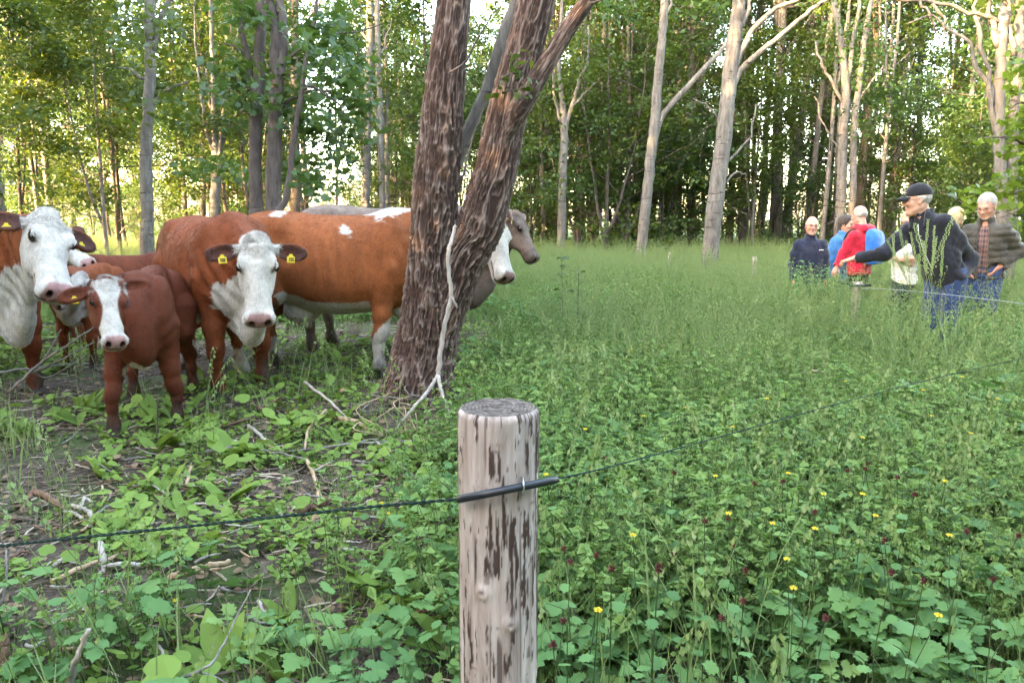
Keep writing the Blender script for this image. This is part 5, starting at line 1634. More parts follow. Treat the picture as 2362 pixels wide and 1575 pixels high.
    # muzzle leather, nostrils, mouth, eye rims, hooves
    pm = np.where(on_head, 0.500 - t + 0.9 * np.clip(-f - 0.075, 0, 1) + 2.2 * np.clip(np.abs(sy) - 0.062, 0, 1) + 0.004 * nf, 1.0)
    pinkc = PINK if coat in ('red', 'deep') else (PINK * 0.62 if coat == 'tan' else np.array([0.10, 0.075, 0.07]))
    paint(np.where(f < -0.094, 1.0, pm), pinkc, 0.012)
    for s in (-1, 1):
        nd = np.linalg.norm((loc_h - np.array([0.556, s * 0.050, -0.046])) / np.array([0.032, 0.021, 0.027]), axis=1) - 1
        paint(np.where(on_head, nd * 0.02, 1.0), (0.030, 0.013, 0.012), 0.004)
        ed_ = np.linalg.norm((loc_h - np.array([0.180, s * 0.125, -0.012])) / np.array([0.042, 0.04, 0.030]), axis=1) - 1
        paint(np.where(on_head, ed_ * 0.02, 1.0), (0.10, 0.05, 0.045), 0.004)
        md = np.hypot(f + 0.100, np.clip(np.abs(t - 0.48) - 0.09, 0, 1)) - 0.007
        paint(np.where(on_head & (t > 0.38), md, 1.0), (0.12, 0.07, 0.06), 0.004)
    if coat != 'grey':                                # curls on the poll, greyer in patches
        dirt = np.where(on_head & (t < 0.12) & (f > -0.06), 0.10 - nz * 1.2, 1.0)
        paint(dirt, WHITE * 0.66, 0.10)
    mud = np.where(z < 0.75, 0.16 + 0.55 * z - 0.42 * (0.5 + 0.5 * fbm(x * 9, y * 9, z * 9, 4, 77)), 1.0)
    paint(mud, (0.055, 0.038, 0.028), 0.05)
    paint(np.where(z < 0.12, z - 0.062, 1.0), HOOF, 0.006)
    wet = np.clip(0.5 - pm / 0.01, 0, 1) * (on_head & (f > -0.1))
    # ---------------- objects
    root = empty(name, (loc[0], loc[1], gh(loc[0], loc[1]) - 0.01), heading)
    root.scale = (scale,) * 3
    tag(root, label, 'calf' if calf else 'cow', group)
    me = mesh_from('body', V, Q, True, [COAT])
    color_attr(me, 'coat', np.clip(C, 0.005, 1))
    float_attr(me, 'wet', wet)
    link('body', me, root)
    if hairs: coat_hair(root, V, Q, C, hp, HR, hs, hairs, len(label), np.maximum(wet, (z < 0.07) * 1.0))
    for s in (-1, 1):
        mb = MB()
        c = H(0.180, s * 0.118, -0.010)
        u = np.linspace(0, np.pi, 9); w = np.linspace(0, 2 * np.pi, 14, endpoint=False)
        vs = np.array([[0.033 * math.sin(a) * math.cos(e), 0.021 * math.sin(a) * math.sin(e), 0.026 * math.cos(a)] for a in u for e in w]) * hs
        vs = c + vs @ HR.T
        fs = [(i * 14 + j, i * 14 + (j + 1) % 14, (i + 1) * 14 + (j + 1) % 14, (i + 1) * 14 + j) for i in range(8) for j in range(14)]
        mb.add(vs, fs)
        link('eye', mb.mesh('eye', EYE), root)
        # lashes / brow lid
        lid = MB()
        lp = [H(0.148 + 0.02 * q, s * (0.128 - 0.010 * abs(q - 1.2)), 0.016 - 0.005 * abs(q - 1)) for q in (0, 1, 2, 2.6)]
        lid.tube(spline(lp, 8), np.array([0.003, 0.006, 0.007, 0.007, 0.007, 0.006, 0.004, 0.002]) * hs, 6)
        lm = lid.mesh('eyelid', COAT); color_attr(lm, 'coat', np.tile(WHITE * 0.9 if coat in ('red', 'tan') else base, (len(lm.vertices), 1)))
        link('eyelid', lm, root)
    for (base_e, ed, wid, out, el), on in zip(ears, tags):
        if not on: continue
        down = np.array([0, 0, -1.0]); down = down - ed * np.dot(down, ed) * 0.3
        down /= np.linalg.norm(down)
        side = np.cross(down, out); side /= np.linalg.norm(side)
        c = base_e + ed * el * 0.58 + out * (0.016 * hs) + down * 0.012
        w2, h2 = 0.028, 0.062
        shp = [(-0.35, 0), (0.35, 0), (0.55, 0.22), (1, 0.34), (1, 1.0), (-1, 1.0), (-1, 0.34), (-0.55, 0.22)]
        vs = [c + side * (a * w2) + down * (q * h2) + out * o for o in (0.0, 0.004) for a, q in shp]
        n8 = 8
        fs = [tuple(range(n8 - 1, -1, -1)), tuple(range(n8, 2 * n8))] + [(i, (i + 1) % n8, n8 + (i + 1) % n8, n8 + i) for i in range(n8)]
        tg = MB(); tg.add(vs, fs)
        to = link('ear_tag', tg.mesh('ear_tag', TAG_YELLOW, False), root)
        pr = MB()
        for q in (0.50, 0.72):
            for a in (-0.5, -0.1, 0.35):
                cc = c + side * (a * w2) + down * (q * h2) + out * 0.0055
                e1, e2 = side * 0.005, down * 0.005
                pr.add([cc - e1 - e2, cc + e1 - e2, cc + e1 + e2, cc - e1 + e2], [(0, 1, 2, 3)])
        link('print', pr.mesh('print', TAG_INK, False), to)
    return root

def face_cow(*a, **k):
    return cow(*a, **k)
def herd_member(name, label, root, heading, scale, poll, nose, face, **kw):
    """poll, nose in the world; face = world direction the forehead looks to."""
    c, s = math.cos(heading), math.sin(heading)
    R = np.array([[c, s, 0], [-s, c, 0], [0, 0, 1]])
    z0 = gh(*root) - 0.01
    o = np.array([root[0], root[1], z0])
    hp = R @ (np.asarray(poll) - o) / scale
    hn = R @ (np.asarray(nose) - o) / scale
    hs = np.linalg.norm(hn - hp) / 0.575
    return cow(name, label, root, heading, hp, hn - hp, R @ np.asarray(face, float), scale=scale, head_scale=hs, **kw)

def to_cam(p, yaw=0.0, up=0.2):
    """Level direction from p to the camera, turned by yaw (to the right of the picture positive)."""
    d = np.array([0, 0.0]) - np.asarray(p)[:2]
    d /= np.linalg.norm(d)
    a = math.radians(yaw)
    return np.array([d[0] * math.cos(a) - d[1] * math.sin(a), d[0] * math.sin(a) + d[1] * math.cos(a), up])

HERD = 'cattle standing by the forked tree'
p = at(592, 556, 5.78)
herd_member('cow', 'red cow with a white face looking straight at the camera', (-2.65, 6.77), math.atan2(-.78, .62), 1.07, p, at(600, 748, 5.55), to_cam(p, 2, 0.3),
            coat='red', vox=0.0105, hairs=60000, legs={'fl': (-0.10, 0.02), 'hr': (0.1, 0)}, ear=(0.1, 0.1), ear_up=(-0.05, -0.10), group=HERD)
p = at(114, 500, 5.72)
herd_member('cow', 'red cow with a big white head cut off by the left edge', (-4.62, 6.50), math.atan2(-.6, .8), 1.06, p, at(144, 676, 5.36), to_cam(p, 30, 0.42),
            coat='red', vox=0.0105, hairs=60000, ear=(0.15, 0.05), ear_up=(-0.1, -0.1), group=HERD)
p = at(243, 652, 4.98)
herd_member('calf', 'dark red calf with a white blaze standing in front of the red cow', (-2.71, 5.62), math.atan2(-.957, .29), 0.82, p, at(270, 792, 4.74), to_cam(p, 14, 0.45),
            coat='deep', calf=True, vox=0.0085, hairs=45000, legs={'fl': (-0.10, 0.05), 'fr': (0.12, -0.05), 'hr': (-.05, -.12), 'hl': (-.15, 0.05)}, ear=(-0.35, 0.1), ear_up=(0.16, -0.16), group=HERD, tags=(False, True))
p = at(1146, 500, 7.25)
herd_member('cow', 'tan cow with a white belly standing side-on behind the forked tree', (-1.71, 7.35), 0.0, 1.12, p, at(1181, 645, 7.0), to_cam(p, 58, 0.5),
            coat='tan', vox=0.0115, hairs=50000, legs={'fr': (-0.12, 0), 'fl': (0.12, 0), 'hr': (-0.12, 0), 'hl': (0.05, 0)}, udder=True, ear=(0.0, -0.1), ear_up=(0.35, 0.75), group=HERD, tags=(True, True), girth=1.05)
p = at(1193, 497, 8.3)
herd_member('cow', 'grey-brown cow furthest back, its head showing right of the forked tree', (-1.40, 8.42), 0.03, 1.17, p, at(1246, 598, 8.15), np.array([0.82, -0.3, 0.55]),
            coat='grey', vox=0.014, hairs=20000, legs={'hl': (0.1, 0)}, ear=(-0.3, -0.55), ear_up=(0.35, 0.15), group=HERD, tags=(False, True))
p = at(572, 716, 7.95)
herd_member('calf', 'pale-muzzled calf mostly hidden behind the front red cow', (-3.02, 7.98), 0.0, 0.62, p, at(634, 778, 7.85), np.array([0.55, -0.55, 0.6]),
            coat='tan', calf=True, vox=0.013, group=HERD, tags=(False, False))
p = at(122, 530, 8.3)
herd_member('cow', 'white-faced cow with a dark nose behind the left-hand cow', (-6.3, 8.45), -0.05, 1.05, p, at(208, 606, 8.15), np.array([0.5, -0.5, 0.7]),
            coat='red', vox=0.016, group=HERD, tags=(False, True))
p = at(186, 636, 7.1)
herd_member('calf', 'red and white calf between the left-hand cow and the dark red calf', (-4.34, 7.78), math.atan2(-1, .12), 0.72, p, at(122, 704, 6.85), to_cam(p, -38, 0.6),
            coat='red', calf=True, vox=0.011, hairs=20000, group=HERD, tags=(True, False))
p = at(330, 600, 9.6)
herd_member('calf', 'plain brown calf turned away behind the dark red calf', (-4.62, 8.95), math.radians(48), 0.76, p, at(372, 655, 9.75), np.array([0.6, 0.2, 0.6]),
            coat='deep', calf=True, vox=0.014, group=HERD, tags=(False, False))
# ------------------------------------------------------------------ people
def skin_material():
    m, nt = mat('skin')
    a = nt.nodes.new('ShaderNodeAttribute'); a.attribute_name = 'tone'
    n1 = noise_node(nt, mapping(nt, (1, 1, 1)), 60.0, 4)
    t = ramp(nt, n1, [(0.3, (0.9, 0.88, 0.87)), (0.7, (1.08, 1.07, 1.07))])
    c = mixc(nt, 1.0, a.outputs['Color'], t, 'MULTIPLY')
    b = finish(nt, c, 0.5, n1, 0.1, 0.002, 0.35)
    b.inputs['Subsurface Weight'].default_value = 0.08
    b.inputs['Subsurface Radius'].default_value = (0.02, 0.008, 0.005)
    return m
SKIN = skin_material()

def cloth(name, col, var=0.2, rough=0.9, scale=14.0, weave=220.0, sheen=0.2):
    m, nt = mat(name)
    n1 = noise_node(nt, mapping(nt, (1, 1, 0.6)), scale, 5, 0.6, 0.5)
    n2 = noise_node(nt, mapping(nt, (1, 1, 1)), weave, 2)
    c = ramp(nt, n1, [(0.3, tuple(x * (1 - var) for x in col)), (0.7, tuple(x * (1 + var) for x in col))])
    mixb = nt.nodes.new('ShaderNodeMath'); mixb.operation = 'ADD'
    L(nt, n1, mixb.inputs[0]); L(nt, n2, mixb.inputs[1])
    finish(nt, c, rough, mixb.outputs[0], 0.35, 0.008, 0.2, sheen)
    return m
NAVY = cloth('navy_fleece', (0.011, 0.012, 0.019), 0.35)
NAVY2 = cloth('navy_softshell', (0.012, 0.016, 0.034), 0.3)
REDCLOTH = cloth('red_jacket_cloth', (0.42, 0.012, 0.035), 0.25)
BLUECLOTH = cloth('blue_jacket_cloth', (0.035, 0.14, 0.33), 0.3)
PACKBLUE = cloth('blue_nylon', (0.010, 0.115, 0.40), 0.25, 0.55)
OLIVE = cloth('olive_quilt', (0.040, 0.034, 0.026), 0.3, 0.6)
JEANS = cloth('blue_denim', (0.022, 0.040, 0.105), 0.45)
DARKTROUSER = cloth('dark_trousers', (0.012, 0.013, 0.016), 0.3)
NAVYTROUSER = cloth('navy_trousers', (0.014, 0.018, 0.038), 0.3)
WHITECLOTH = cloth('white_cotton', (0.62, 0.60, 0.56), 0.12)
GREYCLOTH = cloth('grey_wool', (0.16, 0.155, 0.145), 0.25)
GREYTEE = cloth('grey_cotton', (0.22, 0.23, 0.26), 0.15)
CAPCLOTH = cloth('black_cap_cloth', (0.010, 0.010, 0.013), 0.3)
LEATHER = plain_mat('shoe_leather', (0.03, 0.022, 0.017), 0.5)
GLASSFRAME = plain_mat('spectacle_frame', (0.02, 0.012, 0.012), 0.35)
THREAD = plain_mat('white_stitching', (0.6, 0.6, 0.6), 0.7)
ZIP = plain_mat('zip_metal', (0.45, 0.45, 0.45), 0.35)
HAIRW = cloth('white_hair', (0.27, 0.26, 0.25), 0.3, 0.6, 60, 300)
HAIRG = cloth('grey_hair', (0.30, 0.28, 0.26), 0.4, 0.6, 60, 300)
HAIRD = cloth('dark_hair', (0.05, 0.035, 0.028), 0.4, 0.6, 60, 300)
HAIRB = cloth('fair_hair', (0.46, 0.36, 0.22), 0.3, 0.6, 60, 300)
FLAT_BLACK = plain_mat('black_webbing', (0.012, 0.012, 0.014), 0.7)

def plaid():
    m, nt = mat('checked_flannel')
    tc = nt.nodes.new('ShaderNodeTexCoord'); sp = nt.nodes.new('ShaderNodeSeparateXYZ')
    L(nt, tc.outputs['Object'], sp.inputs[0])
    def stripes(sock, per, w):
        f = nt.nodes.new('ShaderNodeMath'); f.operation = 'MULTIPLY'; L(nt, sock, f.inputs[0]); f.inputs[1].default_value = 1 / per
        g = nt.nodes.new('ShaderNodeMath'); g.operation = 'FRACT'; L(nt, f.outputs[0], g.inputs[0])
        h = nt.nodes.new('ShaderNodeMath'); h.operation = 'LESS_THAN'; L(nt, g.outputs[0], h.inputs[0]); h.inputs[1].default_value = w
        return h.outputs[0]
    c = mixc(nt, stripes(sp.outputs['X'], 0.052, 0.5), (0.14, 0.072, 0.062), (0.035, 0.028, 0.042))
    k = mixc(nt, stripes(sp.outputs['Z'], 0.058, 0.5), (0.16, 0.085, 0.07), (0.03, 0.024, 0.035))
    c = mixc(nt, 0.5, c, k)
    c = mixc(nt, stripes(sp.outputs['X'], 0.026, 0.10), c, (0.22, 0.15, 0.13))
    finish(nt, c, 0.9, None)
    return m
PLAID = plaid()

def mobj(name, V, Q, m, parent, attrs=None):
    me = mesh_from(name, V, Q, True, [m])
    if attrs is not None: color_attr(me, 'tone', attrs)
    return link(name, me, parent)

def make_head(hc, f, u, s=1.0, tone=(0.44, 0.255, 0.19), female=False, vox=0.005):
    R = rot_axes(f, u)
    # R columns: forward, left, up
    H = lambda x, y, z: hc + R @ (np.array([x, y, z]) * s)
    b = Body(hc - 0.24 * s, hc + 0.20 * s, vox)
    E = lambda c, r, k=0.02, sub=False: b.ell(H(*c), np.array(r) * s, k * s, R, sub)
    Cn = lambda p, q, r1, r2, k=0.02, sub=False: b.cone(H(*p), H(*q), r1 * s, r2 * s, k * s, None, sub)
    E((-0.014, 0, 0.036), (0.099, 0.078, 0.097), 0.02)
    E((0.026, 0, -0.030), (0.070, 0.060, 0.100), 0.04)
    for q in (-1, 1):
        Cn((-0.012, q * 0.046, -0.058), (0.060, q * 0.014, -0.104), 0.030, 0.026, 0.03)
        E((0.060, q * 0.040, -0.024), (0.030, 0.022, 0.022), 0.03)
    E((0.076, 0, -0.106), (0.020, 0.024, 0.018), 0.02)
    Cn((0.090, 0, 0.018), (0.117, 0, -0.026), 0.010, 0.014, 0.016)
    for q in (-1, 1):
        E((0.104, q * 0.013, -0.032), (0.012, 0.010, 0.009), 0.010)
        E((0.103, q * 0.033, 0.008), (0.013, 0.018, 0.011), 0.014, True)
        E((-0.006, q * 0.080, -0.008), (0.021, 0.009, 0.033), 0.008)
        E((0.002, q * 0.090, -0.004), (0.011, 0.007, 0.018), 0.006, True)
    Cn((0.086, -0.036, 0.028), (0.086, 0.036, 0.028), 0.011, 0.011, 0.02)
    E((0.092, 0, -0.066), (0.012, 0.025, 0.012), 0.012)
    Cn((0.107, -0.022, -0.066), (0.107, 0.022, -0.066), 0.003, 0.003, 0.004, True)
    Cn((-0.028, 0, -0.06), (-0.045, 0, -0.20), 0.054 if not female else 0.045, 0.062 if not female else 0.05, 0.03)
    V, Q = b.skin(1)
    loc = (V - hc) @ R / s
    C = np.tile(np.array(tone), (len(V), 1)) * (0.95 + 0.1 * noise3(*(V * 30).T, 3))[:, None]
    def blob(c, r, col, a=0.6):
        w = np.clip(1.4 - np.linalg.norm((loc - np.array(c)) / np.array(r), axis=1), 0, 1)[:, None] * a
        C[:] = C * (1 - w) + np.array(col) * w
    blob((0.115, 0, -0.03), (0.03, 0.02, 0.02), (0.50, 0.20, 0.15), .5)
    for q in (-1, 1):
        blob((0.08, q * 0.045, -0.03), (0.03, 0.03, 0.03), (0.50, 0.21, 0.16), .5)
        blob((0, q * 0.085, 0), (0.03, 0.02, 0.04), (0.48, 0.20, 0.16), .5)
        blob((0.098, q * 0.034, 0.032), (0.02, 0.02, 0.006), (0.16, 0.11, 0.09), .7)
    blob((0.105, 0, -0.066), (0.02, 0.026, 0.010), (0.36, 0.13, 0.11), .7)
    return V, Q, C, H, R

def make_hand(w, d, palm_n, s=1.0, curl=0.5, tone=(0.44, 0.255, 0.19), thumb=1.0):
    """Hand from wrist w along d; palm_n points out of the palm; thumb = +1/-1 side."""
    R = rot_axes(d, -np.asarray(palm_n, float))       # forward, side, back of hand
    H = lambda x, y, z: w + R @ (np.array([x, y, z]) * s)
    b = Body(np.asarray(w) - 0.23 * s, np.asarray(w) + 0.23 * s, 0.0042)
    b.ell(H(0.045, 0, 0), np.array([0.056, 0.041, 0.018]) * s, 0.015, R)
    b.cone(w - R[:, 0] * 0.05, H(0.02, 0, 0), 0.028 * s, 0.026 * s, 0.02, (R[:, 2], 0.75))
    for i, (y, ln) in enumerate(((0.030, 0.072), (0.010, 0.082), (-0.010, 0.076), (-0.029, 0.060))):
        y *= thumb
        p = np.array([0.085 - 0.004 * abs(i - 1.2), y, 0.002]); a = 0.15 + 0.1 * i * curl
        rr = 0.0088
        for k, seg in enumerate((0.46, 0.30, 0.24)):
            q = p + ln * seg * np.array([math.cos(a), 0.06 * (1.5 - i) * thumb, -math.sin(a)])
            b.cone(H(*p), H(*q), rr * s, rr * 0.92 * s, 0.004)
            p = q; a += curl * (0.9 - 0.1 * k); rr *= 0.93
    p = np.array([0.020, 0.030 * thumb, -0.006])
    for q, r in (((0.052, 0.058 * thumb, -0.016), 0.011), ((0.082, 0.066 * thumb, -0.024), 0.0095), ((0.105, 0.064 * thumb, -0.034), 0.0085)):
        b.cone(H(*p), H(*q), 0.012 * s, r * s, 0.006); p = np.array(q)
    V, Q = b.skin(1)
    C = np.tile(np.array(tone) * np.array([1.05, 0.92, 0.9]), (len(V), 1))
    return V, Q, C

def person(label, px, d, yaw=0.0, face_yaw=0.0, face_pitch=0.0, height=1.76, lean=(0, 0), pelvis_shift=(0, 0), arms=None, top=None, legs=None, hair=None, hat=None, glasses=False,
           tone=(0.44, 0.255, 0.19), female=False, stout=1.0, shoes=LEATHER, sink=0.0, group='walkers on the meadow', head_drop=0.0, knees=None, extra=None):
    x0 = (px - 1181) / F * d
    root = empty('person', (x0, d, gh(x0, d) - sink), -math.atan2(x0, d))
    tag(root, label, 'person', group)
    k = height / 1.76
    def dirv(a, p=0.0):
        a = math.radians(a); p = math.radians(p)
        return np.array([math.sin(a) * math.cos(p), -math.cos(a) * math.cos(p), math.sin(p)])
    f = dirv(yaw); l = np.array([-f[1], f[0], 0])
    pel = np.array([pelvis_shift[0], pelvis_shift[1], 0.93 * k])
    chest = np.array([lean[0], lean[1], 1.47 * k])                      # base of the neck
    up = chest - pel; up /= np.linalg.norm(up)
    hf = dirv(face_yaw, face_pitch)
    hc = chest + up * 0.065 * k + np.array([0, 0, 0.125 * k - head_drop]) + hf * 0.035
    TR = np.column_stack([up, np.cross(np.cross(up, l), up), np.cross(up, l)])
    TR[:, 1] /= np.linalg.norm(TR[:, 1]); TR[:, 2] /= np.linalg.norm(TR[:, 2])
    lt, ft = TR[:, 1], TR[:, 2]
    if np.dot(ft, f) < 0: ft = -ft; TR[:, 2] = ft
    tl = np.linalg.norm(chest - pel)
    sw = (0.165 if not female else 0.145) * k * (0.6 + 0.4 * stout)
    sh = {s: chest - up * 0.095 * k + lt * s * sw for s in (1, -1)}     # +1 left
    hip = {s: pel + l * s * 0.092 * k for s in (1, -1)}
    knees = knees or {}
    kn = {s: hip[s] * np.array([1, 1, 0]) + np.array([0, 0, 0.50 * k]) + f * 0.03 + np.array(knees.get(s, (0, 0, 0))) for s in (1, -1)}
    an = {s: kn[s] * np.array([1, 1, 0]) + np.array([0, 0, 0.085]) - f * 0.04 + np.array(knees.get(s, (0, 0, 0))) * 0.6 for s in (1, -1)}
    el, wr = {}, {}
    arms = arms or {}
    for s in (1, -1):
        if s in arms:
            el[s], wr[s] = np.array(arms[s][0], float), np.array(arms[s][1], float)
        else:
            el[s] = sh[s] + lt * s * 0.06 - np.array([0, 0, 0.30 * k]) - f * 0.02
            wr[s] = el[s] - np.array([0, 0, 0.25 * k]) + f * 0.08
    allp = np.array([pel, chest, hc, *sh.values(), *hip.values(), *kn.values(), *an.values(), *el.values(), *wr.values()])
    lo, hi = allp.min(0) - 0.24, allp.max(0) + 0.24
    lo[2] = -0.02
    st = stout
    # the body under the clothes
    b = Body(lo, hi, 0.013)
    prof = [(-0.10 * k, 0.10, 0.06, -0.07), (0.0, 0.155, 0.09 * st, -0.10), (0.18 * k, 0.14 * st, 0.10 * st, -0.09), (0.36 * k, 0.155, 0.105, -0.10), (tl - 0.06, 0.14, 0.07, -0.08), (tl + 0.01, 0.06, 0.045, -0.055)]
    prof = [(a_, b_ * .82, c_ * .75, d_ * .75) for a_, b_, c_, d_ in prof]
    b.loft(pel, TR, prof, 0.03, 2.1)
    for s in (1, -1):
        b.chain([(*hip[s], 0.085 * k), (*kn[s], 0.055 * k), (*(an[s]), 0.040 * k)], 0.03)
        b.cone(an[s] + np.array([0, 0, -0.03]), an[s] + f * 0.12 + np.array([0, 0, -0.05]), 0.035, 0.028, 0.02)
        b.chain([(*sh[s], 0.058 * k), (*el[s], 0.043 * k), (*wr[s], 0.031 * k)], 0.03)
    b.cone(chest - up * 0.05, hc - np.array([0, 0, 0.05]), 0.06, 0.052, 0.03)
    V0, Q0 = b.skin(1)
    C0 = np.tile(np.array(tone), (len(V0), 1))
    Vh, Qh, Ch, HH, HR = make_head(hc, hf, np.array([0, 0, 1.0]), k * 1.06, tone, female)
    Vs, Qs, Cs = [V0, Vh], [Q0, Qh + len(V0)], [C0, Ch]
    n = len(V0) + len(Vh)
    for s in (1, -1):
        spec = arms.get(s, (None, None, None, None))
        hd = spec[2] if len(spec) > 2 and spec[2] is not None else (wr[s] - el[s])
        pn = spec[3] if len(spec) > 3 and spec[3] is not None else -lt * s
        v, q, c = make_hand(wr[s], np.array(hd, float), np.array(pn, float), 1.0 * k, spec[4] if len(spec) > 4 else 0.45, tone, 1.0 if s > 0 else -1.0)
        Vs.append(v); Qs.append(q + n); Cs.append(c); n += len(v)
    body = mobj('body', np.concatenate(Vs), np.concatenate(Qs), SKIN, root, np.concatenate(Cs))
    for q in (1, -1):
        mb = MB()
        c = HH(0.0925, q * 0.033, 0.008)
        vs = np.array([[0.0085 * math.sin(a) * math.cos(e), 0.0085 * math.sin(a) * math.sin(e), 0.006 * math.cos(a)] for a in np.linspace(0, np.pi, 6) for e in np.linspace(0, 6.283, 8, endpoint=False)])
        mb.add(c + vs, [(i * 8 + j, i * 8 + (j + 1) % 8, (i + 1) * 8 + (j + 1) % 8, (i + 1) * 8 + j) for i in range(5) for j in range(8)])
        link('eye', mb.mesh('eye', EYE), root)
    fold = lambda seed, a=0.010: (lambda X, Y, Z: a * noise3(X * 8, Y * 8, Z * 13 + X * 6, seed) + a * 0.8 * (0.5 - np.abs(noise3(X * 13 + Z * 5, Y * 13, Z * 19, seed + 1))) + a * 0.3 * noise3(X * 40, Y * 40, Z * 40, seed + 2))
    def garment(name, m, thick, hem, sleeve=1.0, seed=1, quilt=0.0, vneck=0.0, collar=0.0, flare=0.0, open_front=0.0, vox=0.010):
        """Coat or shirt: torso and arms, hem = length along the spine from the pelvis (negative below)."""
        g = Body(lo, hi, vox)
        t = thick
        inner = 0.018 if t < 0.012 else 0.0
        pr = [(hem - 0.03, 0.165 + t + flare, 0.095 * st + t, -0.105 - t), (hem, 0.17 + t + flare, 0.10 * st + t, -0.11 - t), (0.10 * k, 0.165 * (0.5 + 0.5 * st) + t, 0.115 * st + t, -0.105 - t), (0.30 * k, 0.168 + t, 0.125 * st + t, -0.115 - t),
              (0.44 * k, 0.160 + t, 0.105 + t, -0.11 - t), (tl - 0.035, 0.105 + t, 0.065 + t, -0.085 - t), (tl + 0.005, 0.06 + t * .6, 0.050 + t * .6, -0.060 - t * .6)]
        pr = [(a_, b_ - inner, c_ - inner * .6, d_ + inner) for a_, b_, c_, d_ in pr]
        g.loft(pel, TR, pr, 0.04, 2.2)
        for s in (1, -1):
            e = el[s]; w = el[s] + (wr[s] - el[s]) * (sleeve if sleeve <= 1 else 1)
            if sleeve > 0.0:
                g.chain([(*(sh[s] + up * 0.0), 0.060 * k + t * .8), (*(sh[s] * 0.5 + e * 0.5), 0.055 * k + t * .8), (*e, 0.050 * k + t * .7), (*w, 0.040 * k + t * .6)], 0.05)
            else:
                q = sh[s] + (e - sh[s]) * 0.55
                g.chain([(*sh[s], 0.050 * k + t), (*q, 0.050 * k + t)], 0.03)
        if collar:
            g.cone(chest - up * 0.02, chest + up * (collar * 0.6) + hf * 0.004, 0.070 + t * .6, 0.064 + t * .6, 0.03)
        if quilt:
            g.warp(lambda X, Y, Z: -quilt * np.abs(np.sin(((X - pel[0]) * up[0] + (Y - pel[1]) * up[1] + (Z - pel[2]) * up[2]) * math.pi / 0.075)) + quilt * 0.5)
        g.warp(fold(seed))
        # hollow above the collar and open at the hem
        if collar:
            g.cone(chest + up * 0.03, chest + up * 0.2 + hf * 0.01, 0.062, 0.075, 0.008, None, True)
        if vneck:
            a = chest + ft * 0.20 + up * 0.06
            c = chest + ft * 0.16 - up * vneck
            g.cone(a, c, 0.085, 0.004, 0.01, None, True)
        if open_front:
            side = lt
            g.cone(chest + ft * 0.15 - up * 0.02, pel + ft * 0.20 - up * 0.2, open_front, open_front * 1.15, 0.01, (ft, 2.0), True)
        hemz = pel + up * hem
        g.keep(lambda X, Y, Z: np.where(np.hypot(X - pel[0], Y - pel[1]) < 0.30, -((X - hemz[0]) * up[0] + (Y - hemz[1]) * up[1] + (Z - hemz[2]) * up[2]), -1) if sleeve <= 0 or True else -1)
        # cuffs: sleeves end in front of the hand
        for s in (1, -1):
            if sleeve >= 1.0:
                dd = wr[s] - el[s]; dd = dd / np.linalg.norm(dd)
                g.cone(wr[s] + dd * 0.035, wr[s] + dd * 0.14, 0.07, 0.07, 0.0, None, True)
        Vg, Qg = g.skin(1)
        return mobj(name, Vg, Qg, m, root)
    def trousers(m, t=0.014, seed=3):
        g = Body(lo, hi, 0.011)
        g.loft(pel, np.column_stack([[0, 0, 1], l, f]), [(-0.09, 0.10 + t, 0.07 + t, -0.09 - t), (0.0, 0.155 + t, 0.088 * st + t, -0.105 - t), (0.09, 0.150 + t, 0.10 * st + t, -0.095 - t)], 0.03, 2.1)
        for s in (1, -1):
            g.chain([(*hip[s], 0.092 * k + t), (*(hip[s] * .5 + kn[s] * .5), 0.076 * k + t), (*kn[s], 0.062 * k + t), (*(an[s] + np.array([0, 0, 0.02])), 0.058 * k + t)], 0.025)
        g.warp(fold(seed, 0.008))
        g.keep(lambda X, Y, Z: 0.05 - Z)
        Vg, Qg = g.skin(1)
        return mobj('trousers', Vg, Qg, m, root)
    trousers(legs or JEANS)
    for s in (1, -1):
        g = Body(an[s] - 0.2, an[s] + np.array([0.2, 0.2, 0.15]) + np.abs(f) * 0.1, 0.009)
        a = an[s]
        g.cone(a + np.array([0, 0, -0.01]), a + np.array([0, 0, -0.04]), 0.045, 0.042, 0.02)
        g.cone(a - f * 0.04 + np.array([0, 0, -0.045]), a + f * 0.15 + np.array([0, 0, -0.055]), 0.044, 0.040, 0.02, ((0, 0, 1), 0.8))
        g.keep(lambda X, Y, Z: 0.004 - Z)
        v, q = g.skin(1)
        mobj('shoe', v, q, shoes, root)
    for fn in (top or []):
        fn(garment)
    # hair
    if hair:
        style, hm = hair
        g = Body(hc - 0.2, hc + 0.22, 0.006)
        s = k * 1.06
        if style == 'short':
            g.ell(HH(-0.022, 0, 0.045), np.array([0.104, 0.088, 0.103]) * s, 0.01, HR)
            g.ell(HH(0.06, 0, -0.02), np.array([0.090, 0.12, 0.085]) * s, 0.02, HR, True)
            g.ell(HH(-0.03, 0, -0.14), np.array([0.2, 0.2, 0.09]) * s, 0.02, HR, True)
        elif style == 'ring':
            g.ell(HH(-0.020, 0, 0.020), np.array([0.098, 0.085, 0.075]) * s, 0.01, HR)
            g.ell(HH(0.03, 0, 0.11), np.array([0.14, 0.12, 0.085]) * s, 0.01, HR, True)
            g.ell(HH(0.08, 0, 0.0), np.array([0.085, 0.12, 0.13]) * s, 0.01, HR, True)
            g.ell(HH(-0.03, 0, -0.15), np.array([0.2, 0.2, 0.10]) * s, 0.02, HR, True)
        else:                                                # long-ish
            g.ell(HH(-0.020, 0, 0.040), np.array([0.112, 0.096, 0.106]) * s, 0.01, HR)
            g.cone(HH(-0.05, 0, 0.0), HH(-0.06, 0, -0.11), 0.085 * s, 0.06 * s, 0.03)
            g.ell(HH(0.085, 0, -0.03), np.array([0.085, 0.075, 0.11]) * s, 0.02, HR, True)
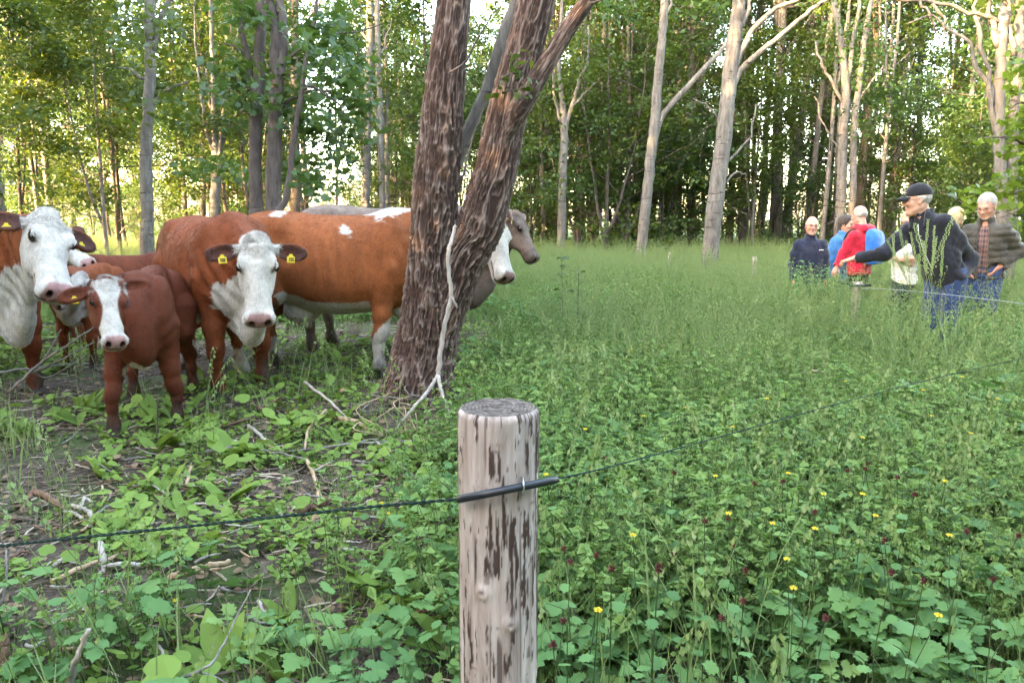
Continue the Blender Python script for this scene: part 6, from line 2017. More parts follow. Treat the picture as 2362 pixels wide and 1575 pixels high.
        g.warp(lambda X, Y, Z: 0.004 * noise3(X * 60, Y * 60, Z * 25, 9) + 0.003 * noise3(X * 120, Y * 120, Z * 50, 10))
        v, q = g.skin(0)
        mobj('hair', v, q, hm, root)
    s = k * 1.06
    if hat == 'cap':
        g = Body(hc - 0.22, hc + 0.24, 0.006)
        g.ell(HH(-0.014, 0, 0.050), np.array([0.112, 0.092, 0.098]) * s, 0.01, HR)
        g.keep(lambda X, Y, Z: -((X - HH(0, 0, 0.040)[0]) * HR[0, 2] + (Y - HH(0, 0, 0.040)[1]) * HR[1, 2] + (Z - HH(0, 0, 0.040)[2]) * HR[2, 2]))
        g.ball(HH(-0.014, 0, 0.150), 0.008 * s, 0.004)
        v, q = g.skin(1)
        co = mobj('cap', v, q, CAPCLOTH, root)
        vb = MB()
        rows = []
        for i, t in enumerate(np.linspace(0, 1, 7)):
            for j, a in enumerate(np.linspace(-1, 1, 13)):
                x = 0.070 * math.sqrt(max(0, 1 - 0.55 * a * a)) + 0.018 + t * 0.080 * math.sqrt(max(0, 1 - 0.72 * a * a))
                rows.append(HH(x, a * 0.086 * (1 - 0.10 * t), 0.047 - 0.020 * a * a - 0.030 * t * t * 0.6))
        rows = np.array(rows)
        nn = len(rows)
        fs = []
        for i in range(6):
            for j in range(12):
                a = i * 13 + j
                fs.append((a, a + 1, a + 14, a + 13)); fs.append((nn + a + 13, nn + a + 14, nn + a + 1, nn + a))
        rim = [j for j in range(13)] + [i * 13 + 12 for i in range(1, 7)] + [6 * 13 + j for j in range(11, -1, -1)] + [i * 13 for i in range(5, 0, -1)]
        for a, c in zip(rim, rim[1:] + rim[:1]):
            fs.append((c, a, nn + a, nn + c))
        vb.add(np.concatenate([rows, rows - HR[:, 2] * 0.005]), fs)
        link('visor', vb.mesh('visor', CAPCLOTH), co)
        st_ = MB()                                            # small white embroidered word, too small to read
        for i, a in enumerate(np.linspace(-0.34, 0.34, 7)):
            c = HH(-0.014 + 0.1105 * math.cos(a) * 0.955, 0.0925 * math.sin(a), 0.078)
            tdir = HR @ np.array([-math.sin(a), math.cos(a), 0]); zdir = HR[:, 2]
            w_, h_ = 0.0042, 0.008 if i in (0, 5) else 0.0055
            out = HR @ np.array([math.cos(a), math.sin(a), 0])
            c = c + out * 0.004
            st_.add([c - tdir * w_ - zdir * .004, c + tdir * w_ - zdir * .004, c + tdir * w_ + zdir * (h_ - .004), c - tdir * w_ + zdir * (h_ - .004)], [(0, 1, 2, 3)])
        link('embroidery', st_.mesh('embroidery', THREAD, False), co)
    if glasses:
        gm = MB()
        for q in (1, -1):
            ring = np.array([HH(0.112, q * 0.033 + 0.024 * math.cos(a), 0.006 + 0.016 * math.sin(a)) for a in np.linspace(0, 2 * np.pi, 15)])
            gm.tube(ring, 0.0017, 5, cap=False)
            gm.tube(np.array([HH(0.112, q * 0.056, 0.010), HH(0.06, q * 0.079, 0.010), HH(-0.005, q * 0.084, 0.004)]), 0.0018, 5)
        gm.tube(np.array([HH(0.113, -0.010, 0.010), HH(0.117, 0, 0.013), HH(0.113, 0.010, 0.010)]), 0.0024, 5)
        link('spectacles', gm.mesh('spectacles', GLASSFRAME), root)
    if extra:
        extra(root, dict(pel=pel, chest=chest, up=up, lt=lt, ft=ft, f=f, l=l, hc=hc, HH=HH, sh=sh, k=k, tl=tl))
    return root

def strip(name, pts, w, m, root, th=0.004):
    mb = MB()
    mb.tube(np.array(pts), w, 6)
    return link(name, mb.mesh(name, m), root)

# man in the black cap, stooping to the left with one arm stretched out
def cap_extra(root, g):
    ft, lt, up, ch, pel = g['ft'], g['lt'], g['up'], g['chest'], g['pel']
    strip('zip', [ch + ft * 0.125 - up * 0.03 + lt * 0.012, ch + ft * 0.158 - up * 0.12 + lt * 0.004, ch + ft * 0.170 - up * 0.25, pel + ft * 0.155 + up * 0.05], 0.004, ZIP, root)
    for s in (1, -1):       # turned-down collar wings
        c = Body(ch - 0.2, ch + 0.24, 0.007)
        c.cone(ch + lt * s * 0.080 + ft * 0.04 + up * 0.015, ch + lt * s * 0.075 + ft * 0.125 - up * 0.055, 0.034, 0.018, 0.01, (ft, 0.45))
        c.cone(ch + lt * s * 0.080 - ft * 0.04 + up * 0.030, ch + lt * s * 0.080 + ft * 0.04 + up * 0.015, 0.030, 0.032, 0.02, (lt, 0.5))
        v, q = c.skin(1)
        mobj('collar', v, q, NAVY, root)
person('man in a black cap and dark fleece leaning left with one arm stretched out', 2180, 7.3, yaw=-28, face_yaw=-78, face_pitch=-6, height=1.80, lean=(-0.23, -0.12), stout=1.08,
       arms={-1: ((-0.54, -0.18, 1.15), (-0.80, -0.16, 1.095), (-1, 0.0, -0.28), (0.1, 0.2, -1), 0.75), 1: ((0.20, 0.10, 1.10), (0.13, -0.06, 0.90), (-0.45, -0.1, -0.9), (-1, 0, 0), 0.5)},
       top=[lambda G: G('shirt', GREYTEE, 0.004, -0.02, 0.0, 11), lambda G: G('fleece_jacket', NAVY, 0.022, -0.06, 1.0, 12, vneck=0.17, collar=0.06, flare=0.01)],
       hair=('ring', HAIRG), hat='cap', glasses=True, legs=JEANS, extra=cap_extra, head_drop=0.03)

def quilt_extra(root, g):
    pass
person('white-haired man in an olive quilted jacket over a checked shirt, hands in pockets', 2270, 8.5, yaw=-14, face_yaw=-20, face_pitch=-22, height=1.72, lean=(-0.03, -0.03), stout=1.05,
       arms={1: ((0.30, 0.10, 1.13), (0.13, -0.10, 0.96), (-0.5, -0.15, -0.8), (-1, 0.4, 0), 0.4), -1: ((-0.30, 0.02, 1.12), (-0.19, -0.15, 0.95), (0.4, -0.1, -0.9), (1, 0.2, 0), 0.4)},
       top=[lambda G: G('checked_shirt', PLAID, 0.008, -0.03, 0.5, 21), lambda G: G('quilted_jacket', OLIVE, 0.030, -0.09, 1.0, 22, quilt=0.010, collar=0.07, open_front=0.055)],
       hair=('short', HAIRW), glasses=True, legs=JEANS, extra=quilt_extra, tone=(0.46, 0.25, 0.19))

# man in red, seen from behind, with a blue backpack
def pack_extra(root, g):
    ft, lt, up, ch, pel, tl = g['ft'], g['lt'], g['up'], g['chest'], g['pel'], g['tl']
    c = pel + up * (tl * 0.52) - ft * 0.21
    b = Body(c - 0.34, c + 0.34, 0.010)
    R = np.column_stack([up, lt, -ft])
    b.loft(c, R, [(-0.25, 0.12, 0.03, -0.08), (-0.22, 0.160, 0.09, -0.09), (0.0, 0.165, 0.11, -0.09), (0.18, 0.150, 0.08, -0.085), (0.25, 0.09, 0.0, -0.07)], 0.02, 3.0)
    b.loft(c, R, [(-0.17, 0.09, 0.10, 0.02), (-0.13, 0.11, 0.115, 0.02), (0.02, 0.105, 0.11, 0.02), (0.05, 0.08, 0.08, 0.02)], 0.02, 3.0)
    b.warp(lambda X, Y, Z: 0.006 * noise3(X * 14, Y * 14, Z * 14, 4))
    v, q = b.skin(1)
    bp = tag(empty('backpack', root.matrix_basis @ Vector(c)), 'bright blue backpack worn by the man in red', 'backpack')
    bp.rotation_euler = root.rotation_euler
    me = mesh_from('bag', v - c, q, True, [PACKBLUE]); link('bag', me, bp)
    for s in (1, -1):
        p = [c + up * 0.19 + lt * s * 0.06 + ft * 0.06, ch - up * 0.0 + lt * s * 0.105 - ft * 0.02, ch - up * 0.06 + lt * s * 0.115 + ft * 0.13, ch - up * 0.25 + lt * s * 0.13 + ft * 0.165, c - up * 0.15 + lt * s * 0.19 + ft * 0.12, c - up * 0.17 + lt * s * 0.12 + ft * 0.03]
        mb = MB(); mb.tube(spline(np.array(p) - c, 24), 0.016, 7)
        link('strap', mb.mesh('strap', FLAT_BLACK), bp)
def red_extra(root, g):
    ch, up, ft, lt = g['chest'], g['up'], g['ft'], g['lt']
    b = Body(ch - 0.25, ch + 0.25, 0.009)
    b.cone(ch - ft * 0.10 - lt * 0.09 + up * 0.0, ch - ft * 0.10 + lt * 0.09, 0.065, 0.065, 0.03, (up, 0.9))
    b.cone(ch - ft * 0.12 - up * 0.04, ch - ft * 0.15 - up * 0.12, 0.075, 0.045, 0.04)
    for s in (1, -1): b.cone(ch - ft * 0.08 + lt * s * 0.09 + up * .01, ch + ft * 0.07 + lt * s * 0.075 + up * .01, 0.045, 0.03, 0.03)
    b.warp(lambda X, Y, Z: 0.008 * noise3(X * 18, Y * 18, Z * 18, 14))
    v, q = b.skin(1)
    mobj('hood', v, q, REDCLOTH, root)
    pack_extra(root, g)
person('bald man in a red hooded jacket seen from behind', 1980, 11.0, yaw=-118, face_yaw=-128, face_pitch=-8, height=1.74, lean=(-0.02, 0.0), stout=1.1,
       arms={1: ((-0.22, -0.10, 1.10), (-0.30, -0.16, 0.90), None, None, 0.5)},
       top=[lambda G: G('red_jacket', REDCLOTH, 0.028, -0.12, 1.0, 31, collar=0.05, flare=0.015)], hair=('ring', HAIRG), legs=DARKTROUSER, extra=red_extra, tone=(0.48, 0.27, 0.21))

def logo_extra(root, g):
    ft, lt, ch, up = g['ft'], g['lt'], g['chest'], g['up']
    mb = MB()
    c = ch - up * 0.17 + ft * 0.152 + lt * 0.09
    for i in range(5):
        a = c + lt * (i * 0.014) - ft * i * 0.004
        mb.add([a, a + lt * 0.010, a + lt * 0.010 + up * 0.012, a + up * 0.012], [(0, 1, 2, 3)])
    link('logo_print', mb.mesh('logo_print', THREAD, False), root)
    strip('zip', [ch + ft * 0.115 - up * 0.02, ch + ft * 0.155 - up * 0.2, g['pel'] + ft * 0.15], 0.004, FLAT_BLACK, root)
person('balding man with spectacles in a dark navy jacket, standing furthest left of the walkers', 1864, 11.3, yaw=14, face_yaw=12, face_pitch=-4, height=1.70, stout=1.1, sink=0.08,
       top=[lambda G: G('shirt', DARKTROUSER, 0.004, 0, 0.0, 41), lambda G: G('navy_jacket', NAVY2, 0.030, -0.14, 1.0, 42, vneck=0.12, collar=0.06, flare=0.02)], hair=('ring', HAIRW), glasses=True, legs=DARKTROUSER, extra=logo_extra, tone=(0.47, 0.26, 0.20))

def vest_extra(root, g):
    pass
person('person in a light blue jacket half hidden behind the man in red', 1928, 11.9, yaw=60, face_yaw=70, face_pitch=-10, height=1.66, lean=(0.05, 0), female=True, sink=0.06,
       top=[lambda G: G('shirt', DARKTROUSER, 0.006, -0.02, 0.0, 51), lambda G: G('blue_jacket', BLUECLOTH, 0.030, -0.22, 1.0, 52, collar=0.04, flare=0.03, open_front=0.05)], hair=('long', HAIRD), legs=DARKTROUSER)

person('woman in a white top and navy trousers bending behind the outstretched arm', 2085, 9.0, yaw=-65, face_yaw=-35, face_pitch=-12, height=1.54, lean=(0.02, -0.12), female=True, stout=1.1,
       arms={-1: ((-0.19, -0.10, 1.05), (-0.02, -0.26, 1.00), (1, -0.1, 0.2), (0, 1, 0), 0.5), 1: ((-0.06, -0.28, 1.02), (0.16, -0.26, 1.04), (1, 0.2, 0.2), (0, 1, 0), 0.5)},
       top=[lambda G: G('white_top', WHITECLOTH, 0.016, -0.05, 0.0, 61, flare=0.01)], hair=('long', HAIRB), glasses=True, legs=NAVYTROUSER, tone=(0.50, 0.28, 0.21))

person('fair-haired person hidden behind the man in the cap, only the hair showing', 2190, 9.9, yaw=-20, face_yaw=150, height=1.62, female=True,
       top=[lambda G: G('grey_jumper', GREYCLOTH, 0.02, -0.06, 1.0, 71, collar=0.03)], hair=('long', HAIRB), legs=JEANS)

person('grey-haired person in a grey cardigan peering out between two men', 2262, 9.3, yaw=-10, face_yaw=35, face_pitch=-14, height=1.60, lean=(-0.02, 0), female=True,
       top=[lambda G: G('shirt', WHITECLOTH, 0.006, -0.02, 0.0, 81), lambda G: G('grey_cardigan', GREYCLOTH, 0.024, -0.10, 1.0, 82, open_front=0.05, collar=0.02)], hair=('short', HAIRW), legs=JEANS)
# ------------------------------------------------------------------ fence
def post_material():
    m, nt = mat('weathered_post')
    n1 = noise_node(nt, mapping(nt, (55, 55, 5.0)), 1.0, 5, 0.65, 0.3)
    n2 = noise_node(nt, mapping(nt, (30, 30, 3.0)), 1.0, 4, 0.6, 0.6)
    n3 = noise_node(nt, mapping(nt, (5, 5, 5)), 1.0, 4)
    wood = ramp(nt, n1, [(0.3, (0.22, 0.165, 0.14)), (0.5, (0.38, 0.305, 0.27)), (0.7, (0.50, 0.43, 0.395))])
    a = nt.nodes.new('ShaderNodeAttribute'); a.attribute_name = 'barkleft'
    c = mixc(nt, a.outputs['Fac'], wood, (0.055, 0.032, 0.026))
    red = ramp(nt, n3, [(0.55, (0, 0, 0)), (0.75, (0.35, 0.35, 0.35))])
    c = mixc(nt, red, c, (0.33, 0.17, 0.12))
    finish(nt, c, 0.85, n1, 0.5, 0.004, 0.25)
    return m
POST = post_material()
def cut_material():
    m, nt = mat('cut_end')
    w = nt.nodes.new('ShaderNodeTexWave'); w.wave_type = 'RINGS'; w.rings_direction = 'Z'
    w.inputs['Scale'].default_value = 55; w.inputs['Distortion'].default_value = 3.0; w.inputs['Detail'].default_value = 3; w.inputs['Detail Scale'].default_value = 2.5
    L(nt, mapping(nt, (1, 1, 1)), w.inputs['Vector'])
    n1 = noise_node(nt, mapping(nt, (60, 160, 10)), 1.0, 5, 0.7, 0.5)
    c = ramp(nt, n1, [(0.3, (0.05, 0.038, 0.033)), (0.5, (0.12, 0.097, 0.085)), (0.72, (0.22, 0.185, 0.165))])
    rg = ramp(nt, w.outputs['Fac'], [(0.2, (0.72, 0.70, 0.68)), (0.8, (1.1, 1.1, 1.1))])
    c = mixc(nt, 1.0, c, rg, 'MULTIPLY')
    finish(nt, c, 0.9, n1, 0.7, 0.004, 0.2)
    return m
CUT = cut_material()
WIRE = plain_mat('green_fence_wire', (0.018, 0.034, 0.028), 0.8, 0.12)
TUBE = plain_mat('black_insulator_tube', (0.012, 0.013, 0.018), 0.45, 0.5, 0.2, 60)
STAPLE = plain_mat('galvanised_staple', (0.55, 0.56, 0.58), 0.3, 0.6, 0.1, 60, 0.05, 0, 0.9)
POLYWIRE = plain_mat('pale_polywire', (0.24, 0.27, 0.28), 0.5, 0.4)

def big_post():
    R0, H = 0.0605, 1.222
    cx, cy = -0.0215, 1.105
    root = empty('fence_post', (cx, cy, 0))
    tag(root, 'thick pale debarked fence post in the very front, cut flat on top', 'post')
    nr, ns = 460, 240
    z = np.linspace(-0.05, H, nr); a = np.linspace(0, 2 * np.pi, ns, endpoint=False)
    Z, A = np.meshgrid(z, a, indexing='ij')
    cxn, cyn = np.cos(A), np.sin(A)
    r = R0 * (1 + 0.02 * (1 - Z / H)) + 0.0022 * noise3(cxn * 1.5, cyn * 1.5, Z * 3, 1)
    s1 = noise3(cxn * 13 + 0.5 * noise3(cxn * 3, cyn * 3, Z * 9, 2), cyn * 13, Z * 19, 3)
    s2 = noise3(cxn * 30, cyn * 30, Z * 60, 4)
    rag = noise3(cxn * 46, cyn * 46, Z * 120, 6)
    right = 0.5 + 0.5 * np.cos(A + 0.35)                          # more bark clings to the right side
    strips = s1 + 0.45 * s2 + 0.30 * rag + 0.30 * right + 0.32 * noise3(cxn * 2, cyn * 2, Z * 5.0, 8)
    bark = np.clip((strips - 0.54) / 0.26, 0, 1)
    crack = np.clip((noise3(cxn * 11, cyn * 11, Z * 6.0, 12) - 0.60) / 0.15, 0, 1)
    ringm = np.clip((noise3(cxn * 4, cyn * 4, Z * 70, 14) - 0.72) / 0.12, 0, 1) * 0.6
    dk = np.clip(np.maximum(np.maximum(bark, crack * 0.8), ringm), 0, 1)
    r = r + 0.0011 * bark - 0.0012 * crack + 0.0006 * s2 + 0.0003 * rag
    knots = [(-1.95, 0.955), (-1.25, 0.905), (-1.78, 0.70), (-0.9, 0.64)]
    for ka, kz in knots:
        dd = np.hypot((np.angle(np.exp(1j * (A - ka)))) * R0, Z - kz)
        r = r + 0.006 * np.exp(-(dd / 0.011) ** 2) - 0.0035 * np.exp(-(dd / 0.0045) ** 2)
        dk = np.maximum(dk * (1 - np.exp(-(dd / 0.012) ** 2)), 0.75 * np.exp(-(dd / 0.004) ** 2))
    edge = np.clip((H - Z) / 0.006, 0, 1)
    r = r - (0.0045 + 0.002 * noise3(cxn * 5, cyn * 5, 0 * Z, 31)) * (1 - np.clip((H - Z) / (0.009 + 0.004 * noise3(cxn * 4, cyn * 4, 0 * Z, 33)), 0, 1)) ** 2
    V = np.stack([r * cxn, r * cyn, Z], -1).reshape(-1, 3)
    i = np.arange(nr - 1)[:, None] * ns + np.arange(ns)[None, :]
    j = np.arange(nr - 1)[:, None] * ns + (np.arange(ns)[None, :] + 1) % ns
    me = mesh_from('shaft', V, np.stack([i, j, j + ns, i + ns], -1).reshape(-1, 4), True, [POST])
    float_attr(me, 'barkleft', dk.ravel())
    link('shaft', me, root)
    # sawn, weathered top
    nr2 = 60
    rad = np.linspace(0, 1, nr2)
    RR, AA = np.meshgrid(rad, a, indexing='ij')
    er = r[-1][None, :]
    X, Y = RR * er * np.cos(AA), RR * er * np.sin(AA)
    zz = H + 0.0018 * noise3(X * 60, Y * 160, 0 * X, 21) + 0.0012 * noise3(X * 140, Y * 320, 0 * X, 22) + 0.002 * (1 - RR ** 2)
    zz -= 0.003 * np.clip((noise3(X * 30, Y * 220, 0 * X, 23) - 0.45) / 0.2, 0, 1)
    zz[-1] = H
    V = np.stack([X, Y, zz], -1).reshape(-1, 3)
    i = np.arange(nr2 - 1)[:, None] * ns + np.arange(ns)[None, :]
    j = np.arange(nr2 - 1)[:, None] * ns + (np.arange(ns)[None, :] + 1) % ns
    link('sawn_top', mesh_from('sawn_top', V, np.stack([i, i + ns, j + ns, j], -1).reshape(-1, 4), True, [CUT]), root)
    # insulator tube and staple
    a0, a1 = at(1060, 1152, 1.020), at(1284, 1106, 1.075)
    mid = at(1150, 1133, 1.030)
    o = np.array([cx, cy, 0])
    def front(px, py):
        q = at(px, py, 1.03)
        return q
    pts = spline([at(1058, 1151, 1.052), at(1110, 1141, 1.030), at(1165, 1130, 1.028), at(1215, 1120, 1.045), at(1284, 1105.5, 1.075)], 16)
    ins = tag(empty('insulator_tube', pts[0]), 'black plastic insulator tube stapled across the front post', 'insulator')
    mb = MB(); mb.tube(pts - pts[0], 0.0058, 14)
    link('tube', mb.mesh('tube', TUBE), ins)
    st = MB()
    c = at(1205, 1122, 1.041)
    st.tube(spline([c + np.array([0.000, 0.020, -0.010]), c + np.array([0.001, -0.002, -0.0085]), c + np.array([0.002, -0.0068, 0.0]), c + np.array([0.001, -0.002, 0.0085]), c + np.array([0, 0.020, 0.010])], 14) - pts[0], 0.0014, 7)
    link('staple', st.mesh('staple', STAPLE), ins)
    return pts
TUBE_PTS = big_post()

def wire(name, label, ctrl, r, m, n=60):
    pts = spline(ctrl, n)
    root = empty(name, pts[0]); tag(root, label, 'wire')
    # two strands twisted round each other
    t, Nn, B = frames(pts)
    s = np.concatenate([[0], np.cumsum(np.linalg.norm(np.diff(pts, axis=0), axis=1))])
    fine = np.interp(np.linspace(0, s[-1], n * 7), s, np.arange(len(s)))
    i = np.clip(fine.astype(int), 0, len(pts) - 2); u = (fine - i)[:, None]
    P = pts[i] * (1 - u) + pts[i + 1] * u; NN = Nn[i]; BB = B[i]
    ss = np.linspace(0, s[-1], n * 7)
    for ph in (0, math.pi):
        w = P + r * 0.75 * (np.cos(ss * 240 + ph)[:, None] * NN + np.sin(ss * 240 + ph)[:, None] * BB) - pts[0]
        mb = MB(); mb.tube(w, r * 0.8, 5)
        link('strand', mb.mesh('strand', m), root)
wire('fence_wire', 'dark fence wire running from the left edge to the front post', [at(-260, 1284, 1.25), at(0, 1258, 1.17), at(300, 1227, 1.12), at(600, 1196, 1.08), at(860, 1168, 1.06), TUBE_PTS[0] + np.array([0.004, 0.001, 0])], 0.0018, WIRE, 60)
wire('fence_wire', 'dark fence wire rising from the front post towards the right edge', [TUBE_PTS[-1] - np.array([0.004, 0.001, 0]), at(1400, 1078, 1.17), at(1600, 1024, 1.40), at(1800, 968, 1.72), at(2000, 913, 2.15), at(2200, 862, 2.8), at(2362, 826, 3.5), at(2600, 777, 4.8)], 0.0012, WIRE, 90)
wire('fence_wire', 'pale electric wire stretched in front of the two men in jeans', [at(1985, 664, 8.3), at(2060, 668, 7.3), at(2150, 676, 6.5), at(2250, 687, 5.9), at(2362, 701, 5.4), at(2600, 735, 4.8)], 0.0024, POLYWIRE, 60)
wire('fence_wire', 'thin wire linking the small posts across the far meadow', [at(1988, 664, 8.35), at(1742, 606, 14.0), at(1545, 594, 18.0)], 0.0022, WIRE, 60)

def small_post(label, px, py, d, r, cap=False):
    p = at(px, py, d)
    z0 = gh(p[0], p[1])
    root = empty('fence_post', (p[0], p[1], z0)); tag(root, label, 'post')
    rng = np.random.default_rng(int(px))
    h = p[2] - z0
    mb = MB()
    n = 14
    pts = np.column_stack([np.linspace(-0.02, 0, n) + rng.normal(size=n) * .003, rng.normal(size=n) * .003, np.linspace(-0.1, h, n)])
    mb.tube(pts, np.linspace(r * 1.1, r, n), 14, jag=0.05, rng=rng)
    me = mb.mesh('shaft', POST)
    float_attr(me, 'barkleft', (rng.random(len(me.vertices)) > 0.82).astype(float) * 0.8)
    link('shaft', me, root)
    if cap:
        t = MB(); t.tube(np.array([[-0.10, -r - 0.012, h - 0.04], [0.0, -r - 0.014, h - 0.035], [0.12, -r - 0.012, h - 0.032]]), 0.013, 10)
        link('insulator', t.mesh('insulator', TUBE), root)
    return root
small_post('brown fence post with a black insulator in front of the man in red', 1978, 650, 8.4, 0.048, True)
small_post('short grey fence stake in the far meadow left of the walkers', 1741, 592, 14.0, 0.038)
small_post('tiny far fence stake between the two pale meadow trees', 1545, 582, 18.0, 0.035)

# ------------------------------------------------------------------ fallen branches
DEAD_PALE = bark_mat('bleached_wood', (0.19, 0.155, 0.13), (0.32, 0.27, 0.235), (0.45, 0.395, 0.35))
DEAD_TAN = bark_mat('peeled_wood', (0.22, 0.14, 0.085), (0.38, 0.255, 0.16), (0.52, 0.38, 0.26))
DEAD_RUST = bark_mat('rusty_wood', (0.07, 0.038, 0.026), (0.14, 0.075, 0.05), (0.24, 0.14, 0.095))
DEAD_GREY = bark_mat('grey_stick_bark', (0.10, 0.085, 0.075), (0.19, 0.165, 0.15), (0.30, 0.27, 0.25))

def gpt(px, py, up=0.02):
    """Where the ground is seen at a pixel."""
    r = ray(px, py)
    t = (up - CAM_Z) / r[2]
    for _ in range(6):
        p = np.array([0, 0, CAM_Z]) + r * t
        t = (gh(p[0], p[1]) + up - CAM_Z) / r[2]
    return np.array([0, 0, CAM_Z]) + r * t

def stick(label, line, r0, r1, m, sides=8, forks=(), group=None, cat='branch', name='fallen_branch', lift=0.02):
    """line rows: px, py (, height above the soil)."""
    rng = np.random.default_rng(int(abs(line[0][0]) * 7 + line[0][1]))
    P = np.array([gpt(q[0], q[1], (q[2] if len(q) > 2 else lift) + 0.035) for q in line])
    pts = spline(P, max(8, 5 * len(P))) if len(P) > 2 else np.array([P[0] * (1 - t) + P[1] * t for t in np.linspace(0, 1, 10)])
    pts = pts + rng.normal(size=pts.shape) * r0 * 0.22
    root = empty(name, pts[0]); tag(root, label, cat, group)
    mb = MB(); mb.tube(pts - pts[0], np.linspace(r0, r1, len(pts)) * (1 + 0.08 * rng.normal(size=len(pts))), sides, jag=0.06, rng=rng)
    link('stem', mb.mesh('stem', m), root)
    for fk in forks:
        Q = np.array([gpt(q[0], q[1], (q[2] if len(q) > 2 else lift) + 0.035) for q in fk])
        q = spline(Q, 12) + rng.normal(size=(12, 3)) * r0 * 0.15
        mb = MB(); mb.tube(q - pts[0], np.linspace(r0 * 0.75, r1 * 0.8, 12), max(5, sides - 2), jag=0.06, rng=rng)
        link('side_branch', mb.mesh('side_branch', m), root)
    return root

# the bent pale pole leaning on the forked tree
def leaning_pole():
    path = [at(1052, 520, 5.62), at(1040, 560, 5.55), at(1033, 600, 5.50), at(1040, 680, 5.45), at(1024, 760, 5.42), at(1015, 820, 5.40), at(1010, 866, 5.38)]
    root = empty('leaning_branch', path[-1]); tag(root, 'pale bent branch leaning against the forked tree, splitting near its foot', 'branch')
    o = path[-1]
    rng = np.random.default_rng(2)
    def seg(p, r0, r1, nm):
        q = spline(p, 40); q = q + rng.normal(size=q.shape) * 0.003
        mb = MB(); mb.tube(q - o, np.linspace(r0, r1, len(q)), 10, jag=0.05, rng=rng)
        link(nm, mb.mesh(nm, DEAD_PALE), root)
    seg(path, 0.013, 0.019, 'stem')
    seg([o, at(985, 905, 5.2), at(945, 950, 5.05), gpt(905, 1000, 0.01)], 0.015, 0.010, 'side_branch')
    seg([o, at(1018, 900, 5.2), at(1032, 945, 5.0), gpt(1052, 1000, 0.05)], 0.014, 0.010, 'side_branch')
    seg([path[3], at(1050, 700, 5.42), at(1054, 708, 5.42)], 0.008, 0.004, 'side_branch')
leaning_pole()

stick('pale straight stick propped in the weeds right of the front cow', [(702, 880, 0.16), (760, 925, 0.10), (800, 965, 0.02)], 0.011, 0.007, DEAD_PALE)
stick('thick tan branch lying below the forked tree', [(762, 955, 0.03), (820, 975, 0.03), (885, 1003, 0.02)], 0.024, 0.013, DEAD_TAN)
stick('reddish stick under the front cow', [(578, 930, .03), (620, 955, .02), (680, 998, .02)], 0.014, 0.009, DEAD_RUST, forks=[[(600, 942), (635, 925, .05), (650, 915, .1)]])
stick('curved pale twig arching over the soil left of the front post', [(752, 945, .06), (715, 985, .08), (700, 1040, .02)], 0.011, 0.007, DEAD_TAN)
stick('long thin grey branch lying across the bare soil', [(475, 1040, .02), (560, 1032, .03), (640, 1045, .03), (710, 1060, .02)], 0.012, 0.007, DEAD_GREY, forks=[[(640, 1045), (760, 1030, .04), (880, 1018, .05), (1040, 1012, .03)]])
stick('crooked brown branch ending near the fence wire', [(706, 1060, .02), (728, 1105, .03), (740, 1150, .02)], 0.013, 0.011, DEAD_TAN)
stick('straight grey stick pointing to the front post', [(870, 1020, .06), (905, 1055, .03), (955, 1095, .02)], 0.010, 0.005, DEAD_GREY)
stick('short pale upright stick in the middle of the soil', [(572, 980, .02), (600, 1002, .03), (622, 1028, .02)], 0.013, 0.010, DEAD_PALE)
stick('rotten bark log behind the wire near the soil patch', [(690, 1178, .02), (730, 1165, .03), (770, 1150, .03)], 0.028, 0.022, DEAD_RUST)
stick('small pale log right behind the bark log', [(705, 1200, .01), (735, 1192, .02), (752, 1188, .02)], 0.014, 0.012, DEAD_TAN)
stick('splintered rust-brown slab of wood at the left side', [(82, 1132, .06), (115, 1150, .05), (150, 1175, .02)], 0.022, 0.010, DEAD_RUST, 6, forks=[[(80, 1132, .06), (60, 1155, .04), (45, 1185, .02)]])
stick('bleached root piece beside the rust-brown slab', [(165, 1165, .02), (185, 1170, .04), (205, 1180, .03), (212, 1200, .02)], 0.012, 0.010, DEAD_PALE, forks=[[(185, 1170, .04), (195, 1150, .06), (212, 1158, .04)], [(150, 1178, .02), (180, 1188, .02), (208, 1215, .02)]])
stick('thin tan twig beside the bleached root', [(188, 1225, .02), (205, 1212, .02), (222, 1200, .02)], 0.007, 0.005, DEAD_TAN)
stick('grey twig running from the bleached root to the right', [(212, 1192, .02), (260, 1160, .03), (315, 1142, .02)], 0.008, 0.005, DEAD_GREY)
stick('orange-brown stick in front of the wire at the left', [(118, 1342, .03), (200, 1305, .04), (275, 1280, .03)], 0.012, 0.008, DEAD_TAN)
stick('short barrel-shaped pale log left of the bleached fork', [(112, 1305, .02), (140, 1295, .03), (162, 1285, .03)], 0.016, 0.014, DEAD_PALE)
stick('bleached forked piece of wood in front of the wire', [(232, 1250, .10), (238, 1290, .05), (240, 1310, .03)], 0.012, 0.014, DEAD_PALE, forks=[[(240, 1308, .03), (280, 1300, .05), (325, 1302, .03)], [(240, 1308, .03), (236, 1318, .02), (232, 1325, .01)]])
stick('thick tan branch lying across the lower left weeds', [(345, 1365, .02), (400, 1330, .05), (460, 1312, .06), (530, 1295, .04)], 0.020, 0.010, DEAD_TAN, forks=[[(400, 1330, .05), (430, 1322, .08), (468, 1318, .08)]])
stick('long thin twig slanting up from the bottom edge', [(395, 1572, .06), (480, 1535, .10), (520, 1475, .14), (578, 1358, .24)], 0.006, 0.0025, DEAD_GREY, forks=[[(455, 1548, .08), (500, 1562, .06), (530, 1580, .05)]])
stick('pale stick standing up at the bottom left corner', [(158, 1590, .05), (175, 1520, .16), (204, 1452, .26)], 0.011, 0.007, DEAD_PALE, forks=[[(162, 1560, .08), (155, 1545, .1), (150, 1540, .1)]])
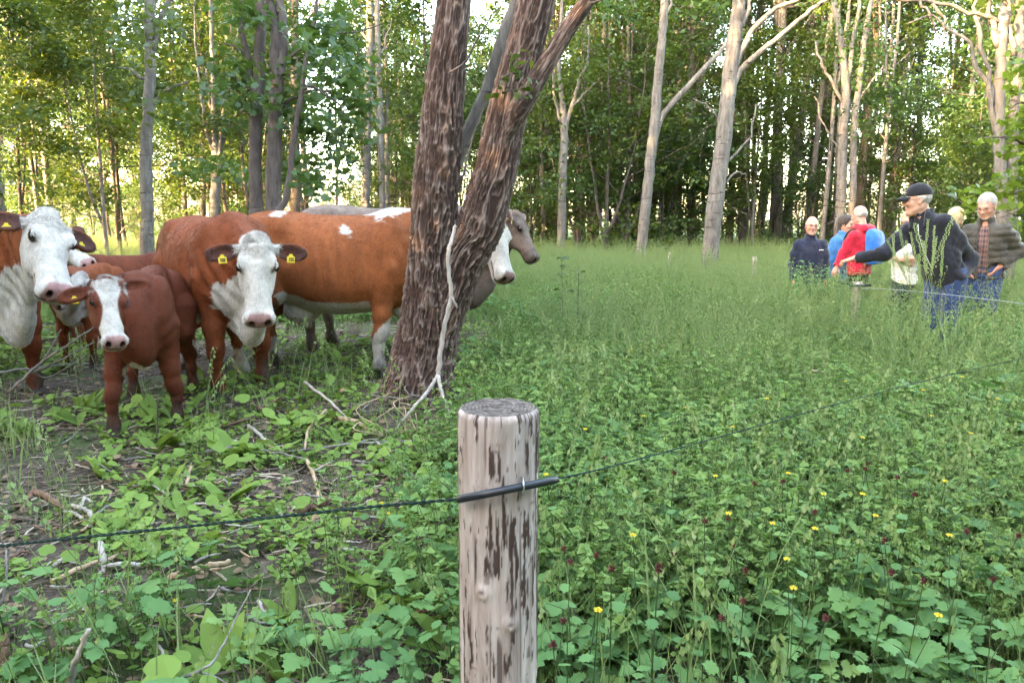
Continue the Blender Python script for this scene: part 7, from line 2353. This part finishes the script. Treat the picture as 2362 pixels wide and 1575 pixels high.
stick('brown broken stump of wood at the bottom left edge', [(8, 1560, .02), (12, 1510, .08), (10, 1465, .14)], 0.016, 0.013, DEAD_RUST)
stick('thin dark stem at the left edge below the wire', [(0, 1400, .05), (14, 1340, .14), (14, 1270, .24)], 0.006, 0.003, DEAD_GREY)
stick('short tan stick at the bottom left of the post', [(345, 1572, .02), (362, 1545, .03), (372, 1530, .03)], 0.009, 0.007, DEAD_TAN)
stick('pale curved twig in the lower weeds', [(338, 1475, .03), (365, 1490, .04), (385, 1530, .02)], 0.007, 0.005, DEAD_PALE)
stick('short red-brown stick in the grass behind the calf legs', [(505, 985, .03), (540, 975, .03), (585, 962, .02)], 0.011, 0.009, DEAD_RUST)
stick('tan stick standing in the soil patch', [(430, 1120, .03), (435, 1095, .06), (440, 1075, .09)], 0.010, 0.008, DEAD_TAN)
stick('weathered stump piece behind the front post', [(1245, 1035, .08), (1262, 1028, .10), (1280, 1030, .06)], 0.026, 0.022, DEAD_PALE)
stick('rotten root piece in the weeds right of the front post', [(1330, 1030, .05), (1380, 1018, .10), (1415, 1025, .04)], 0.030, 0.024, DEAD_RUST)
stick('dead dark branch with bare twigs lying between the left-hand cow and the calf', [(20, 905, .05), (90, 840, .30), (150, 800, .45), (215, 755, .62)], 0.014, 0.007, DEAD_GREY,
      forks=[[(60, 865, .2), (140, 830, .32), (215, 790, .45)], [(75, 850, .25), (130, 842, .22), (205, 838, .20)], [(95, 838, .3), (120, 800, .45), (140, 760, .6)], [(0, 860, .25), (60, 850, .25), (110, 870, .15), (200, 818, .35)]])
stick('pale arched dry stalk in the middle of the meadow', [(1835, 870, .30), (1860, 856, .40), (1895, 858, .38), (1912, 878, .25)], 0.008, 0.005, CHIP)
rngd = np.random.default_rng(9)
for k in range(16):          # thin roots and twigs heaped round the foot of the forked tree
    a = rngd.random() * 3.4 + 2.9
    px, py = 930 + rngd.normal() * 70, 925 + rngd.normal() * 22
    stick('thin curved twig in the heap at the foot of the forked tree', [(px, py, .05), (px + rngd.normal() * 40, py + 20 + rngd.normal() * 14, .10), (px + rngd.normal() * 80, py + 45 + rngd.normal() * 18, .02)],
          0.006, 0.003, DEAD_TAN if k % 2 else DEAD_GREY, 6, group='twigs heaped at the forked tree', cat='twig', name='twig')
for k in range(110):         # small sticks lying about
    px, py = 30 + 1000 * rngd.random(), 1010 + 540 * rngd.random() ** 1.1
    ln = 30 + 60 * rngd.random(); an = rngd.normal() * 0.5
    stick('small dead twig lying on the soil in front of the herd', [(px, py, .015), (px + ln * .5 * math.cos(an), py - ln * .25 * math.sin(an) + rngd.normal() * 6, .03), (px + ln * math.cos(an), py - ln * .5 * math.sin(an), .015)],
          0.0045 + 0.003 * rngd.random(), 0.003, (DEAD_PALE, DEAD_TAN, DEAD_GREY, DEAD_RUST)[k % 4], 6, group='small twigs on the soil', cat='twig', name='twig')

# ------------------------------------------------------------------ plants one can single out
def burr_stalk(px, py, top, kind, seed, d=None):
    """Wood avens stalk with burrs or a yellow flower; (px, py) is where its head shows, top its height."""
    rng = np.random.default_rng(seed)
    r = ray(px, py)
    t = (top - CAM_Z) / r[2]
    head = np.array([0, 0, CAM_Z]) + r * t
    base = head * np.array([1, 1, 0]) + np.array([rng.normal() * 0.05, rng.normal() * 0.05, 0])
    base[2] = gh(base[0], base[1])
    return head, base

def flowers():
    rng = np.random.default_rng(44)
    reds = [(1300, 1265), (1375, 1280), (1315, 1295), (1555, 1275), (1520, 1305), (1665, 1425), (1520, 1315), (1715, 1385), (1275, 1485), (1410, 1310), (1805, 1110), (2070, 1100), (2040, 1245), (2290, 1335), (1740, 1115),
            (1905, 1425), (1955, 1085), (2000, 1070), (1880, 1180), (1680, 1195), (1690, 1260), (1720, 1315), (1625, 1200), (2055, 1320), (2130, 1340), (1300, 1430), (2350, 1235), (2230, 1225), (2110, 1140), (1995, 1080), (1555, 1090), (1395, 1055)]
    yels = [(1260, 1095), (1818, 1092), (1650, 1098), (1782, 1208), (1880, 1220), (1900, 1140), (1990, 1140), (2180, 1110), (2020, 1190), (1830, 1357), (2165, 1420), (1680, 1185), (2190, 1235), (1460, 1235), (1815, 1290), (1380, 1408), (1485, 960), (1580, 940),
            (1770, 920), (2040, 950), (1950, 880), (2130, 900), (2240, 1000), (2150, 960), (1350, 990), (405, 1385), (145, 1383), (880, 1160), (895, 1185), (2300, 920), (2220, 870), (1690, 985), (1990, 1010)]
    for k, (px, py) in enumerate(reds + yels):
        burr = k < len(reds)
        head, base = burr_stalk(px, py, 0.50 + 0.12 * rng.random() if px > 1200 else 0.2, burr, 500 + k)
        root = empty('avens_stalk', base)
        tag(root, 'wood avens stalk topped by a red-brown burr on the meadow' if burr else 'wood avens stalk with a small yellow flower', 'plant', 'burr stalks' if burr else 'flower stalks')
        h = head - base
        p = Plant()
        mid = h * 0.5 + np.array([rng.normal() * 0.03, rng.normal() * 0.03, 0])
        pts = spline([np.zeros(3), mid, h], 10)
        p.stem(pts, 0.0022, 0.0012, 0.2 * rng.random(), 0, 5)
        e = mid * 0.6 + pts[6] * 0.4
        tw = e + np.array([rng.normal() * 0.09, rng.normal() * 0.05, 0.08])
        p.stem(np.array([e, (e + tw) / 2 + np.array([0, 0, .01]), tw]), 0.0015, 0.001, 0.2, 0, 4)
        for q in range(3):
            c = pts[3 + 2 * q]; a = rng.random() * 6.28
            p.leaf(c + np.array([math.cos(a), math.sin(a), 0]) * 0.02, np.array([rng.normal() * .3, rng.normal() * .3, 1]), np.array([math.cos(a), math.sin(a), 0.2]), 0.045, TOOTH, rng.random(), 1)
        link('stalk', p.build('stalk', [STEM, HERB_BLUE]), root)
        hd = Plant()
        if burr:
            for q in range(70):
                v = rng.normal(size=3); v /= np.linalg.norm(v)
                hd.stem(np.array([h, h + v * 0.0105]), 0.0013, 0.0004, 0.5, 0, 3)
            link('burr', hd.build('burr', [BURR]), root)
        else:
            for q in range(5):
                a = q * 1.2566
                tocam = -head / np.linalg.norm(head)
                hd.leaf(h + np.array([math.cos(a) * 0.006, math.sin(a) * 0.006, 0.003]), np.array([0.2 * math.cos(a), -0.5, 0.8]), np.array([math.cos(a), math.sin(a), 0.25]), 0.0085, OVAL * np.array([1.4, 1, 1]), rng.random(), 0)
            link('flower', hd.build('flower', [PETAL]), root)
flowers()

def tall_grass():
    root = empty('tall_grass_clump', (0, 0, 0))
    base = at(2150, 760, 6.3); base[2] = gh(base[0], base[1])
    root.location = base
    tag(root, 'clump of tall seeding grass in front of the man in the cap', 'grass clump')
    rng = np.random.default_rng(3)
    tips = [(2060, 545), (2075, 535), (2090, 560), (2110, 520), (2130, 560), (2140, 510), (2155, 525), (2160, 550), (2200, 500), (2120, 590), (2175, 570), (2100, 540), (2048, 560), (2060, 580)]
    for i, (px, py) in enumerate(tips):
        tip = at(px, py, 6.3 + rng.normal() * 0.12) - base
        b = np.array([rng.normal() * 0.10, rng.normal() * 0.08, 0])
        mid = b * 0.5 + tip * 0.5 + np.array([(b[0] - tip[0]) * 0.12, 0, 0.06])
        pts = spline([b, mid, tip], 12)
        p = Plant()
        p.stem(pts, 0.0028, 0.0013, 0.7, 0, 4)
        big = i in (8, 3)
        n = 26 if big else 20
        for t in np.linspace(0.68 if big else 0.78, 1, n):
            k = t * 11; j = min(int(k), 10); c = pts[j] + (pts[j + 1] - pts[j]) * (k - j)
            for q in (-1, 1):
                a = 0.0 if q > 0 else math.pi
                w = (0.022 * (1.2 - t) * 2.2 * rng.random()) if big else 0.003 * rng.random()
                p.leaf(c + np.array([q * (0.004 + w), rng.normal() * .004, 0.01]), np.array([0, -1, 0.2]), np.array([q * 0.6, 0, 1.0]), 0.021 if big else 0.017, KITE, 0.9 + 0.1 * rng.random(), 0)
        link('stem', p.build('stem', [GRASS]), root)
    p = Plant()
    for i in range(60):
        p.blade(rng, np.array([rng.normal() * 0.18, rng.normal() * 0.10, 0]), 0.45 + 0.5 * rng.random(), 0.007, 0.25 + 0.5 * rng.random(), rng.random() * 6.28, rng.random(), 0, 7)
    bl = link('blades', p.build('blades', [GRASS]), root); bl['kind'] = 'stuff'
tall_grass()

def sapling(label, px, py_top, py_base, d, leaf, n, seed, mats):
    rng = np.random.default_rng(seed)
    top = at(px, py_top, d); b = at(px + rng.normal() * 8, py_base, d); b[2] = gh(b[0], b[1])
    root = empty('sapling', b); tag(root, label, 'sapling')
    pts = spline([np.zeros(3), (top - b) * 0.5 + rng.normal(size=3) * 0.02, top - b], 14)
    mb = MB(); mb.tube(pts, np.linspace(0.007, 0.002, 14), 6)
    link('stem', mb.mesh('stem', BARK_DARK), root)
    p = Plant()
    for i in range(n):
        t = 0.25 + 0.75 * i / n; c = pts[min(13, int(t * 13))]
        a = rng.random() * 6.28; o = 0.03 + 0.10 * rng.random() * (1.2 - t)
        e = c + np.array([math.cos(a) * o, math.sin(a) * o, 0.04])
        p.stem(np.array([c, e]), 0.002, 0.001, 0.3, 1, 3)
        p.leaf(e, np.array([rng.normal() * .4, rng.normal() * .4, 1]), np.array([math.cos(a), math.sin(a), 0.1]), leaf * (0.6 + 0.6 * rng.random()), OVAL, rng.random())
    link('leaves', p.build('leaves', mats), root)
sapling('slim dark sapling standing in the meadow right of the cow heads', 1294, 585, 720, 8.8, 0.07, 46, 1, [LEAF_DARK, STEM])
sapling('second slim sapling in the meadow, a little right and nearer', 1335, 615, 820, 7.3, 0.06, 26, 2, [LEAF_GREEN, STEM])
sapling('young broad-leaved shoot behind the front post', 1195, 800, 860, 6.2, 0.10, 10, 3, [LEAF_LIME, STEM])
sapling('leafy weed stalk growing in front of the calf', 362, 915, 1005, 4.9, 0.035, 9, 4, [LEAF_LIME, STEM])

# nettles and tall weeds in front of the walkers
def nettle(label, px, py_top, d, seed, n=5, w=0.16):
    rng = np.random.default_rng(seed)
    top = at(px, py_top, d)
    b = np.array([top[0], top[1], gh(top[0], top[1])])
    root = empty('nettle_clump', b); tag(root, label, 'plant', 'tall weeds in front of the walkers')
    p = Plant()
    h = top[2] - b[2]
    for i in range(n):
        o = np.array([rng.normal() * w, rng.normal() * w * 0.7, 0]); hh = h * (0.72 + 0.28 * rng.random())
        d2 = rng.normal(size=2) * 0.06
        pts = np.array([o + np.array([d2[0] * t * t, d2[1] * t * t, hh * t]) for t in np.linspace(0, 1, 6)])
        p.stem(pts, 0.004, 0.002, 0.3, 1, 4)
        for t in np.linspace(0.25, 1.0, 11):
            c = o + np.array([d2[0] * t * t, d2[1] * t * t, hh * t]); a0 = rng.random() * 6.28
            for q in range(4):
                a = a0 + q * 1.57
                s = 0.085 * (1.15 - 0.65 * t) * (0.7 + 0.5 * rng.random())
                p.leaf(c + np.array([math.cos(a), math.sin(a), 0]) * s * 0.5, np.array([math.cos(a) * .5, math.sin(a) * .5, 1]), np.array([math.cos(a), math.sin(a), -0.25]), s, OVAL, rng.random())
    f = link('leaves', p.build('leaves', [HERB_BLUE, STEM]), root)
for k, (px, py, d, lab) in enumerate([(1838, 596, 9.8, 'left of the man in navy'), (1868, 604, 10.0, 'in front of the man in navy'), (1896, 610, 9.7, 'right of the man in navy'), (1925, 616, 9.9, 'in front of the person in blue'),
        (1948, 622, 9.6, 'at the feet of the man in red'), (2010, 655, 8.2, 'right of the brown fence post'), (2050, 690, 7.4, 'in front of the woman in white'), (2240, 706, 6.9, 'in front of the quilted jacket man'),
        (2275, 722, 7.4, 'right of the tall seeding grass'), (2105, 712, 6.7, 'left of the tall seeding grass'), (2330, 735, 6.6, 'near the right edge'), (1650, 612, 14.6, 'at the foot of the scarred meadow tree'), (1490, 598, 18.2, 'at the foot of the leaning pale tree'), (1268, 655, 9.3, 'left of the slim dark sapling'), (1312, 680, 8.4, 'between the two slim saplings'), (1362, 668, 9.6, 'right of the two slim saplings'), (1545, 775, 6.9, 'alone in the middle of the meadow'), (1625, 790, 6.6, 'in the middle of the meadow, right of the lone one')]):
    nettle('tall leafy weed clump ' + lab, px, py, d, 900 + k, 6 if d < 9 else 7, 0.14 if d < 12 else 0.25)
